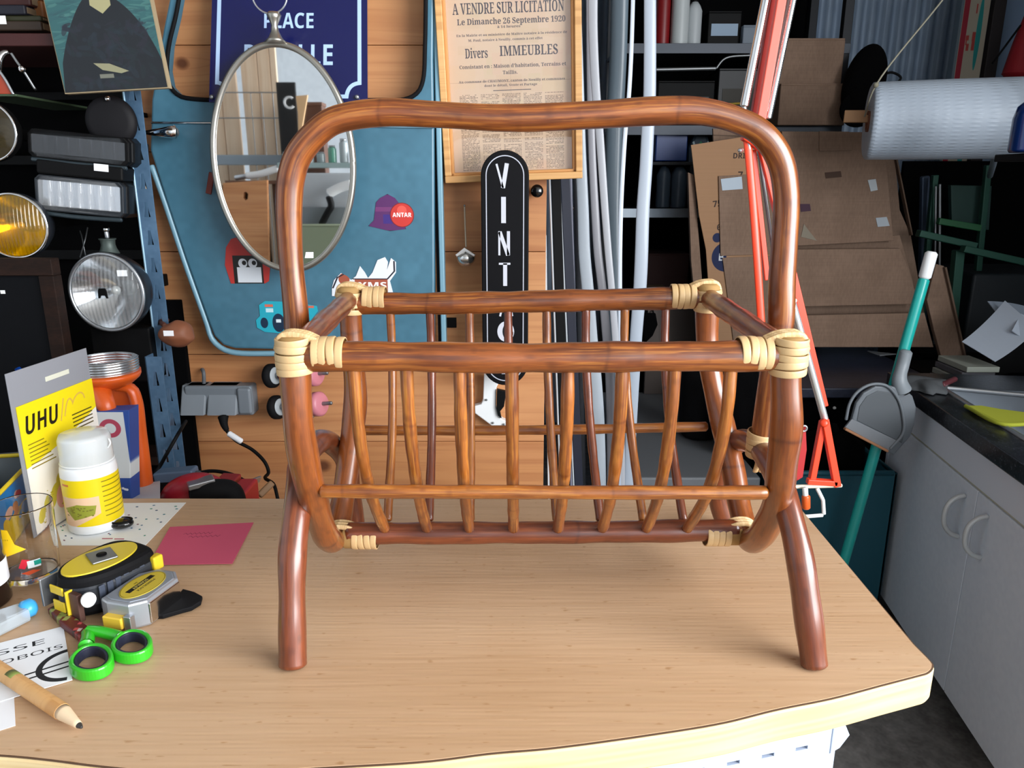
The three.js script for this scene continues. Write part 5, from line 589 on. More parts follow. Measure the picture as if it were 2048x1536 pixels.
{ const t = roundLamp('fog_lamp', 'round amber-yellow fog lamp with a chrome rim at the left edge', [-0.8654,1.0979,-1.33], 0.0545, { lens: 0xf2c200, turn: 0.10, shell: phys(0x20242a, 0.3), depth: 1.2 }); part(t, 'mounting_arm', boxAt(-0.01, 0.01, -0.01, 0.01, -0.27, -0.06, 0.002), M.black);
  const t2 = roundLamp('round_lamp', 'dusty round lamp half cut off by the left edge, above the fog lamp', [-0.8873,1.2546,-1.33], 0.049, { lens: 0x8a7a5a, fluted: false, turn: 0.1 }); part(t2, 'mounting_arm', boxAt(-0.01, 0.01, -0.01, 0.01, -0.27, -0.05, 0.002), M.black); }
function rectLamp(label, c, w, h, turn, roll, bright) {
  const t = thing('rectangular_headlight', 'car lamp', label, c, turn); t.rotation.z = roll; const r = 0.008; const o = (k) => { const W = w / 2 * k, H = h / 2 * k; return [[-W + r, -H], [W - r, -H], [W, -H + r], [W, H - r], [W - r, H], [-W + r, H], [-W, H - r], [-W, -H + r]]; };
  part(t, 'housing', boxUV(plate(o(1.1), -0.004, 0.07, 0.006)), phys(0x0a0b0d, 0.45, { specularIntensity: 0.5 })); part(t, 'reflector', boxUV(plate(o(0.98), -0.0025, 0.002, 0)), mat(bright ? 0xb4bcc6 : 0x3a4046, bright ? 0.16 : 0.3, 1)); part(t, 'rim', boxUV(plate(o(1.06), 0.006, 0.012, 0.002, [o(0.97)])), bright ? mat(0x2a2e33, 0.4, 0.3) : M.black);
  for (let i = 0; i < 7; i++) part(t, 'lens_flute', rod([[-w * 0.36 + i * w * 0.12, -h * 0.42, 0.001], [-w * 0.36 + i * w * 0.12, h * 0.42, 0.001]], 0.0045, { sides: 10 }), lensGlass(bright ? 0xffffff : 0x888c92)); part(t, 'lens', boxUV(plate(o(0.97), 0.006, 0.0015, 0)), lensGlass(bright ? 0xffffff : 0xa0a4aa)); part(t, 'lower_lip', rod([[-w * 0.5, -h * 0.6, 0.004], [0, -h * 0.63, 0.007], [w * 0.5, -h * 0.6, 0.004]], 0.004, { sides: 10, n: 16 }), mat(0x2f3a40, 0.35, 0.3)); part(t, 'mounting_arm', boxAt(-0.012, 0.012, -0.012, 0.012, -0.24, -0.07, 0.002), M.black); return t;
}
{ const a = rectLamp('clear rectangular headlight with vertical ribs, above the large round headlight', [-0.7582,1.148,-1.36], 0.142, 0.058, 0.05, -0.10, true); const b = rectLamp('dim black rectangular headlight with a white tag, uppermost of the two oblong lamps', [-0.7478,1.2294,-1.36], 0.16, 0.045, 0.05, -0.10, false); part(b, 'price_tag', boxAt(0.028, 0.052, -0.036, -0.024, 0.012, 0.013, 0), M.tag); part(b, 'tag_bar', boxAt(-0.07, 0.075, -0.05, -0.026, -0.05, 0.0115, 0.004), M.black); }
{ const t = thing('reel_disc', 'disc', 'round disc with a red rim and cream middle beside the clear rectangular headlight', [-0.7292,1.1518,-1.46], 0.3); part(t, 'red_rim', boxUV(plate(ellipse(0, 0, 0.036, 0.036, 40), 0, 0.008, 0.001)), mat(0xa8321f, 0.5)); part(t, 'cream_middle', boxUV(plate(ellipse(0, 0, 0.026, 0.026, 36), 0.0012, 0.003, 0.0005)), mat(0xc7a878, 0.6)); part(t, 'pale_edge', new THREE.TorusGeometry(0.036, 0.0022, 8, 48), mat(0xb9a48c, 0.6)); part(t, 'pin', boxAt(-0.004, 0.004, -0.004, 0.004, -0.14, -0.008, 0.001), M.black); }
{ const t = thing('lamp_cover', 'lamp cover', 'dark round lamp cover hanging from a chrome nut under the painted panel', [-0.6984,1.2735,-1.38], 0.1); part(t, 'cover_disc', xf(lathe([[0, 0.012], [0.03, 0.011], [0.040, 0.006], [0.043, 0], [0.043, -0.004], [0, -0.004]], 40), [0, 0, 0], [Math.PI / 2, 0, 0]), phys(0x121114, 0.6, { specularIntensity: 0.4 })); part(t, 'chrome_nut', new THREE.SphereGeometry(0.005, 12, 10), M.chrome, [0.004, 0.036, 0.012]); part(t, 'pin', boxAt(-0.004, 0.004, 0.02, 0.028, -0.225, -0.002, 0.001), M.black); }
{ const t = thing('chrome_mirror', 'car mirror', 'small chrome mirror arm with a ball joint above the round lamps at the left', [-0.8504,1.3464,-1.36]); wpart(t, 'mirror_shell', rod([[-0.8646,1.3529,-1.35], [-0.8565,1.37,-1.35], [-0.8497,1.3801,-1.355], [-0.8442,1.3824,-1.36]], (q) => 0.009 - 0.005 * q, { sides: 14, n: 20 }), M.chrome); wpart(t, 'arm', rod([[-0.8411,1.3809,-1.36], [-0.8334,1.3668,-1.36], [-0.8254,1.3543,-1.36], [-0.8161,1.3254,-1.37]], 0.0022, { sides: 8, n: 20 }), M.steelDull); wpart(t, 'ball_joint', xf(new THREE.SphereGeometry(0.0062, 16, 12), [-0.8256,1.3556,-1.358]), M.chrome); wpart(t, 'arm_root', rod([[-0.8161,1.3254,-1.37], [-0.9485,1.3481,-1.595]], 0.003, { sides: 8 }), M.black); }
{ const t = thing('reflector_triangle', 'reflector', 'red warning triangle with a pale edge at the left border', [-0.8612,1.3152,-1.35]); wpart(t, 'red_face', boxUV(plate([[-0.9152,1.3152],[-0.8426,1.3152],[-0.8559,1.3451],[-0.8682,1.3607]], -1.35, 0.006, 0.001)), mat(0x9c3a1f, 0.4)); wpart(t, 'pale_edge', rod([[-0.8597,1.3542,-1.348],[-0.8507,1.3386,-1.348],[-0.8406,1.3142,-1.348]], 0.0022, { sides: 8, n: 12 }), M.steel); wpart(t, 'ledge', boxAt(-0.9226, -0.8375, 1.3115, 1.3155, -1.60, -1.35, 0.001), mat(0x3a4a34, 0.6)); }
{ // chalkboard
  const t = thing('chalkboard', 'blackboard', 'blackboard in a worn dark wooden frame at the left, below the fog lamp', [-0.9042, 0.6912, -1.31]); const xr = -0.7898, x0 = -1.12, y1 = 1.0448, y0 = 0.601, k = 0.0266;
  wpart(t, 'frame_rail', boxAt(x0, xr, y1 - k * 1.1, y1, -1.32, -1.295, 0.002), M.darkWood); wpart(t, 'frame_rail', boxAt(x0, xr, y0, y0 + k, -1.32, -1.295, 0.002), M.darkWood); wpart(t, 'frame_stile', boxAt(xr - k, xr, y0 + k, y1 - k * 1.1, -1.32, -1.295, 0.002), M.darkWood); wpart(t, 'frame_stile', boxAt(x0, x0 + k, y0 + k, y1 - k * 1.1, -1.32, -1.295, 0.002), M.darkWood); wpart(t, 'slate', boxAt(x0 + 0.01, xr - 0.01, y0 + 0.01, y1 - 0.01, -1.315, -1.303, 0), phys(0x06070b, 0.7, { specularIntensity: 0.3 })); wpart(t, 'chalk_mark', boxAt(-0.8905, -0.8826, 0.9837, 0.9898, -1.3032, -1.3022, 0), M.tag);
  single('thin_rod', 'rod', 'thin grey rod standing between the blackboard and the round headlight', rod([[-0.8348,0.6852,-1.33], [-0.8407,0.9201,-1.4]], 0.0022, { sides: 8 }), M.steelDull);
  const w = thing('hanging_wires', 'wires', 'two thin loose wires dangling above the round headlight', [-0.8062,1.0305,-1.42]); wpart(w, 'wire', rod([[-0.8047,1.0886,-1.45], [-0.796,1.0674,-1.42], [-0.8102,1.0351,-1.42]], 0.0012, { sides: 6, n: 16 }), M.steelDull); wpart(w, 'wire', rod([[-0.9047,1.073,-1.6], [-0.8004,1.0628,-1.42], [-0.7994,1.0379,-1.42]], 0.0012, { sides: 6, n: 16 }), M.steelDull);
}

// ---------- bundle of long bent plastic strips right of the pine wall ----------
{
  const D = [
    ['pale grey strip that bends right towards the bottom, just right of the framed bill', 0xa6a9b0, 0.28, [[0.1559,1.789,-1.66],[0.1622,1.5627,-1.66],[0.1648,1.4707,-1.66],[0.1758,1.3369,-1.66],[0.1826,1.2846,-1.66],[0.1914,1.2019,-1.66],[0.2006,1.1138,-1.66],[0.2114,1.0177,-1.66],[0.2204,0.9465,-1.66],[0.235,0.8165,-1.66],[0.2489,0.687,-1.66],[0.2618,0.4381,-1.66]], [0.0214, 0.0153, 0.0164]],
    ['widest white strip in the bundle, seen between the slats of the rack', 0xc2ccd6, 0.35, [[0.1256,1.8114,-1.72],[0.1328,1.5769,-1.72],[0.1422,1.3931,-1.72],[0.1501,1.2399,-1.72],[0.1587,1.1118,-1.72],[0.1645,1.0122,-1.72],[0.1733,0.9384,-1.72],[0.1873,0.8037,-1.72],[0.198,0.7189,-1.72],[0.2088,0.5942,-1.72],[0.2175,0.3848,-1.72]], [0.0154, 0.0274, 0.0353]],
    ['grey strip squeezed between the widest white strip and the bent pale one', 0x929299, 0.35, [[0.1533,1.8189,-1.74],[0.1616,1.5816,-1.74],[0.1687,1.3957,-1.74],[0.1773,1.2407,-1.74],[0.1877,1.1111,-1.74],[0.1975,1.0104,-1.74],[0.209,0.9357,-1.74],[0.2215,0.8355,-1.74],[0.2332,0.7322,-1.74],[0.2413,0.6003,-1.74],[0.2481,0.4029,-1.74]], [0.01, 0.0197, 0.0271]],
    ['strip in the middle of the bundle, coloured dark slate for its shaded face', 0x5b6b76, 0.5, [[0.2259,1.8338,-1.78],[0.2319,1.5911,-1.78],[0.2334,1.4317,-1.78],[0.2306,1.2929,-1.78],[0.2336,1.1098,-1.78],[0.2424,0.928,-1.78],[0.25,0.7785,-1.78],[0.2666,0.3852,-1.78]], [0.0393, 0.037, 0.0243]],  // slate tone paints the shade on this strip face
    ['thin bright white strip leaning left towards the bottom', 0xccd6e2, 0.4, [[0.2444,1.8039,-1.7],[0.2492,1.5722,-1.7],[0.2502,1.4219,-1.7],[0.2482,1.3409,-1.7],[0.2442,1.2802,-1.7],[0.2418,1.2027,-1.7],[0.2408,1.1125,-1.7],[0.2423,1.0141,-1.7],[0.2469,0.8896,-1.7],[0.2656,0.4205,-1.7]], [0.0083, 0.0098, 0.0081]],
    ['long grey-white strip on the right end of the bundle', 0xa4aebb, 0.3, [[0.2688,1.7965,-1.68],[0.2797,1.5674,-1.68],[0.2867,1.4189,-1.68],[0.2895,1.3389,-1.68],[0.2888,1.286,-1.68],[0.2884,1.2023,-1.68],[0.286,1.1131,-1.68],[0.2871,1.0159,-1.68],[0.2869,0.9438,-1.68],[0.2833,0.847,-1.68],[0.2818,0.7473,-1.68],[0.2806,0.6076,-1.68],[0.2806,0.4293,-1.68]], [0.0226, 0.0298, 0.0202]],
    ['lavender-grey strip at the left of the bundle, low beside the pine wall', 0x9fa1b6, 0.35, [[0.1307,1.2093,-1.76],[0.1356,1.0768,-1.76],[0.1417,0.9506,-1.76],[0.1474,0.7952,-1.76],[0.1527,0.6579,-1.76],[0.1534,0.5678,-1.76],[0.1565,0.3666,-1.76]], [0.008, 0.0168, 0.0249]],
    ['short pale strip low between two slats of the rack', 0xb2bccc, 0.35, [[0.2637,0.6629,-1.66],[0.2591,0.602,-1.66],[0.2567,0.5399,-1.66],[0.2591,0.4122,-1.66]], [0.0081, 0.0153, 0.0237]],
    ['dark grey strip added as the shadow beside the lavender one', 0x46494f, 0.4, [[0.1475,1.2102,-1.8],[0.154,1.0747,-1.8],[0.1605,0.9456,-1.8],[0.1679,0.7866,-1.8],[0.1724,0.6463,-1.8],[0.1821,0.3483,-1.8]], [0.014, 0.0159, 0.0254]],  // added dark strip stands in for a shadow in the bundle
  ];
  for (const [l, col, sq, p, w] of D) {
    const last = p[p.length - 1]; const pts = [...p, [last[0], 0.0, last[2]]]; const r = (t) => (t < 0.45 ? w[0] + (w[1] - w[0]) * t / 0.45 : w[1] + (w[2] - w[1]) * (t - 0.45) / 0.55) / 2;
    const s = thing('plastic_strip', 'strip', l, [last[0], 0, last[2]], 0, 'long plastic strips bundled beside the pine wall'); wpart(s, 'strip_body', rod(pts, r, { sides: 20, n: 70, squash: sq, round: 0.1 }), phys(col, 0.4, { clearcoat: 0.15 })); wpart(s, 'strip_foot', boxAt(last[0] - 0.02, last[0] + 0.02, 0, 0.006, last[2] - 0.008, last[2] + 0.008, 0.001), M.blackRubber);
  }
  const P = [['dark thin panel with a pale edge leaning by the pine wall', [0.0767,1.2061,-1.62], [0.0994,0.7452,-1.62]], ['second dark panel with a pale edge, right of the first', [0.0988,1.207,-1.66], [0.1293,0.7347,-1.66]]];
  P.forEach(([l, a, b], i) => { const d = [(b[0] - a[0]) / (a[1] - b[1]), 0]; const foot = [b[0] + d[0] * b[1], 0.0, b[2]]; const topp = [a[0] - d[0] * 0.6, a[1] + 0.6, a[2]]; const s = thing('leaning_panel', 'panel', l, foot); wpart(s, 'pale_edge', bar(topp, foot, 0.0035, 0.02, 0.0008), mat(0xb9bfc4, 0.5)); wpart(s, 'dark_board', bar([topp[0] + 0.014, topp[1], topp[2] - 0.02], [foot[0] + 0.014, 0.001, foot[2] - 0.02], 0.02, 0.012, 0.001), i ? mat(0x14182a, 0.5) : M.black); });
  single('thin_lath', 'lath', 'thin pale lath leaning at the very edge of the pine wall', bar([0.0702,1.0648,-1.6], [0.096, 0.0, -1.60], 0.004, 0.006, 0.0008), mat(0xc9d2d8, 0.5));
  const f = thing('glass_fitting', 'ornament', 'small glinting chrome fitting in the dark beside the pine wall', [0.1395,1.1057,-1.9]); for (const [p, r] of [[[0.1317,1.1297,-1.9], 0.006], [[0.1468,1.1105,-1.9], 0.007], [[0.1237,1.0936,-1.9], 0.005]]) wpart(f, 'glass_drop', new THREE.OctahedronGeometry(r, 1).translate(...p), M.chrome); wpart(f, 'stem', bar([0.1397,1.1319,-1.91], [0.1422, 0, -1.91], 0.003, 0.003, 0.0005), M.black);
}

// ---------- orange folding stand ----------
{
  const z = -1.22; const t = thing('folding_stand', 'stand', 'orange and chrome folding metal stand hanging from the ceiling behind the rack', [0.5489,0.6006,-1.22]);
  const w = (n, g, m, l) => wpart(t, n, g, m, l); const ext = (a, b, k) => a.map((x, i) => x + (x - b[i]) * k); const br = (a, b, wd, th, m, n, l, up = 0) => w(n, bar(up ? ext(a, b, up) : a, b, wd, th, 0.0015), m, l); const q = 0.0008;
  w('chrome_tube', rod([ext([0.3754,1.4318,-1.22], [0.3554,1.284,-1.22], 3.2), [0.3555,1.2826,-1.22]], 8.5 * q, { sides: 18 }), M.chrome); w('chrome_tube', rod([ext([0.4161,1.4318,-1.22], [0.3937,1.2666,-1.22], 3.2), [0.3938,1.2652,-1.22]], 6.5 * q, { sides: 18 }), M.chrome);
  br([0.3951,1.4297,-1.21], [0.3793,1.2629,-1.21], 17 * q, 0.012, phys(0xf05a46, 0.35), 'orange_channel', 'salmon-orange channel', 3.2); br([0.392,1.435,-1.235], [0.3765,1.2707,-1.235], 13 * q, 0.012, phys(0xa82a20, 0.4), 'channel_side', 'darker red side', 3.2); br([0.4139,1.4361,-1.24], [0.3962,1.2682,-1.24], 8 * q, 0.01, mat(0x4d2a20, 0.5), 'channel_side', undefined, 3.2);
  w('lower_tube', rod([ext([0.3554,1.284,-1.22], [0.3513,1.3353,-1.22], 0), [0.3683,1.2196,-1.22]], 5 * q, { sides: 14 }), M.steel);
  w('pivot_block', bar([0.3587,1.2432,-1.22], [0.3929,1.2226,-1.22], 22 * q, 0.018, 0.003), M.orangeMetal); w('pivot_bolt', rod([[0.3545,1.2192,-1.21], [0.3478,1.2181,-1.2]], 4 * q, { sides: 12 }), M.steel);
  w('long_strut', rod([[0.3648,1.2344,-1.22], [0.3795,1.1412,-1.215], [0.3896,1.0685,-1.21], [0.4081,0.9457,-1.21]], 8 * q, { sides: 12, squash: 0.5, n: 24 }), M.orangeMetal); br([0.3807,1.2204,-1.24], [0.4208,1.0154,-1.24], 11 * q, 0.008, M.orangeMetal, 'thin_strut'); br([0.3924,1.2223,-1.25], [0.4298,1.0635,-1.25], 6 * q, 0.006, M.steelDull, 'grey_rod'); br([0.3904,1.226,-1.23], [0.5339,0.8014,-1.23], 15 * q, 0.012, M.orangeMetal, 'long_strut');
  w('silver_tube', rod([[0.4542,0.9852,-1.21], [0.5296,0.7827,-1.21]], 7.5 * q, { sides: 18 }), mat(0xdfe2e4, 0.25, 0.7)); w('clamp_knob', rod([[0.4472,0.9867,-1.2], [0.453,0.989,-1.19]], 4.5 * q, { sides: 12 }), M.white);
  br([0.5286,0.7845,-1.21], [0.5634,0.6627,-1.21], 15 * q, 0.012, M.orangeMetal, 'foot_bar'); br([0.5286,0.7793,-1.215], [0.52,0.6644,-1.215], 13 * q, 0.012, M.orangeMetal, 'foot_bar'); br([0.5104,0.672,-1.21], [0.5627,0.6683,-1.21], 12 * q, 0.012, M.orangeMetal, 'foot_bar'); w('foot_joint', rod([[0.5372,0.7709,-1.23], [0.5197,0.7839,-1.19]], 9 * q, { sides: 16 }), M.orangeMetal);
  w('white_foot_rail', rod([[0.4751,0.6609,-1.21], [0.5719,0.6637,-1.21]], 4.5 * q, { sides: 12 }), mat(0xd9d4c0, 0.4)); w('wire_handle', rod([[0.5291,0.659,-1.21], [0.5419,0.6365,-1.21], [0.5467,0.6081,-1.21], [0.5155,0.6053,-1.21], [0.4961,0.6062,-1.21]], 4.2 * q, { sides: 10, straight: true, n: 24 }), M.white, 'white bent wire handle');
  w('red_blade', boxUV(plate([[0.4751,0.7665],[0.4944,0.7753],[0.5005,0.7325],[0.4987,0.6826],[0.489,0.6761],[0.4767,0.7145]], -1.2, 0.008, 0.0015)), phys(0xb02a2c, 0.4)); w('blade_ring', xf(new THREE.TorusGeometry(6 * q, 2.2 * q, 10, 24), [0.4894,0.7726,-1.195]), M.steel); w('orange_grip', rod([[0.5071,0.6502,-1.2], [0.5098,0.6241,-1.2]], 9 * q, { sides: 14 }), M.orange); w('grip_stem', rod([[0.504,0.6642,-1.2], [0.5064,0.6484,-1.2]], 6 * q, { sides: 12 }), M.white);
  const top = ext([0.3951,1.4297,-1.21], [0.3793,1.2629,-1.21], 3.2); w('hanging_cord', rod([top, [top[0] + 0.02, 2.6, top[2]]], 0.003, { sides: 8 }), M.black);
}

// ---------- dark steel rack and stores at the back ----------
{
  const zb = -3.1, zf = -2.75; const x0 = 0.3605, x1 = 1.1463; const r = thing('steel_rack', 'shelving', 'dark steel shelving at the back of the garage, loaded with bottles and boxes', [(x0 + x1) / 2, 0, -2.92]); const dk = mat(0x1b1e24, 0.55, 0.2); const ed = mat(0x3b4048, 0.45, 0.4);
  for (const v of [88, 252, 418, 600]) { const y = { 88: 1.6246, 252: 1.3615, 418: 1.0804, 600: 0.7536 }[v]; wpart(r, 'shelf_board', boxAt(x0, x1, y - 0.012, y, zb, zf + 0.002, 0.002), dk); wpart(r, 'shelf_edge', boxAt(x0, x1, y - 0.03, y + 0.002, zf, zf + 0.004, 0.001), v === 418 ? mat(0x8a939c, 0.4, 0.5) : ed); }
  for (const x of [x0, x1 - 0.03]) for (const z of [zb, zf - 0.03]) wpart(r, 'rack_post', boxAt(x, x + 0.03, 0, 2.3, z, z + 0.03, 0.002), dk); wpart(r, 'back_sheet', boxAt(x0, x1, 0.02, 2.3, zb - 0.004, zb, 0), M.blackMatt);
  const on = { a: 1.6246, b: 1.3615, c: 1.0804, d: 0.7536 };
  const bottle = (l, u, v, z, rr2, h, m, y) => { const x = u; const t = thing('plastic_bottle', 'bottle', l, [x, y, z]); part(t, 'bottle_body', lathe([[0, 0], [rr2 * 0.9, 0], [rr2, 0.006], [rr2, h * 0.72], [rr2 * 0.75, h * 0.82], [rr2 * 0.4, h * 0.9], [0, h * 0.9]], 28), m); part(t, 'bottle_cap', lathe([[0, h * 0.9], [rr2 * 0.42, h * 0.9], [rr2 * 0.42, h], [0, h]], 20), M.black); };
  bottle('red bottle at the left end of the top rack shelf, beside two white ones', 0.5201, 0, -2.82, 0.026, 0.24, mat(0x7d1216, 0.4), on.a); bottle('left one of two white bottles on the top rack shelf, next to the red bottle', 0.5747, 0, -2.80, 0.03, 0.23, mat(0xb9bfc0, 0.4), on.a); bottle('right one of two white bottles on the top rack shelf', 0.6272, 0, -2.82, 0.026, 0.16, mat(0xb2b8bb, 0.45), on.a);
  bottle('left of two slate-grey bottles on the lower rack shelf', 0.5497, 0, -2.82, 0.026, 0.165, mat(0x4a5a6a, 0.35), on.c); bottle('right of two slate-grey bottles on the lower rack shelf', 0.6063, 0, -2.82, 0.029, 0.165, mat(0x4d5d6e, 0.35), on.c);
  const carton = (l, n, u0, u1, y, h, z, d, m, lab) => { const t = thing(n, 'box', l, [(u0 + u1) / 2, y, z]); part(t, 'carton_body', box(u1 - u0, h, d, 0.004).translate(0, h / 2, 0), m); part(t, 'lid_flap', box((u1 - u0) * 0.99, 0.006, d * 0.99, 0.002).translate(0, h + 0.002, 0), m); if (lab) part(t, 'label', box((u1 - u0) * 0.8, h * 0.35, 0.002, 0).translate(0, h * 0.5, d / 2 + 0.001), lab); return t; };
  carton('black box with a pale blue label on the top rack shelf', 'small_box', 0.6741, 0.7887, on.a, 0.11, -2.86, 0.1, M.black, mat(0x8fa5bb, 0.6)); carton('small grey-white carton on the top rack shelf, left of the orange stand', 'small_box', 0.7879, 0.8427, on.a, 0.06, -2.82, 0.08, mat(0x6f7a86, 0.6)); carton('dark equipment case with a grey rim on the second rack shelf', 'equipment_case', 0.5123, 0.7123, on.b, 0.15, -2.90, 0.18, M.black, mat(0x15171b, 0.5)); carton('dark case with a pale top edge on the second rack shelf, by the orange stand', 'equipment_case', 0.7229, 0.8843, on.b, 0.19, -2.90, 0.18, mat(0x15161a, 0.5), mat(0x2a2418, 0.6));
  single('metal_rod', 'rod', 'pale metal rod lying along the second rack shelf', rod([[0.4932,1.5456,-2.76], [0.6985,1.5488,-2.76]], 0.006, { sides: 10 }), M.steelDull); single('metal_rod', 'rod', 'short pale bent rod on the dark case behind the orange stand', rod([[0.6985,1.5488,-2.76], [0.727,1.5806,-2.76], [0.8199,1.5916,-2.76]], 0.004, { sides: 10, n: 12 }), M.steelDull);
  const bc = carton('royal-blue plastic crate on the third rack level', 'plastic_crate', 0.5083, 0.6206, on.c + 0.165, 0.10, -2.86, 0.16, phys(0x14387c, 0.4)); { const t = thing('plank', 'board', 'dark board that the blue crate stands on', [0.5664, on.c, -2.88]); part(t, 'board_top', box(0.16, 0.012, 0.2, 0.002).translate(0, 0.157, 0), dk); part(t, 'board_foot', box(0.012, 0.151, 0.2, 0.002).translate(-0.074, 0.0755, 0), dk); part(t, 'board_foot', box(0.012, 0.151, 0.2, 0.002).translate(0.074, 0.0755, 0), dk); }
  { const t = thing('printed_bag', 'bag', 'green and white printed bag beside the blue crate', [0.6741, on.c, -2.84]); part(t, 'bag_body', boxUV(plate([[-0.04, 0], [0.04, 0], [0.044, 0.20], [0.02, 0.27], [-0.02, 0.275], [-0.042, 0.21]], 0.03, 0.06, 0.012)), mat(0x2a3c4a, 0.6)); part(t, 'green_print', boxUV(plate([[-0.018, 0.21], [0, 0.18], [0.02, 0.21], [0, 0.235]], 0.0312, 0.001, 0)), mat(0x1f7a55, 0.6)); part(t, 'white_print', boxUV(plate([[-0.03, 0.23], [-0.024, 0.235], [0, 0.165], [0.024, 0.235], [0.03, 0.23], [0, 0.15]].reverse(), 0.0312, 0.001, 0)), mat(0xaebfc2, 0.6)); }
  { const t = thing('green_cloth', 'cloth', 'crumpled green cloth on the rack behind the orange stand', [0.731, on.b, -2.78]); const g = new THREE.SphereGeometry(1, 24, 14), p = g.attributes.position; for (let i = 0; i < p.count; i++) { const k = 0.8 + 0.5 * vnoise(p.getX(i) * 3 + 8, p.getY(i) * 3 + 8, 64, 64, 77); p.setXYZ(i, p.getX(i) * 0.06 * k, p.getY(i) * 0.03 * k + 0.03, p.getZ(i) * 0.05 * k); } g.computeVertexNormals(); part(t, 'folded_cloth', g, mat(0x14503c, 0.8)); part(t, 'yellow_hem', rod([[-0.02, 0.07, 0.02], [0.06, 0.075, 0.02]], 0.004, { sides: 8 }), mat(0xa88a2e, 0.7)); }
  carton('dark red-brown carton on the lowest rack shelf', 'brown_carton', 0.4956, 0.6559, on.d, 0.16, -2.90, 0.2, mat(0x33110e, 0.7)); carton('tan folded paper pile low on the rack, behind the strips', 'paper_pile', 0.4815, 0.5629, on.d, 0.045, -2.77, 0.1, mat(0x6d5a44, 0.8));
  const cb = carton('brown cardboard box on the upper right of the rack, right of the orange stand', 'cardboard_box', 0.9126, 1.1425, on.b, 0.13, -2.82, 0.2, M.card); const cb2 = carton('upper cardboard box standing on another one on the rack', 'cardboard_box', 0.8912, 1.1242, on.b + 0.135, 0.14, -2.84, 0.2, M.card);
}
{ // flattened cardboard
  const t = thing('flattened_carton', 'cardboard', 'tall flattened carton with printed symbols and a white label, leaning behind the rack handle', [0.7618,0.6311,-2.45]); const front = [[0.5577,1.2845],[0.8312,1.3259],[0.9055,0.6311],[0.6716,0.6311],[0.6261,0.9613],[0.5964,1.0715]]; const pz = -2.45;
  const pr = canvasTex(512, 1024, (c, W, H) => { c.fillStyle = '#a88160'; c.fillRect(0, 0, W, H); for (let y = 0; y < H; y += 4) { c.fillStyle = `rgba(60,35,20,${rr(0, 0.06)})`; c.fillRect(0, y, W, 2); } c.fillStyle = '#3a2c28'; c.font = 'bold 34px sans-serif'; c.save(); c.translate(215, 120); c.fillText('DRINKS', -20, 0); c.restore(); c.font = 'bold 44px sans-serif'; c.fillText('7', 225, 210); c.save(); c.translate(120, 340); c.rotate(-0.15); c.font = 'bold 40px sans-serif'; c.fillText('75 cl', 0, 0); c.fillText('6 x', 10, 110); c.restore(); c.fillStyle = '#20294d'; c.beginPath(); c.arc(150, 480, 22, 0, 7); c.fill(); c.beginPath(); c.arc(200, 570, 70, Math.PI * 0.5, Math.PI * 1.5); c.fill(); c.fillStyle = '#cfd3d8'; c.font = 'bold 48px sans-serif'; c.fillText('B', 160, 588); });
  wpart(t, 'front_sheet', fitUV(plate(front, pz, 0.006, 0.001)), mat(0xffffff, 0.85, 0, { map: pr })); wpart(t, 'upper_panel', boxUV(plate([[0.649,1.1913],[0.8392,1.2019],[0.8658,0.9494],[0.6731,0.943]], -2.444, 0.005, 0.001)), M.card); wpart(t, 'lower_panel', boxUV(plate([[0.6801,0.9366],[0.8663,0.9446],[0.9018,0.6333],[0.7421,0.6333]], -2.445, 0.004, 0.001)), M.card); wpart(t, 'white_label', plate([[0.6559,1.1822],[0.7212,1.1898],[0.7274,1.1519],[0.6631,1.1473]], -2.4425, 0.001, 0), mat(0xb9c6d2, 0.7)); wpart(t, 'rear_sheet', boxUV(plate([[0.5583,1.2027],[0.578,1.1949],[0.6255,0.8584],[0.6751,0.6201],[0.6342,0.6201],[0.5849,0.9243]], -2.47, 0.02, 0.001)), M.card);
  const t1 = thing('flattened_carton', 'cardboard', 'small flattened carton whose top shows above the tall printed one', [0.7664,0.6157,-2.52]); wpart(t1, 'carton_sheet', boxUV(plate([[0.6407,1.3379],[0.831,1.3304],[0.9211,0.6157],[0.7149,0.6157]], -2.52, 0.012, 0.001)), M.card); wpart(t1, 'fold_line', bar([0.6447,1.3181,-2.518], [0.832,1.312,-2.518], 0.003, 0.002, 0.0005), M.cardEdge);
  const t2 = thing('flattened_carton', 'cardboard', 'wide stack of flattened cartons right of the rack handle, with two white labels', [1.1274,0.6482,-2.45]); wpart(t2, 'upper_sheet', boxUV(plate([[0.8302,1.324],[1.1124,1.3211],[1.1633,1.2359],[1.2132,1.0108],[1.2204,0.9921],[0.863,0.9732]], -2.43, 0.02, 0.002)), M.card); wpart(t2, 'middle_sheet', boxUV(plate([[0.8636,0.967],[1.2265,0.9701],[1.2646,0.9004],[1.3116,0.7938],[0.8807,0.784]], -2.40, 0.02, 0.002)), M.card); wpart(t2, 'lower_sheet', boxUV(plate([[0.8832,0.7577],[1.325,0.7676],[1.3705,0.6546],[0.8928,0.6546]], -2.385, 0.02, 0.002)), M.card); wpart(t2, 'rear_layer', boxUV(plate([[0.8752,0.9923],[1.2509,1.0082],[1.4032,0.6461],[0.9076,0.6461]], -2.46, 0.01, 0.002)), M.card);
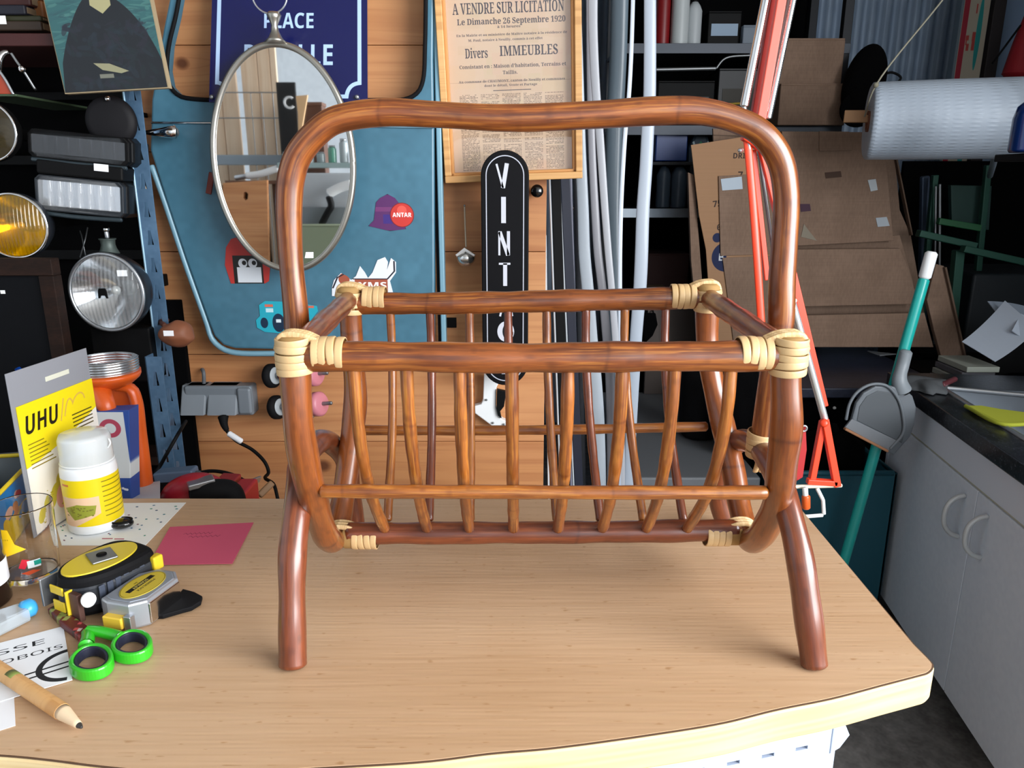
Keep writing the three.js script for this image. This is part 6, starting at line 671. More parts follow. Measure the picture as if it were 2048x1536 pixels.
  wpart(t2, 'price_label', plate([[1.1115,1.1791],[1.1361,1.1821],[1.1465,1.149],[1.1252,1.1445]], -2.428, 0.001, 0), mat(0xb9c0c4, 0.7)); wpart(t2, 'address_label', plate([[1.151,1.0635],[1.1853,1.0666],[1.1984,1.0388],[1.1608,1.0357]], -2.428, 0.001, 0), mat(0xaeb6bd, 0.7)); wpart(t2, 'folded_flap', boxUV(plate([[0.9436,1.324],[1.0357,1.3225],[1.0512,1.2684],[0.9498,1.2654]], -2.425, 0.004, 0.001)), M.card); wpart(t2, 'printed_mark', plate([[0.9752,1.2016],[1.0244,1.2061],[1.0296,1.1881],[0.9803,1.1836]], -2.4285, 0.0006, 0), mat(0x4a3428, 0.8)); wpart(t2, 'printed_mark', plate([[0.9071,1.1064],[0.9385,1.1064],[0.9438,1.085],[0.9127,1.082]], -2.4285, 0.0006, 0), mat(0x4a3040, 0.8)); wpart(t2, 'torn_patch', plate([[0.9204,1.0046],[0.9258,1.045],[0.9439,1.0233],[0.9725,0.9921]], -2.4282, 0.0006, 0), mat(0x8d8474, 0.8));
  const t3 = thing('brown_board', 'board', 'narrow brown board leaning beside the flattened cartons, behind the teal broom stick', [1.4331,0.5712,-2.38]); wpart(t3, 'board_face', boxUV(plate([[1.3237,0.8097],[1.3357,0.9236],[1.3618,0.9174],[1.4204,0.7613],[1.4912,0.5763],[1.4207,0.5662],[1.3601,0.7125]], -2.38, 0.02, 0.002)), M.card); wpart(t3, 'board_edge', bar([1.3612,0.9145,-2.378], [1.4861,0.5802,-2.378], 0.006, 0.022, 0.001), M.cardEdge);
  const t4 = thing('brown_board', 'board', 'strip of brown board standing behind the flattened cartons', [1.3734,0.6162,-2.6]); wpart(t4, 'board_face', boxUV(plate([[1.2255,1.2757],[1.2706,1.2598],[1.311,1.082],[1.3596,0.999],[1.4796,0.6162],[1.3557,0.6162]], -2.6, 0.02, 0.002)), M.card); wpart(t4, 'board_edge', bar([1.2686,1.2565,-2.595], [1.357,0.9993,-2.595], 0.005, 0.02, 0.001), M.cardEdge);
}
{ // dark workbench under the cardboard
  const y = 0.60; const t = thing('dark_workbench', 'workbench', 'dark scuffed workbench under the flattened cartons', [1.0955, 0, -2.35]); const x0 = 0.6811, x1 = 1.2722; wpart(t, 'bench_top', boxAt(x0, x1, y - 0.03, y, -2.66, -2.08, 0.004), phys(0xffffff, 0.4, { map: rep(speck(181, rgb(0x33384a), rgb(0x1e2230), 40), 3, 3) })); wpart(t, 'bench_front', boxAt(x0 + 0.01, x1 - 0.01, 0.02, y - 0.03, -2.14, -2.12, 0.002), M.blackMatt); wpart(t, 'leg', boxAt(x0 + 0.01, x0 + 0.06, 0, y - 0.03, -2.12, -2.09, 0.002), M.black); wpart(t, 'leg', boxAt(x1 - 0.06, x1 - 0.01, 0, y - 0.03, -2.12, -2.09, 0.002), M.black);
  single('white_scrap', 'scrap', 'white sliver of plastic lying on the dark workbench', boxUV(slab([[[1.2453,0.6,-2.5671][0], [1.2453,0.6,-2.5671][2]], [[1.3216,0.6,-2.5195][0], [1.3216,0.6,-2.5195][2]], [[1.2555,0.6,-2.4964][0], [1.2555,0.6,-2.4964][2]]], y + 0.003, 0.003, 0)), M.white); wpart(t, 'bolt_head', rod([[0.9519,0.5286,-2.12], [0.9474,0.5316,-2.11]], 0.005, { sides: 12 }), M.white);
}
{ // teal bin
  const t = thing('storage_bin', 'bin', 'dark teal plastic bin on the floor left of the sink cabinet', [0.8904, 0, -1.92]); const x0 = 0.7074, x1 = 0.9911, y1 = 0.4512, m = phys(0x174f5e, 0.45); wpart(t, 'bin_front', boxAt(x0, x1, 0, y1, -1.81, -1.80, 0.003), m); wpart(t, 'bin_back', boxAt(x0, x1, 0, y1, -2.06, -2.05, 0.003), m); wpart(t, 'bin_side', boxAt(x0, x0 + 0.01, 0, y1, -2.06, -1.80, 0.003), m); wpart(t, 'bin_side', boxAt(x1 - 0.01, x1, 0, y1, -2.06, -1.80, 0.003), m); wpart(t, 'bin_floor', boxAt(x0, x1, 0, 0.01, -2.06, -1.80, 0.001), m); wpart(t, 'bin_rim', rod([[x0, y1, -1.80], [x1, y1, -1.80], [x1, y1, -2.06], [x0, y1, -2.06], [x0, y1, -1.80]], 0.007, { straight: true, sides: 10, n: 4 }), m);
  const b = thing('dark_bag', 'bag', 'black bag stuffed in the teal bin', [0.8679, 0.01, -1.93]); part(b, 'bag_body', lathe([[0, 0], [0.09, 0.01], [0.1, 0.2], [0.085, y1 + 0.03], [0.05, y1 + 0.05], [0, y1 + 0.055]], 30), M.blackMatt); part(b, 'bag_knot', lathe([[0.012, y1 + 0.045], [0.018, y1 + 0.065], [0.01, y1 + 0.08], [0, y1 + 0.08]], 16), M.blackMatt);
}
{ // grey chest and black bucket seen through the slats
  const x0 = 0.3363, x1 = 0.6561; const t = thing('grey_chest', 'chest', 'low grey chest behind the rack, seen between the slats', [(x0 + x1) / 2, 0, -2.3]); wpart(t, 'chest_body', boxAt(x0, x1, 0, 0.39, -2.68, -1.85, 0.006), mat(0x63666a, 0.6)); wpart(t, 'chest_lid', boxAt(x0 - 0.006, x1, 0.392, 0.42, -2.685, -1.845, 0.006), mat(0x6a6d71, 0.55));
  single('grey_board', 'board', 'brown-grey board standing on the grey chest', boxAt(0.4852, 0.7278, 0.42, 0.7673, -2.67, -2.655, 0.002), mat(0x5a514d, 0.8));
  const b = thing('black_bucket', 'bucket', 'black round bucket on the grey chest, seen between the slats', [0.5702, 0.42, -2.18]); part(b, 'bucket_body', lathe([[0, 0], [0.045, 0.002], [0.056, 0.012], [0.062, 0.05], [0.064, 0.22], [0.067, 0.225], [0.064, 0.228], [0.058, 0.22], [0.05, 0.02], [0, 0.015]], 36), M.blackRubber); part(b, 'bucket_handle', rod([[-0.064, 0.215, 0], [-0.04, 0.27, 0.02], [0, 0.29, 0.03], [0.04, 0.27, 0.02], [0.064, 0.215, 0]], 0.003, { sides: 8, n: 30 }), M.black);
  const c = thing('black_sack', 'sack', 'slumped black sack right of the bucket behind the rack', [0.6353, 0.42, -2.02]); const g = new THREE.SphereGeometry(1, 28, 20), p = g.attributes.position; for (let i = 0; i < p.count; i++) { const k = 0.85 + 0.3 * vnoise(p.getX(i) * 2.5 + 8, p.getY(i) * 2.5 + 8, 64, 64, 87); p.setXYZ(i, p.getX(i) * 0.065 * k, Math.max(0, p.getY(i) * 0.16 * k + 0.14), p.getZ(i) * 0.07 * k); } g.computeVertexNormals(); part(c, 'sack_body', g, M.blackMatt); part(c, 'sack_tie', rod([[-0.02, 0.27, 0.0], [0.0, 0.29, 0.01], [0.02, 0.27, 0.0]], 0.006, { sides: 8, n: 12 }), M.black);
  const d = thing('hanging_bag', 'bag', 'black bag hanging on the rack behind the strips', [0.4973,0.6162,-2.6]); wpart(d, 'bag_body', boxUV(plate([[0.4587,0.7271],[0.5042,0.7271],[0.5132,0.688],[0.4975,0.6487],[0.4706,0.6199],[0.4577,0.6702]], -2.6, 0.03, 0.006)), M.blackMatt); wpart(d, 'bag_strap', rod([[0.4676,0.7218,-2.61], [0.5038,0.7581,-2.745], [0.4993,0.7218,-2.61]], 0.003, { sides: 8, n: 16 }), M.black);
}
{ // sink unit
  const t = thing('sink_cabinet', 'cabinet', 'grey-white sink cabinet with two bow handles and a dark speckled worktop, on the right', [1.021, 0, -1.915], -0.12566); const L = 0.98, gm = mat(0xffffff, 0.5, 0, { map: rep(speck(191, rgb(0xdde5f0), rgb(0xd0d9e6), 60), 2, 2) }), g2 = mat(0xd6dde8, 0.5);
  part(t, 'carcass', merge(boxAt(0.02, 0.56, 0.07, 0.52, 0.0, L, 0.001), boxAt(0.02, 0.055, 0.52, 0.635, 0.0, L, 0), boxAt(0.02, 0.56, 0.52, 0.638, L - 0.02, L, 0), boxAt(0.54, 0.56, 0.52, 0.638, 0, L, 0)), gm); part(t, 'plinth', boxAt(0.06, 0.56, 0, 0.07, 0.01, L, 0), M.blackMatt); part(t, 'end_panel', boxAt(0.0, 0.56, 0.075, 0.635, -0.018, 0.0, 0.001), gm);
  const grain = (g) => g; const handle = (p, zc, y0, y1, bulge) => part(p, 'bow_handle', rod([[0.0, y0, zc], [-0.018, y0 + 0.006, zc - bulge * 0.3], [-0.034, (y0 + y1) / 2 - 0.02, zc - bulge], [-0.034, (y0 + y1) / 2 + 0.02, zc - bulge], [-0.018, y1 - 0.006, zc - bulge * 0.3], [0.0, y1, zc]], 0.0052, { sides: 12, n: 30 }), mat(0xc2c6c8, 0.35, 0.2), [0, 0, 0], [0, 0, 0], 'pale bow handle');
  const d1 = part(t, 'door', boxAt(0.0, 0.018, 0.078, 0.556, 0.004, 0.482, 0.0015), gm); handle(d1, 0.438, 0.432, 0.528, 0.0); const d2 = part(t, 'door', boxAt(0.0, 0.018, 0.078, 0.556, 0.485, L, 0.0015), gm); handle(d2, 0.538, 0.434, 0.526, 0.0);
  part(t, 'fascia', boxAt(0.001, 0.018, 0.5615, 0.634, 0.004, L, 0.0015), g2); part(t, 'seam_strip', boxAt(0.004, 0.016, 0.5565, 0.561, 0.004, L, 0), mat(0xb9b9a8, 0.6)); part(t, 'front_lip', boxAt(-0.004, 0.018, 0.6345, 0.641, -0.01, L, 0.0015), mat(0x6e6866, 0.6));
  const granite = dataTex(256, 256, (u, v) => { const a = vnoise(u * 50, v * 50, 50, 50, 201), b = vnoise(u * 8, v * 8, 8, 8, 202), c = vnoise(u * 110, v * 110, 110, 110, 203); const k = 14 + 26 * clamp01(a * 1.5 - 0.5) + 14 * b + (c > 0.85 ? 60 : 0); return [k * 0.95, k, k * 1.12]; });
  const hole = [[0.06, -0.11], [0.44, -0.11], [0.44, -0.72], [0.06, -0.72]]; const wt = plate([[-0.012, 0.05], [0.60, 0.05], [0.60, -L], [-0.012, -L]], 0, 0.036, 0.002, [hole]); wt.rotateX(-Math.PI / 2).translate(0, 0.677, 0); part(t, 'worktop', boxUV(wt), phys(0xffffff, 0.3, { map: rep(granite, 4, 4), clearcoat: 0.3, clearcoatRoughness: 0.2 }), [0, 0, 0], [0, 0, 0], 'dark speckled worktop');
  const basin = merge(boxAt(0.06, 0.063, 0.53, 0.677, 0.11, 0.72, 0), boxAt(0.437, 0.44, 0.53, 0.677, 0.11, 0.72, 0), boxAt(0.06, 0.44, 0.53, 0.677, 0.11, 0.113, 0), boxAt(0.06, 0.44, 0.53, 0.677, 0.717, 0.72, 0), boxAt(0.06, 0.44, 0.528, 0.531, 0.11, 0.72, 0)); part(t, 'sink_basin', basin, mat(0x8d949c, 0.3, 0.8)); part(t, 'sink_rim', rod([[0.06, 0.679, 0.11], [0.44, 0.679, 0.11], [0.44, 0.679, 0.72], [0.06, 0.679, 0.72], [0.06, 0.679, 0.11]], 0.006, { straight: true, sides: 10, n: 4 }), M.steel, [0, 0, 0], [0, 0, 0], 'steel sink rim');
  const c = [1.0196,0.682,-1.6169], d = [1.0199,0.682,-1.4838], e = [1.0972,0.682,-1.4905], f = [1.1282,0.682,-1.5604], g = [1.0815,0.682,-1.59], h = [1.0556,0.682,-1.6169];
  const cl = thing('dish_cloth', 'cloth', 'yellow-green dish cloth lying over the sink edge', [d[0], 0.679, d[2]]); const sh = boxUV(slab([c, d, e, f, g, h].map((p) => [p[0], p[2]]), 0.6875, 0.008, 0.003)); wpart(cl, 'folded_cloth', sh, mat(0xa9ae2e, 0.85)); wpart(cl, 'rolled_hem', rod([c, [d[0], 0.686, d[2]], [e[0], 0.686, e[2]]].map((p) => [p[0], 0.686, p[2]]), 0.0045, { sides: 8, n: 14 }), mat(0x9aa02a, 0.85));
  const rg = thing('grey_rag', 'rag', 'crumpled grey rag and tools at the far end of the worktop', [1.0247,0.68,-1.7952]); const q = new THREE.SphereGeometry(1, 24, 12), p = q.attributes.position; for (let i = 0; i < p.count; i++) { const k = 0.7 + 0.6 * vnoise(p.getX(i) * 3 + 8, p.getZ(i) * 3 + 8, 64, 64, 97); p.setXYZ(i, p.getX(i) * 0.055 * k, Math.max(-0.001, p.getY(i) * 0.022 * k), p.getZ(i) * 0.06 * k); } q.computeVertexNormals(); part(rg, 'rag_body', q, mat(0x4a4d50, 0.85)); part(rg, 'tool_handle', rod([[0.03, 0.012, 0.02], [0.09, 0.014, -0.03]], 0.007, { sides: 10 }), mat(0x5a2a30, 0.5));
}
{ // broom stick with a long-handled dustpan hooked on it
  const t = thing('broom', 'broom', 'broom with a teal stick and white tip leaning by the sink cabinet', [[0.7946,0.3011,-1.62][0], 0, -1.62]); const a = [0.9521,1.0201,-1.72], b0 = [0.8331,0.2651,-1.7]; const k = (b0[1] - 0.02) / (a[1] - b0[1]); const foot = b0.map((x, i) => x + (x - a[i]) * k); t.position.set(foot[0], 0, foot[2]); const at = (f) => a.map((x, i) => x + (foot[i] - x) * f); wpart(t, 'stick', rod([at(0.06), foot], 0.0125, { sides: 16 }), M.teal, 'teal stick'); wpart(t, 'white_tip', rod([a, at(0.062)], 0.0135, { sides: 16 }), M.white, 'white plastic tip'); wpart(t, 'broom_head', boxAt(foot[0] - 0.12, foot[0] + 0.1, 0.0, 0.05, foot[2] - 0.025, foot[2] + 0.025, 0.006), M.black);
  const d = thing('dustpan', 'dustpan', 'grey dustpan with a long tube handle clipped to the teal broom stick', [0.8724,0.5503,-1.7]); const pz = -1.70; const m = mat(0x63696f, 0.5);
  const out = [[0.7939,0.6059],[0.7949,0.6383],[0.8001,0.6754],[0.8137,0.6999],[0.8398,0.7169],[0.875,0.7169],[0.9088,0.7096],[0.9299,0.6926],[0.9419,0.6655],[0.9437,0.6259],[0.9385,0.5946],[0.9041,0.5464]]; wpart(d, 'back_shell', boxUV(plate(out, -1.672, 0.012, 0.004)), m); const inn = [[0.8062,0.6334],[0.808,0.668],[0.8216,0.6926],[0.8458,0.706],[0.8722,0.7023],[0.896,0.6815],[0.9159,0.6383],[0.9213,0.5984],[0.9192,0.5782]]; wpart(d, 'inner_face', boxUV(plate(inn, -1.6705, 0.004, 0.0015)), mat(0x4c5156, 0.6)); wpart(d, 'side_rim', rod([[0.779,0.6361,-1.668],[0.7835,0.6775,-1.668],[0.7988,0.7051,-1.668],[0.8267,0.7219,-1.668],[0.8616,0.7195,-1.668],[0.8919,0.6907,-1.668],[0.9103,0.6483,-1.668],[0.9163,0.6042,-1.668],[0.891,0.5644,-1.668]], 0.0035, { sides: 10, n: 50 }), mat(0x666c72, 0.5)); wpart(d, 'rubber_lip', bar([0.7765,0.6163,-1.665], [0.8842,0.5605,-1.665], 0.006, 0.012, 0.002), mat(0x9a6a48, 0.6), 'orange-brown lip'); wpart(d, 'socket', rod([[0.9122,0.698,-1.685], [0.8973,0.7294,-1.68], [0.9057,0.7651,-1.69], [0.9093,0.7983,-1.69]], (q) => 0.021 - 0.007 * Math.min(1, q * 2), { sides: 18, n: 24 }), mat(0x82898f, 0.45)); wpart(d, 'front_ledge', boxUV(plate([[0.7796,0.6183],[0.7925,0.6379],[0.9033,0.5862],[0.888,0.5587]], -1.668, 0.006, 0.001)), mat(0x73777c, 0.5));
}
{ // roll of bubble wrap hung on a batten
  const A = [0.9691,1.332,-2.16], B = [1.4204,1.3324,-2.02]; const ax = V(B).sub(V(A)).normalize(); const t = thing('bubble_wrap_roll', 'roll', 'big white roll of bubble wrap hung on a wooden batten at the upper right', A); const R = 0.1;
  const bump = dataTex(128, 128, (u, v) => { const cu = (u * 6) % 1 - 0.5, cv = (v * 6) % 1 - 0.5; const k = 255 * clamp01(1.1 - 3 * Math.hypot(cu, cv)); return [k, k, k]; }, false);
  const L = V(B).distanceTo(V(A)); const q = new THREE.Quaternion().setFromUnitVectors(new THREE.Vector3(0, 1, 0), ax); const prof = [[0.026, 0.004], [0.05, 0.0], [R - 0.008, 0.0], [R - 0.001, 0.004], [R, 0.012], [R * 1.01, L * 0.4], [R, L - 0.01], [R - 0.01, L]]; const g = lathe(prof, 64); const uv = g.attributes.uv; for (let i = 0; i < uv.count; i++) uv.setXY(i, uv.getX(i) * 10, uv.getY(i) * 8); wpart(t, 'film_roll', g.applyQuaternion(q).translate(...A), phys(0xb4c0ce, 0.4, { bumpMap: bump, bumpScale: 0.0007 }));
  wpart(t, 'cardboard_core', lathe([[0.027, L], [0.027, -0.002], [0.022, -0.002], [0.022, L]], 32).applyQuaternion(q).translate(...A), mat(0x7a4a34, 0.8)); wpart(t, 'wood_batten', bar([0.9203,1.3482,-2.2], V(B).addScaledVector(ax, 0.05).toArray(), 0.032, 0.018, 0.002), mat(0xb58a62, 0.65)); const s0 = [0.9352,1.4133,-2.06]; wpart(t, 'hanging_string', rod([[A[0] - 0.012, A[1] + 0.012, A[2] + 0.005], s0, [1.0974,1.6207,-2.1], [1.3658,1.9718,-2.15]], 0.0022, { sides: 6, n: 40 }), mat(0x9a9684, 0.9)); const e = V(B).addScaledVector(ax, 0.03).toArray(); wpart(t, 'hanging_string', rod([e, [e[0], 2.6, e[2]]], 0.0022, { sides: 6 }), mat(0x9a9684, 0.9)); wpart(t, 'string_knot', new THREE.SphereGeometry(0.007, 10, 8).translate(...s0), mat(0x8a8674, 0.9));
}
{ const t = thing('peaked_hat', 'hat', 'black peaked cap hanging behind the end of the bubble wrap roll', [1.1929,1.379,-2.68]); const c = [1.1761,1.4896,-2.68], s = 0.0017; const g = new THREE.SphereGeometry(1, 30, 20).scale(40 * s, 74 * s, 30 * s); wpart(t, 'crown', g.rotateZ(-0.18).translate(...c), M.blackMatt); wpart(t, 'peak', boxUV(plate(ellipse(c[0] - 12 * s, c[1] - 48 * s, 36 * s, 34 * s, 30), c[2] + 0.03, 0.012, 0.003)), M.blackMatt); wpart(t, 'strap', rod([[1.239,1.5208,-2.68], [1.2667,1.5254,-2.68], [1.2972,1.5083,-2.68], [1.2801,1.4865,-2.68]], 0.004, { sides: 8, n: 20 }), M.black); wpart(t, 'hook', rod([[1.1634,1.5947,-2.68], [1.193,1.6121,-2.75]], 0.003, { sides: 8 }), M.steelDull); }
{ // tall things against the corrugated wall
  const t = thing('printed_board', 'board', 'tall cream board with red and teal prints against the corrugated wall', [1.8727, 0, -3.3]); const x0 = 1.811, x1 = 1.9168; wpart(t, 'board_panel', fitUV(boxAt(x0, x1, 0, 2.35, -3.32, -3.295, 0.002)), mat(0xffffff, 0.7, 0, { map: canvasTex(128, 1024, (c, W, H) => { c.fillStyle = '#b3a894'; c.fillRect(0, 0, W, H); c.fillStyle = '#a02234'; c.fillRect(4, 0, 26, H); c.fillStyle = '#b04038'; for (let i = 0; i < 60; i++) c.fillRect(rr(20, 70), rr(0, H), rr(4, 16), rr(4, 16)); c.fillStyle = '#1f8a86'; for (let i = 0; i < 5; i++) { c.beginPath(); c.ellipse(90, 60 + i * 200, 12, 60, 0, 0, 7); c.fill(); } }) })); wpart(t, 'edge_strip', boxAt(x0 - 0.012, x0 - 0.001, 0, 2.35, -3.33, -3.29, 0.002), mat(0x6f7c86, 0.6));
  single('dark_post', 'post', 'dark square post against the corrugated wall, right of the cream board', boxAt(1.9249, 1.9738, 0, 2.6, -3.34, -3.28, 0.003), mat(0x241c1c, 0.6)); single('blue_board', 'board', 'pale blue board behind the red umbrella at the upper right', boxAt(2.0018, 2.216, 0, 2.5, -3.40, -3.36, 0.003), mat(0x7d92ac, 0.5));
  const u = thing('folded_umbrella', 'umbrella', 'folded red umbrella at the upper right edge', [2.0124, 1.5451, -3.1]); wpart(u, 'red_canopy', rod([[1.9409,1.5578,-3.1], [1.9504,1.6789,-3.1], [1.9667,1.8009,-3.1], [1.9608,1.9371,-3.1]], (q) => 0.05 * (1 - 0.85 * q), { sides: 12, n: 20 }), mat(0xa01420, 0.7)); wpart(u, 'umbrella_pole', rod([[1.8708,1.5492,-3.06], [1.8195,1.6058,-3.06], [1.9056,1.7415,-3.06]].slice(1), 0.004, { sides: 8 }), M.black); wpart(u, 'pole_foot', rod([[1.9409,1.5578,-3.1], [1.9409, 0, -3.1]], 0.008, { sides: 10 }), M.black);
  const b = thing('blue_bottle', 'bottle', 'dark blue shiny bottle at the right edge beside the bubble wrap', [1.1249,1.2347,-1.72]); const c = [1.1271,1.2347,-1.72]; b.position.set(...c); part(b, 'bottle_body', lathe([[0, 0], [0.032, 0], [0.036, 0.006], [0.036, 0.07], [0.03, 0.095], [0.014, 0.11], [0, 0.112]], 32), phys(0x0c2a66, 0.12, { clearcoat: 0.6 })); part(b, 'bottle_neck', rod([[0, 0.11, 0], [0, 0.14, 0]], 0.012, { sides: 18 }), M.black);
  const st = thing('corner_shelf', 'shelf', 'small dark shelf under the blue bottle at the right edge', [c[0] + 0.06, c[1] - 0.02, -1.75]); part(st, 'shelf_board', box(0.2, 0.016, 0.16, 0.002).translate(0.04, 0.011, 0), M.black); for (const dz of [-0.05, 0.05]) part(st, 'hanging_rod', rod([[0.12, 0.012, dz], [0.12, 2.62 - c[1], dz]], 0.004, { sides: 8 }), M.black);
}
{ // green steel frame and the mess below it
  const gm = mat(0x1d4a3c, 0.5, 0.2), t = thing('green_machine', 'machine', 'dark green steel machine frame under the bubble wrap roll', [1.6417, 0.6, -2.6]); const w = (n, g, m = gm) => wpart(t, n, g, m);
  w('cross_bar', bar([1.3294,1.012,-2.5], [1.5227,0.97,-2.5], 0.022, 0.03, 0.003)); w('cross_bar', bar([1.4591,0.9652,-2.46], [1.6728,0.9202,-2.46], 0.022, 0.03, 0.003)); w('upper_bar', bar([1.4559,1.0447,-2.62], [1.6032,1.0212,-2.62], 0.022, 0.02, 0.003), mat(0x1f5a34, 0.5)); w('green_panel', boxUV(plate([[1.5275,1.1634],[1.6708,1.16],[1.6851,1.0098],[1.5523,1.0236]], -2.7, 0.02, 0.002)), mat(0x1a3a34, 0.6)); w('post', bar([1.4704,0.957,-2.5], [1.5223, 0, -2.5], 0.03, 0.03, 0.003)); w('post', bar([1.6209,1.2293,-2.66], [1.6978, 0, -2.66], 0.02, 0.02, 0.003)); w('post', bar([1.4778,1.1971,-2.72], [1.532, 0, -2.72], 0.02, 0.02, 0.003)); w('dark_body', boxAt(1.5715, 1.9094, 0.0, 0.8717, -2.9, -2.56, 0.01), mat(0x10171c, 0.6)); w('back_plate', boxAt(1.4825, 2.2467, 0.0, 1.2503, -2.97, -2.95, 0), M.blackMatt); w('machine_base', boxAt(1.4077, 1.9094, 0.58, 0.60, -2.9, -2.55, 0.004), M.black);
  single('steel_tube', 'tube', 'pale grey steel tube standing behind the green frame', bar([1.4752,1.1943,-2.78], [1.5469, 0.601, -2.78], 0.03, 0.02, 0.006), mat(0x48566a, 0.4, 0.4)); const rs = thing('steel_rods', 'rods', 'pair of thin steel rods behind the green frame', [1.5116, 0, -2.7]); wpart(rs, 'rod', rod([[1.4704,1.1601,-2.69], [1.5445, 0.6, -2.69]], 0.004, { sides: 8 }), M.steelDull); wpart(rs, 'rod', rod([[1.4833,1.1668,-2.69], [1.5628, 0.6, -2.69]], 0.005, { sides: 8 }), M.steelDull); single('white_tube', 'tube', 'short white tube hanging under the bubble wrap roll', rod([[1.3204,1.2674,-2.14], [1.4174,1.2326,-2.3], [1.6091,1.1929,-2.62]], 0.009, { sides: 12, n: 16 }), mat(0x9aa6b2, 0.4));
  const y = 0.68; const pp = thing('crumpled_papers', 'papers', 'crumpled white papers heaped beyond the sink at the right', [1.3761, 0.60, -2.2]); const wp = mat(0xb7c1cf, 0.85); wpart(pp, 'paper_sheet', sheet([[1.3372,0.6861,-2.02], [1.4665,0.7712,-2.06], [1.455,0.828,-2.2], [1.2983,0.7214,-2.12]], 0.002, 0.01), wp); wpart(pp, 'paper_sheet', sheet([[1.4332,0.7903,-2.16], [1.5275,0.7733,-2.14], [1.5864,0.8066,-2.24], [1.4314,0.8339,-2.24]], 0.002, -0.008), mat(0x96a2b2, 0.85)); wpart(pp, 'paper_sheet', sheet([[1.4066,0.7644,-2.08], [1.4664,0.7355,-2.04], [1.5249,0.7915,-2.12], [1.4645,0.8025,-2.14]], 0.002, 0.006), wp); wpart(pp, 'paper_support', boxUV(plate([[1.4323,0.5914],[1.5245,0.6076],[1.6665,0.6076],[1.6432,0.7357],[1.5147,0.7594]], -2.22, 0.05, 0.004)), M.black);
  const bk = thing('magazine_pile', 'magazines', 'small pile of old magazines under the crumpled papers', [1.3427, 0.6, -2.12]); for (let i = 0; i < 4; i++) wpart(bk, 'magazine', boxAt(1.2631 + i * 0.006, 1.3616 + i * 0.004, 0.600 + i * 0.018, 0.616 + i * 0.018, -2.2, -2.06 + (i % 2) * 0.01, 0.002), [mat(0x70747a, 0.7), mat(0x8b8f88, 0.7), mat(0x5a5a60, 0.7), mat(0x9da298, 0.7)][i]);
  const tb = thing('side_table', 'table', 'dark low table under the papers and magazines beyond the sink', [1.4411, 0, -2.2]); wpart(tb, 'table_top', boxAt(1.2837, 1.6571, 0.57, 0.599, -2.44, -1.99, 0.004), M.black); wpart(tb, 'leg', boxAt(1.2907, 1.3161, 0, 0.57, -2.43, -2.38, 0.002), M.black); wpart(tb, 'leg', boxAt(1.5866, 1.6289, 0, 0.57, -2.43, -2.38, 0.002), M.black); wpart(tb, 'leg', boxAt(1.5866, 1.6289, 0, 0.57, -2.06, -2.01, 0.002), M.black); wpart(tb, 'leg', boxAt(1.2907, 1.3119, 0, 0.57, -2.06, -2.01, 0.002), M.black);
}

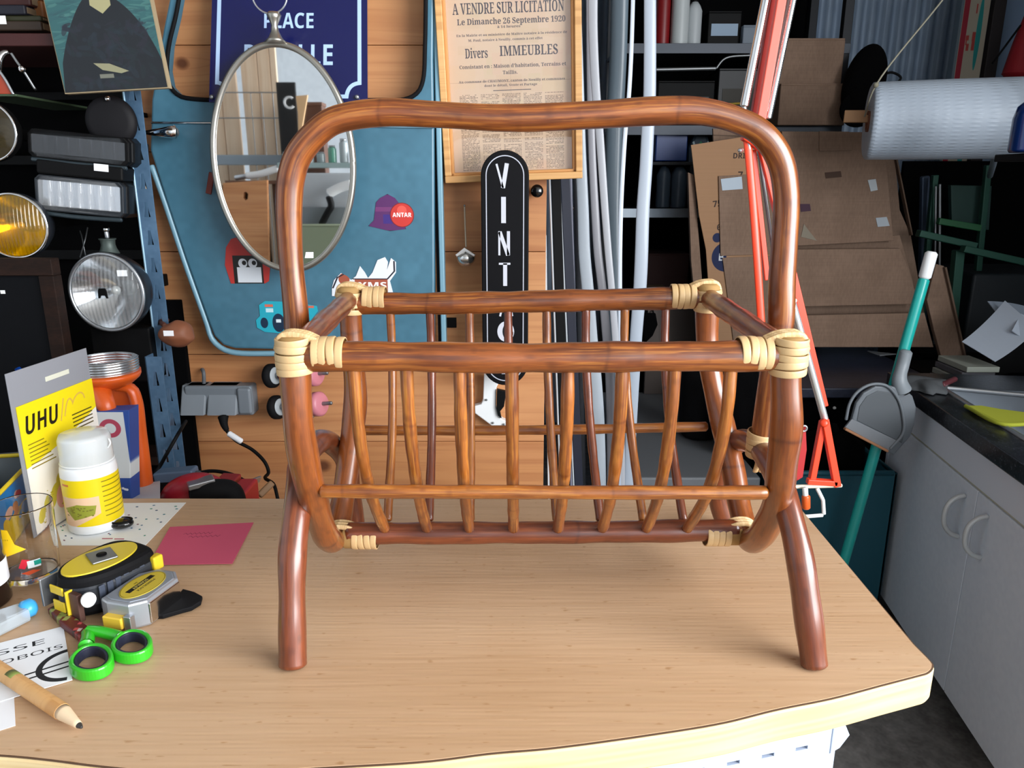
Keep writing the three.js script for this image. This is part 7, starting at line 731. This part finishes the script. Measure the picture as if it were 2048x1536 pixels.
// ---------- what the oval mirror shows: stores behind the camera on the left ----------
{
  const cy = 0.60; const ct = thing('back_counter', 'counter', 'counter behind the photographer that carries the things seen in the oval mirror', [-1.2, 0, 0.98]); part(ct, 'counter_top', boxAt(-0.64, 0.62, cy - 0.03, cy, -0.30, 0.22, 0.003), mat(0x8a8d8c, 0.6)); for (const [x, z] of [[-0.6, -0.26], [0.58, -0.26], [-0.6, 0.18], [0.58, 0.18]]) part(ct, 'leg', boxAt(x - 0.02, x + 0.02, 0, cy - 0.03, z - 0.02, z + 0.02, 0.002), M.steelDull);
  M.palePlank = mat(0xffffff, 0.6, 0, { map: rep(pineTex(71, rgb(0xe2c6a8), rgb(0xc6a07e), rgb(0xefdac0), 1), 1 / 1.1, 1 / 0.45) }); M.palePlank.map.rotation = Math.PI / 2;
  const pl = thing('plank_partition', 'partition', 'upright pale planks behind the photographer, seen in the oval mirror', [-1.2937, cy, 1.1]);
  const e = [-1.5109, -1.4319, -1.3529, -1.3282, -1.2443, -1.1826, -1.1505]; e.slice(0, -1).forEach((x, i) => { if (i === 2) return; wpart(pl, 'plank', boxAt(x + 0.002, e[i + 1] - 0.002, cy, 2.1, 1.1, 1.12, 0.002), M.palePlank); });
  const wg = thing('wire_grid', 'grid', 'thin wire grid in front of the planks, seen in the oval mirror', [-1.3265, cy, 1.06]); for (const y of [1.5964, 1.4788]) wpart(wg, 'wire', rod([[-1.4516, y, 1.06], [-1.129, y, 1.06]], 0.003, { sides: 6 }), M.steelDull); for (const x of [-1.2756, -1.2219, -1.1681]) wpart(wg, 'wire', rod([[x, cy, 1.063], [x, 1.5964, 1.063]], 0.0022, { sides: 6 }), M.steelDull);
  const sb = thing('grey_ledge', 'ledge', 'grey metal ledge across the planks, seen in the oval mirror', [-1.2859, cy, 1.0]); wpart(sb, 'ledge_bar', boxAt(-1.4699, -1.1018, 1.2557, 1.3027, 0.98, 1.04, 0.003), mat(0x8d9aa4, 0.5)); for (const u of [-1.465, -1.111]) wpart(sb, 'ledge_foot', boxAt(u - 0.01, u + 0.01, cy, 1.2604, 1.0, 1.03, 0.001), mat(0x6d7478, 0.5));
  const bs = thing('black_placard', 'sign', 'black placard with a pale ring letter, seen in the oval mirror', [-1.0889, cy, 0.98]); wpart(bs, 'placard', boxAt(-1.1202, -1.0293, cy, 1.6323, 0.965, 0.98, 0.002), mat(0x0a0a0c, 0.6)); wpart(bs, 'ring_letter', xf(new THREE.TorusGeometry(0.024, 0.006, 8, 30, 4.8), [-1.0605, 1.5408, 0.962], [0, 0, 0.8]), M.white);
  const wd = thing('wood_wedge', 'paddle', 'pale wooden paddle standing in front of the placard, seen in the oval mirror', [-1.0106, cy, 0.92]); wpart(wd, 'paddle_blade', boxUV(plate([[-1.0165,1.5656],[-0.9597,1.5701],[-0.9794,1.4924],[-0.9996,1.4093],[-1.0162,1.4093],[-1.0125,1.4924]], 0.93, 0.015, 0.002)), mat(0xd8b083, 0.6)); wpart(wd, 'paddle_handle', boxAt(-1.0162, -0.9996, cy, 1.4183, 0.916, 0.929, 0.002), mat(0xc79c6c, 0.6));
  const bb = thing('brown_case', 'case', 'dark brown case beside the paddle, seen in the oval mirror', [-0.9736, cy, 1.04]); wpart(bb, 'case_body', boxAt(-1.0144, -0.9169, cy, 1.5398, 1.0, 1.08, 0.004), mat(0x5b3a2a, 0.6)); wpart(bb, 'case_lid', boxAt(-1.0168, -0.9144, 1.5307, 1.5466, 0.995, 1.085, 0.002), mat(0x6a4634, 0.6));
  const gs = thing('glass_shelf', 'shelf', 'small shelf of glassware and chrome behind the photographer, seen in the oval mirror', [-0.8814, cy, 0.88]); wpart(gs, 'shelf_board', boxAt(-1.1053, -0.7242, 1.2396, 1.2626, 0.84, 0.96, 0.002), mat(0x9fb4b4, 0.3)); for (const u of [-1.0964, -0.7469]) wpart(gs, 'shelf_leg', boxAt(u - 0.006, u + 0.006, cy, 1.2442, 0.935, 0.95, 0.001), M.steelDull);
  for (let i = 0; i < 7; i++) { const x = -1.0767 + i * 0.055, y0 = 1.2626 + 0.0005, h = 0.05 + 0.03 * (i % 3); const t = thing('glass_jar', 'jar', ['squat jar at one end of the mirrored glass shelf', 'teal jar second along the mirrored glass shelf', 'tall pale jar third along the mirrored glass shelf', 'squat grey jar in the middle of the mirrored glass shelf', 'green jar right of the middle on the mirrored glass shelf', 'tall grey jar near the far end of the mirrored glass shelf', 'last squat jar on the mirrored glass shelf'][i], [x, y0, 0.9], 0, 'jars on the mirrored shelf'); part(t, 'jar_body', lathe([[0, 0], [0.018, 0], [0.02, 0.004], [0.02, h * 0.8], [0.014, h * 0.9], [0, h * 0.9]], 20), phys([0x9fb0b0, 0x4f8d84, 0xc9d2d2, 0x8d9a9c, 0x5f9a86, 0xa3adb0, 0xb9c4c6][i], 0.15)); part(t, 'jar_lid', lathe([[0, h * 0.9], [0.015, h * 0.9], [0.015, h], [0, h]], 20), M.steel); }
  const mc = thing('grey_machine', 'machine', 'light grey machine with a white spout, seen in the oval mirror', [-0.8671, cy, 0.84]); wpart(mc, 'machine_body', boxAt(-1.0064, -0.7236, cy, 1.216, 0.82, 0.88, 0.008), mat(0xb9bfc4, 0.5)); wpart(mc, 'base_panel', boxAt(-1.0022, -0.7207, cy, 1.06, 0.80, 0.82, 0.003), mat(0x7f888d, 0.5)); wpart(mc, 'white_spout', rod([[-0.7462,1.1657,-3.62], [-0.8031,1.1499,-3.62], [-0.8633,1.1205,-3.62]].map((p) => [p[0], p[1], 0.79]), 0.022, { sides: 16, n: 20 }), M.white); wpart(mc, 'black_hose', rod([[-0.8592,1.1114,-3.62], [-0.8504,1.0658,-3.62], [-0.8687,1.036,-3.62], [-0.9031,0.9784,-3.62]].map((p) => [p[0], p[1], 0.785]), 0.016, { sides: 14, n: 20 }), M.black);
  const gb = thing('green_box', 'box', 'grey-green box with a white label, seen low in the oval mirror', [-0.8652, cy, 0.74]); wpart(gb, 'box_body', boxAt(-0.9964, -0.7332, cy, 0.9759, 0.715, 0.755, 0.004), mat(0x8f9b80, 0.6)); wpart(gb, 'box_lid', boxAt(-1.0011, -0.7285, 0.9759, 0.985, 0.713, 0.757, 0.002), mat(0xa0ab90, 0.6));
  const wb = thing('drilled_board', 'board', 'pale wooden board with one dark oval hole, seen low in the oval mirror', [-1.262, cy, 0.80]); const hl = [[-1.2509,1.1295],[-1.2388,1.134],[-1.2283,1.1205],[-1.2327,1.0977],[-1.2453,1.0886],[-1.2557,1.1023]]; wpart(wb, 'board_panel', boxUV(plate([[-1.345,1.1702],[-1.1364,1.1837],[-1.1643,0.738],[-1.3881,0.738]], 0.79, 0.02, 0.002, [hl])), M.pine[1]); wpart(wb, 'board_back', boxAt(-1.3605, -1.1567, cy, 1.1611, 0.80, 0.81, 0), M.blackMatt);
  const pk = thing('chrome_pliers', 'pliers', 'pale metal pliers lying above the drilled board, seen in the oval mirror', [-1.2224, 1.1794, 0.86]); wpart(pk, 'jaw', rod([[-1.2646,1.2023,-3.7], [-1.1972,1.2115,-3.7], [-1.1048,1.2389,-3.7]].map((p) => [p[0], p[1], 0.86]), 0.016, { sides: 12, n: 16 }), M.white); wpart(pk, 'grip', rod([[-1.3178,1.1932,-3.7], [-1.2575,1.2023,-3.7]].map((p) => [p[0], p[1], 0.86]), 0.012, { sides: 12 }), M.steel); wpart(pk, 'shelf_support', boxAt(-1.3557, -1.1008, 1.1656, 1.1817, 0.83, 0.92, 0.001), mat(0x6b4a3a, 0.6)); wpart(pk, 'support_leg', boxAt(-1.1413, -1.1151, cy, 1.1702, 0.85, 0.90, 0.001), mat(0x5b3d2e, 0.6));
}

// ---------- shadows on, hand over ----------
scene.traverse((o) => { if (o.isMesh) { o.castShadow = true; o.receiveShadow = true; } });
renderer.render(scene, camera);
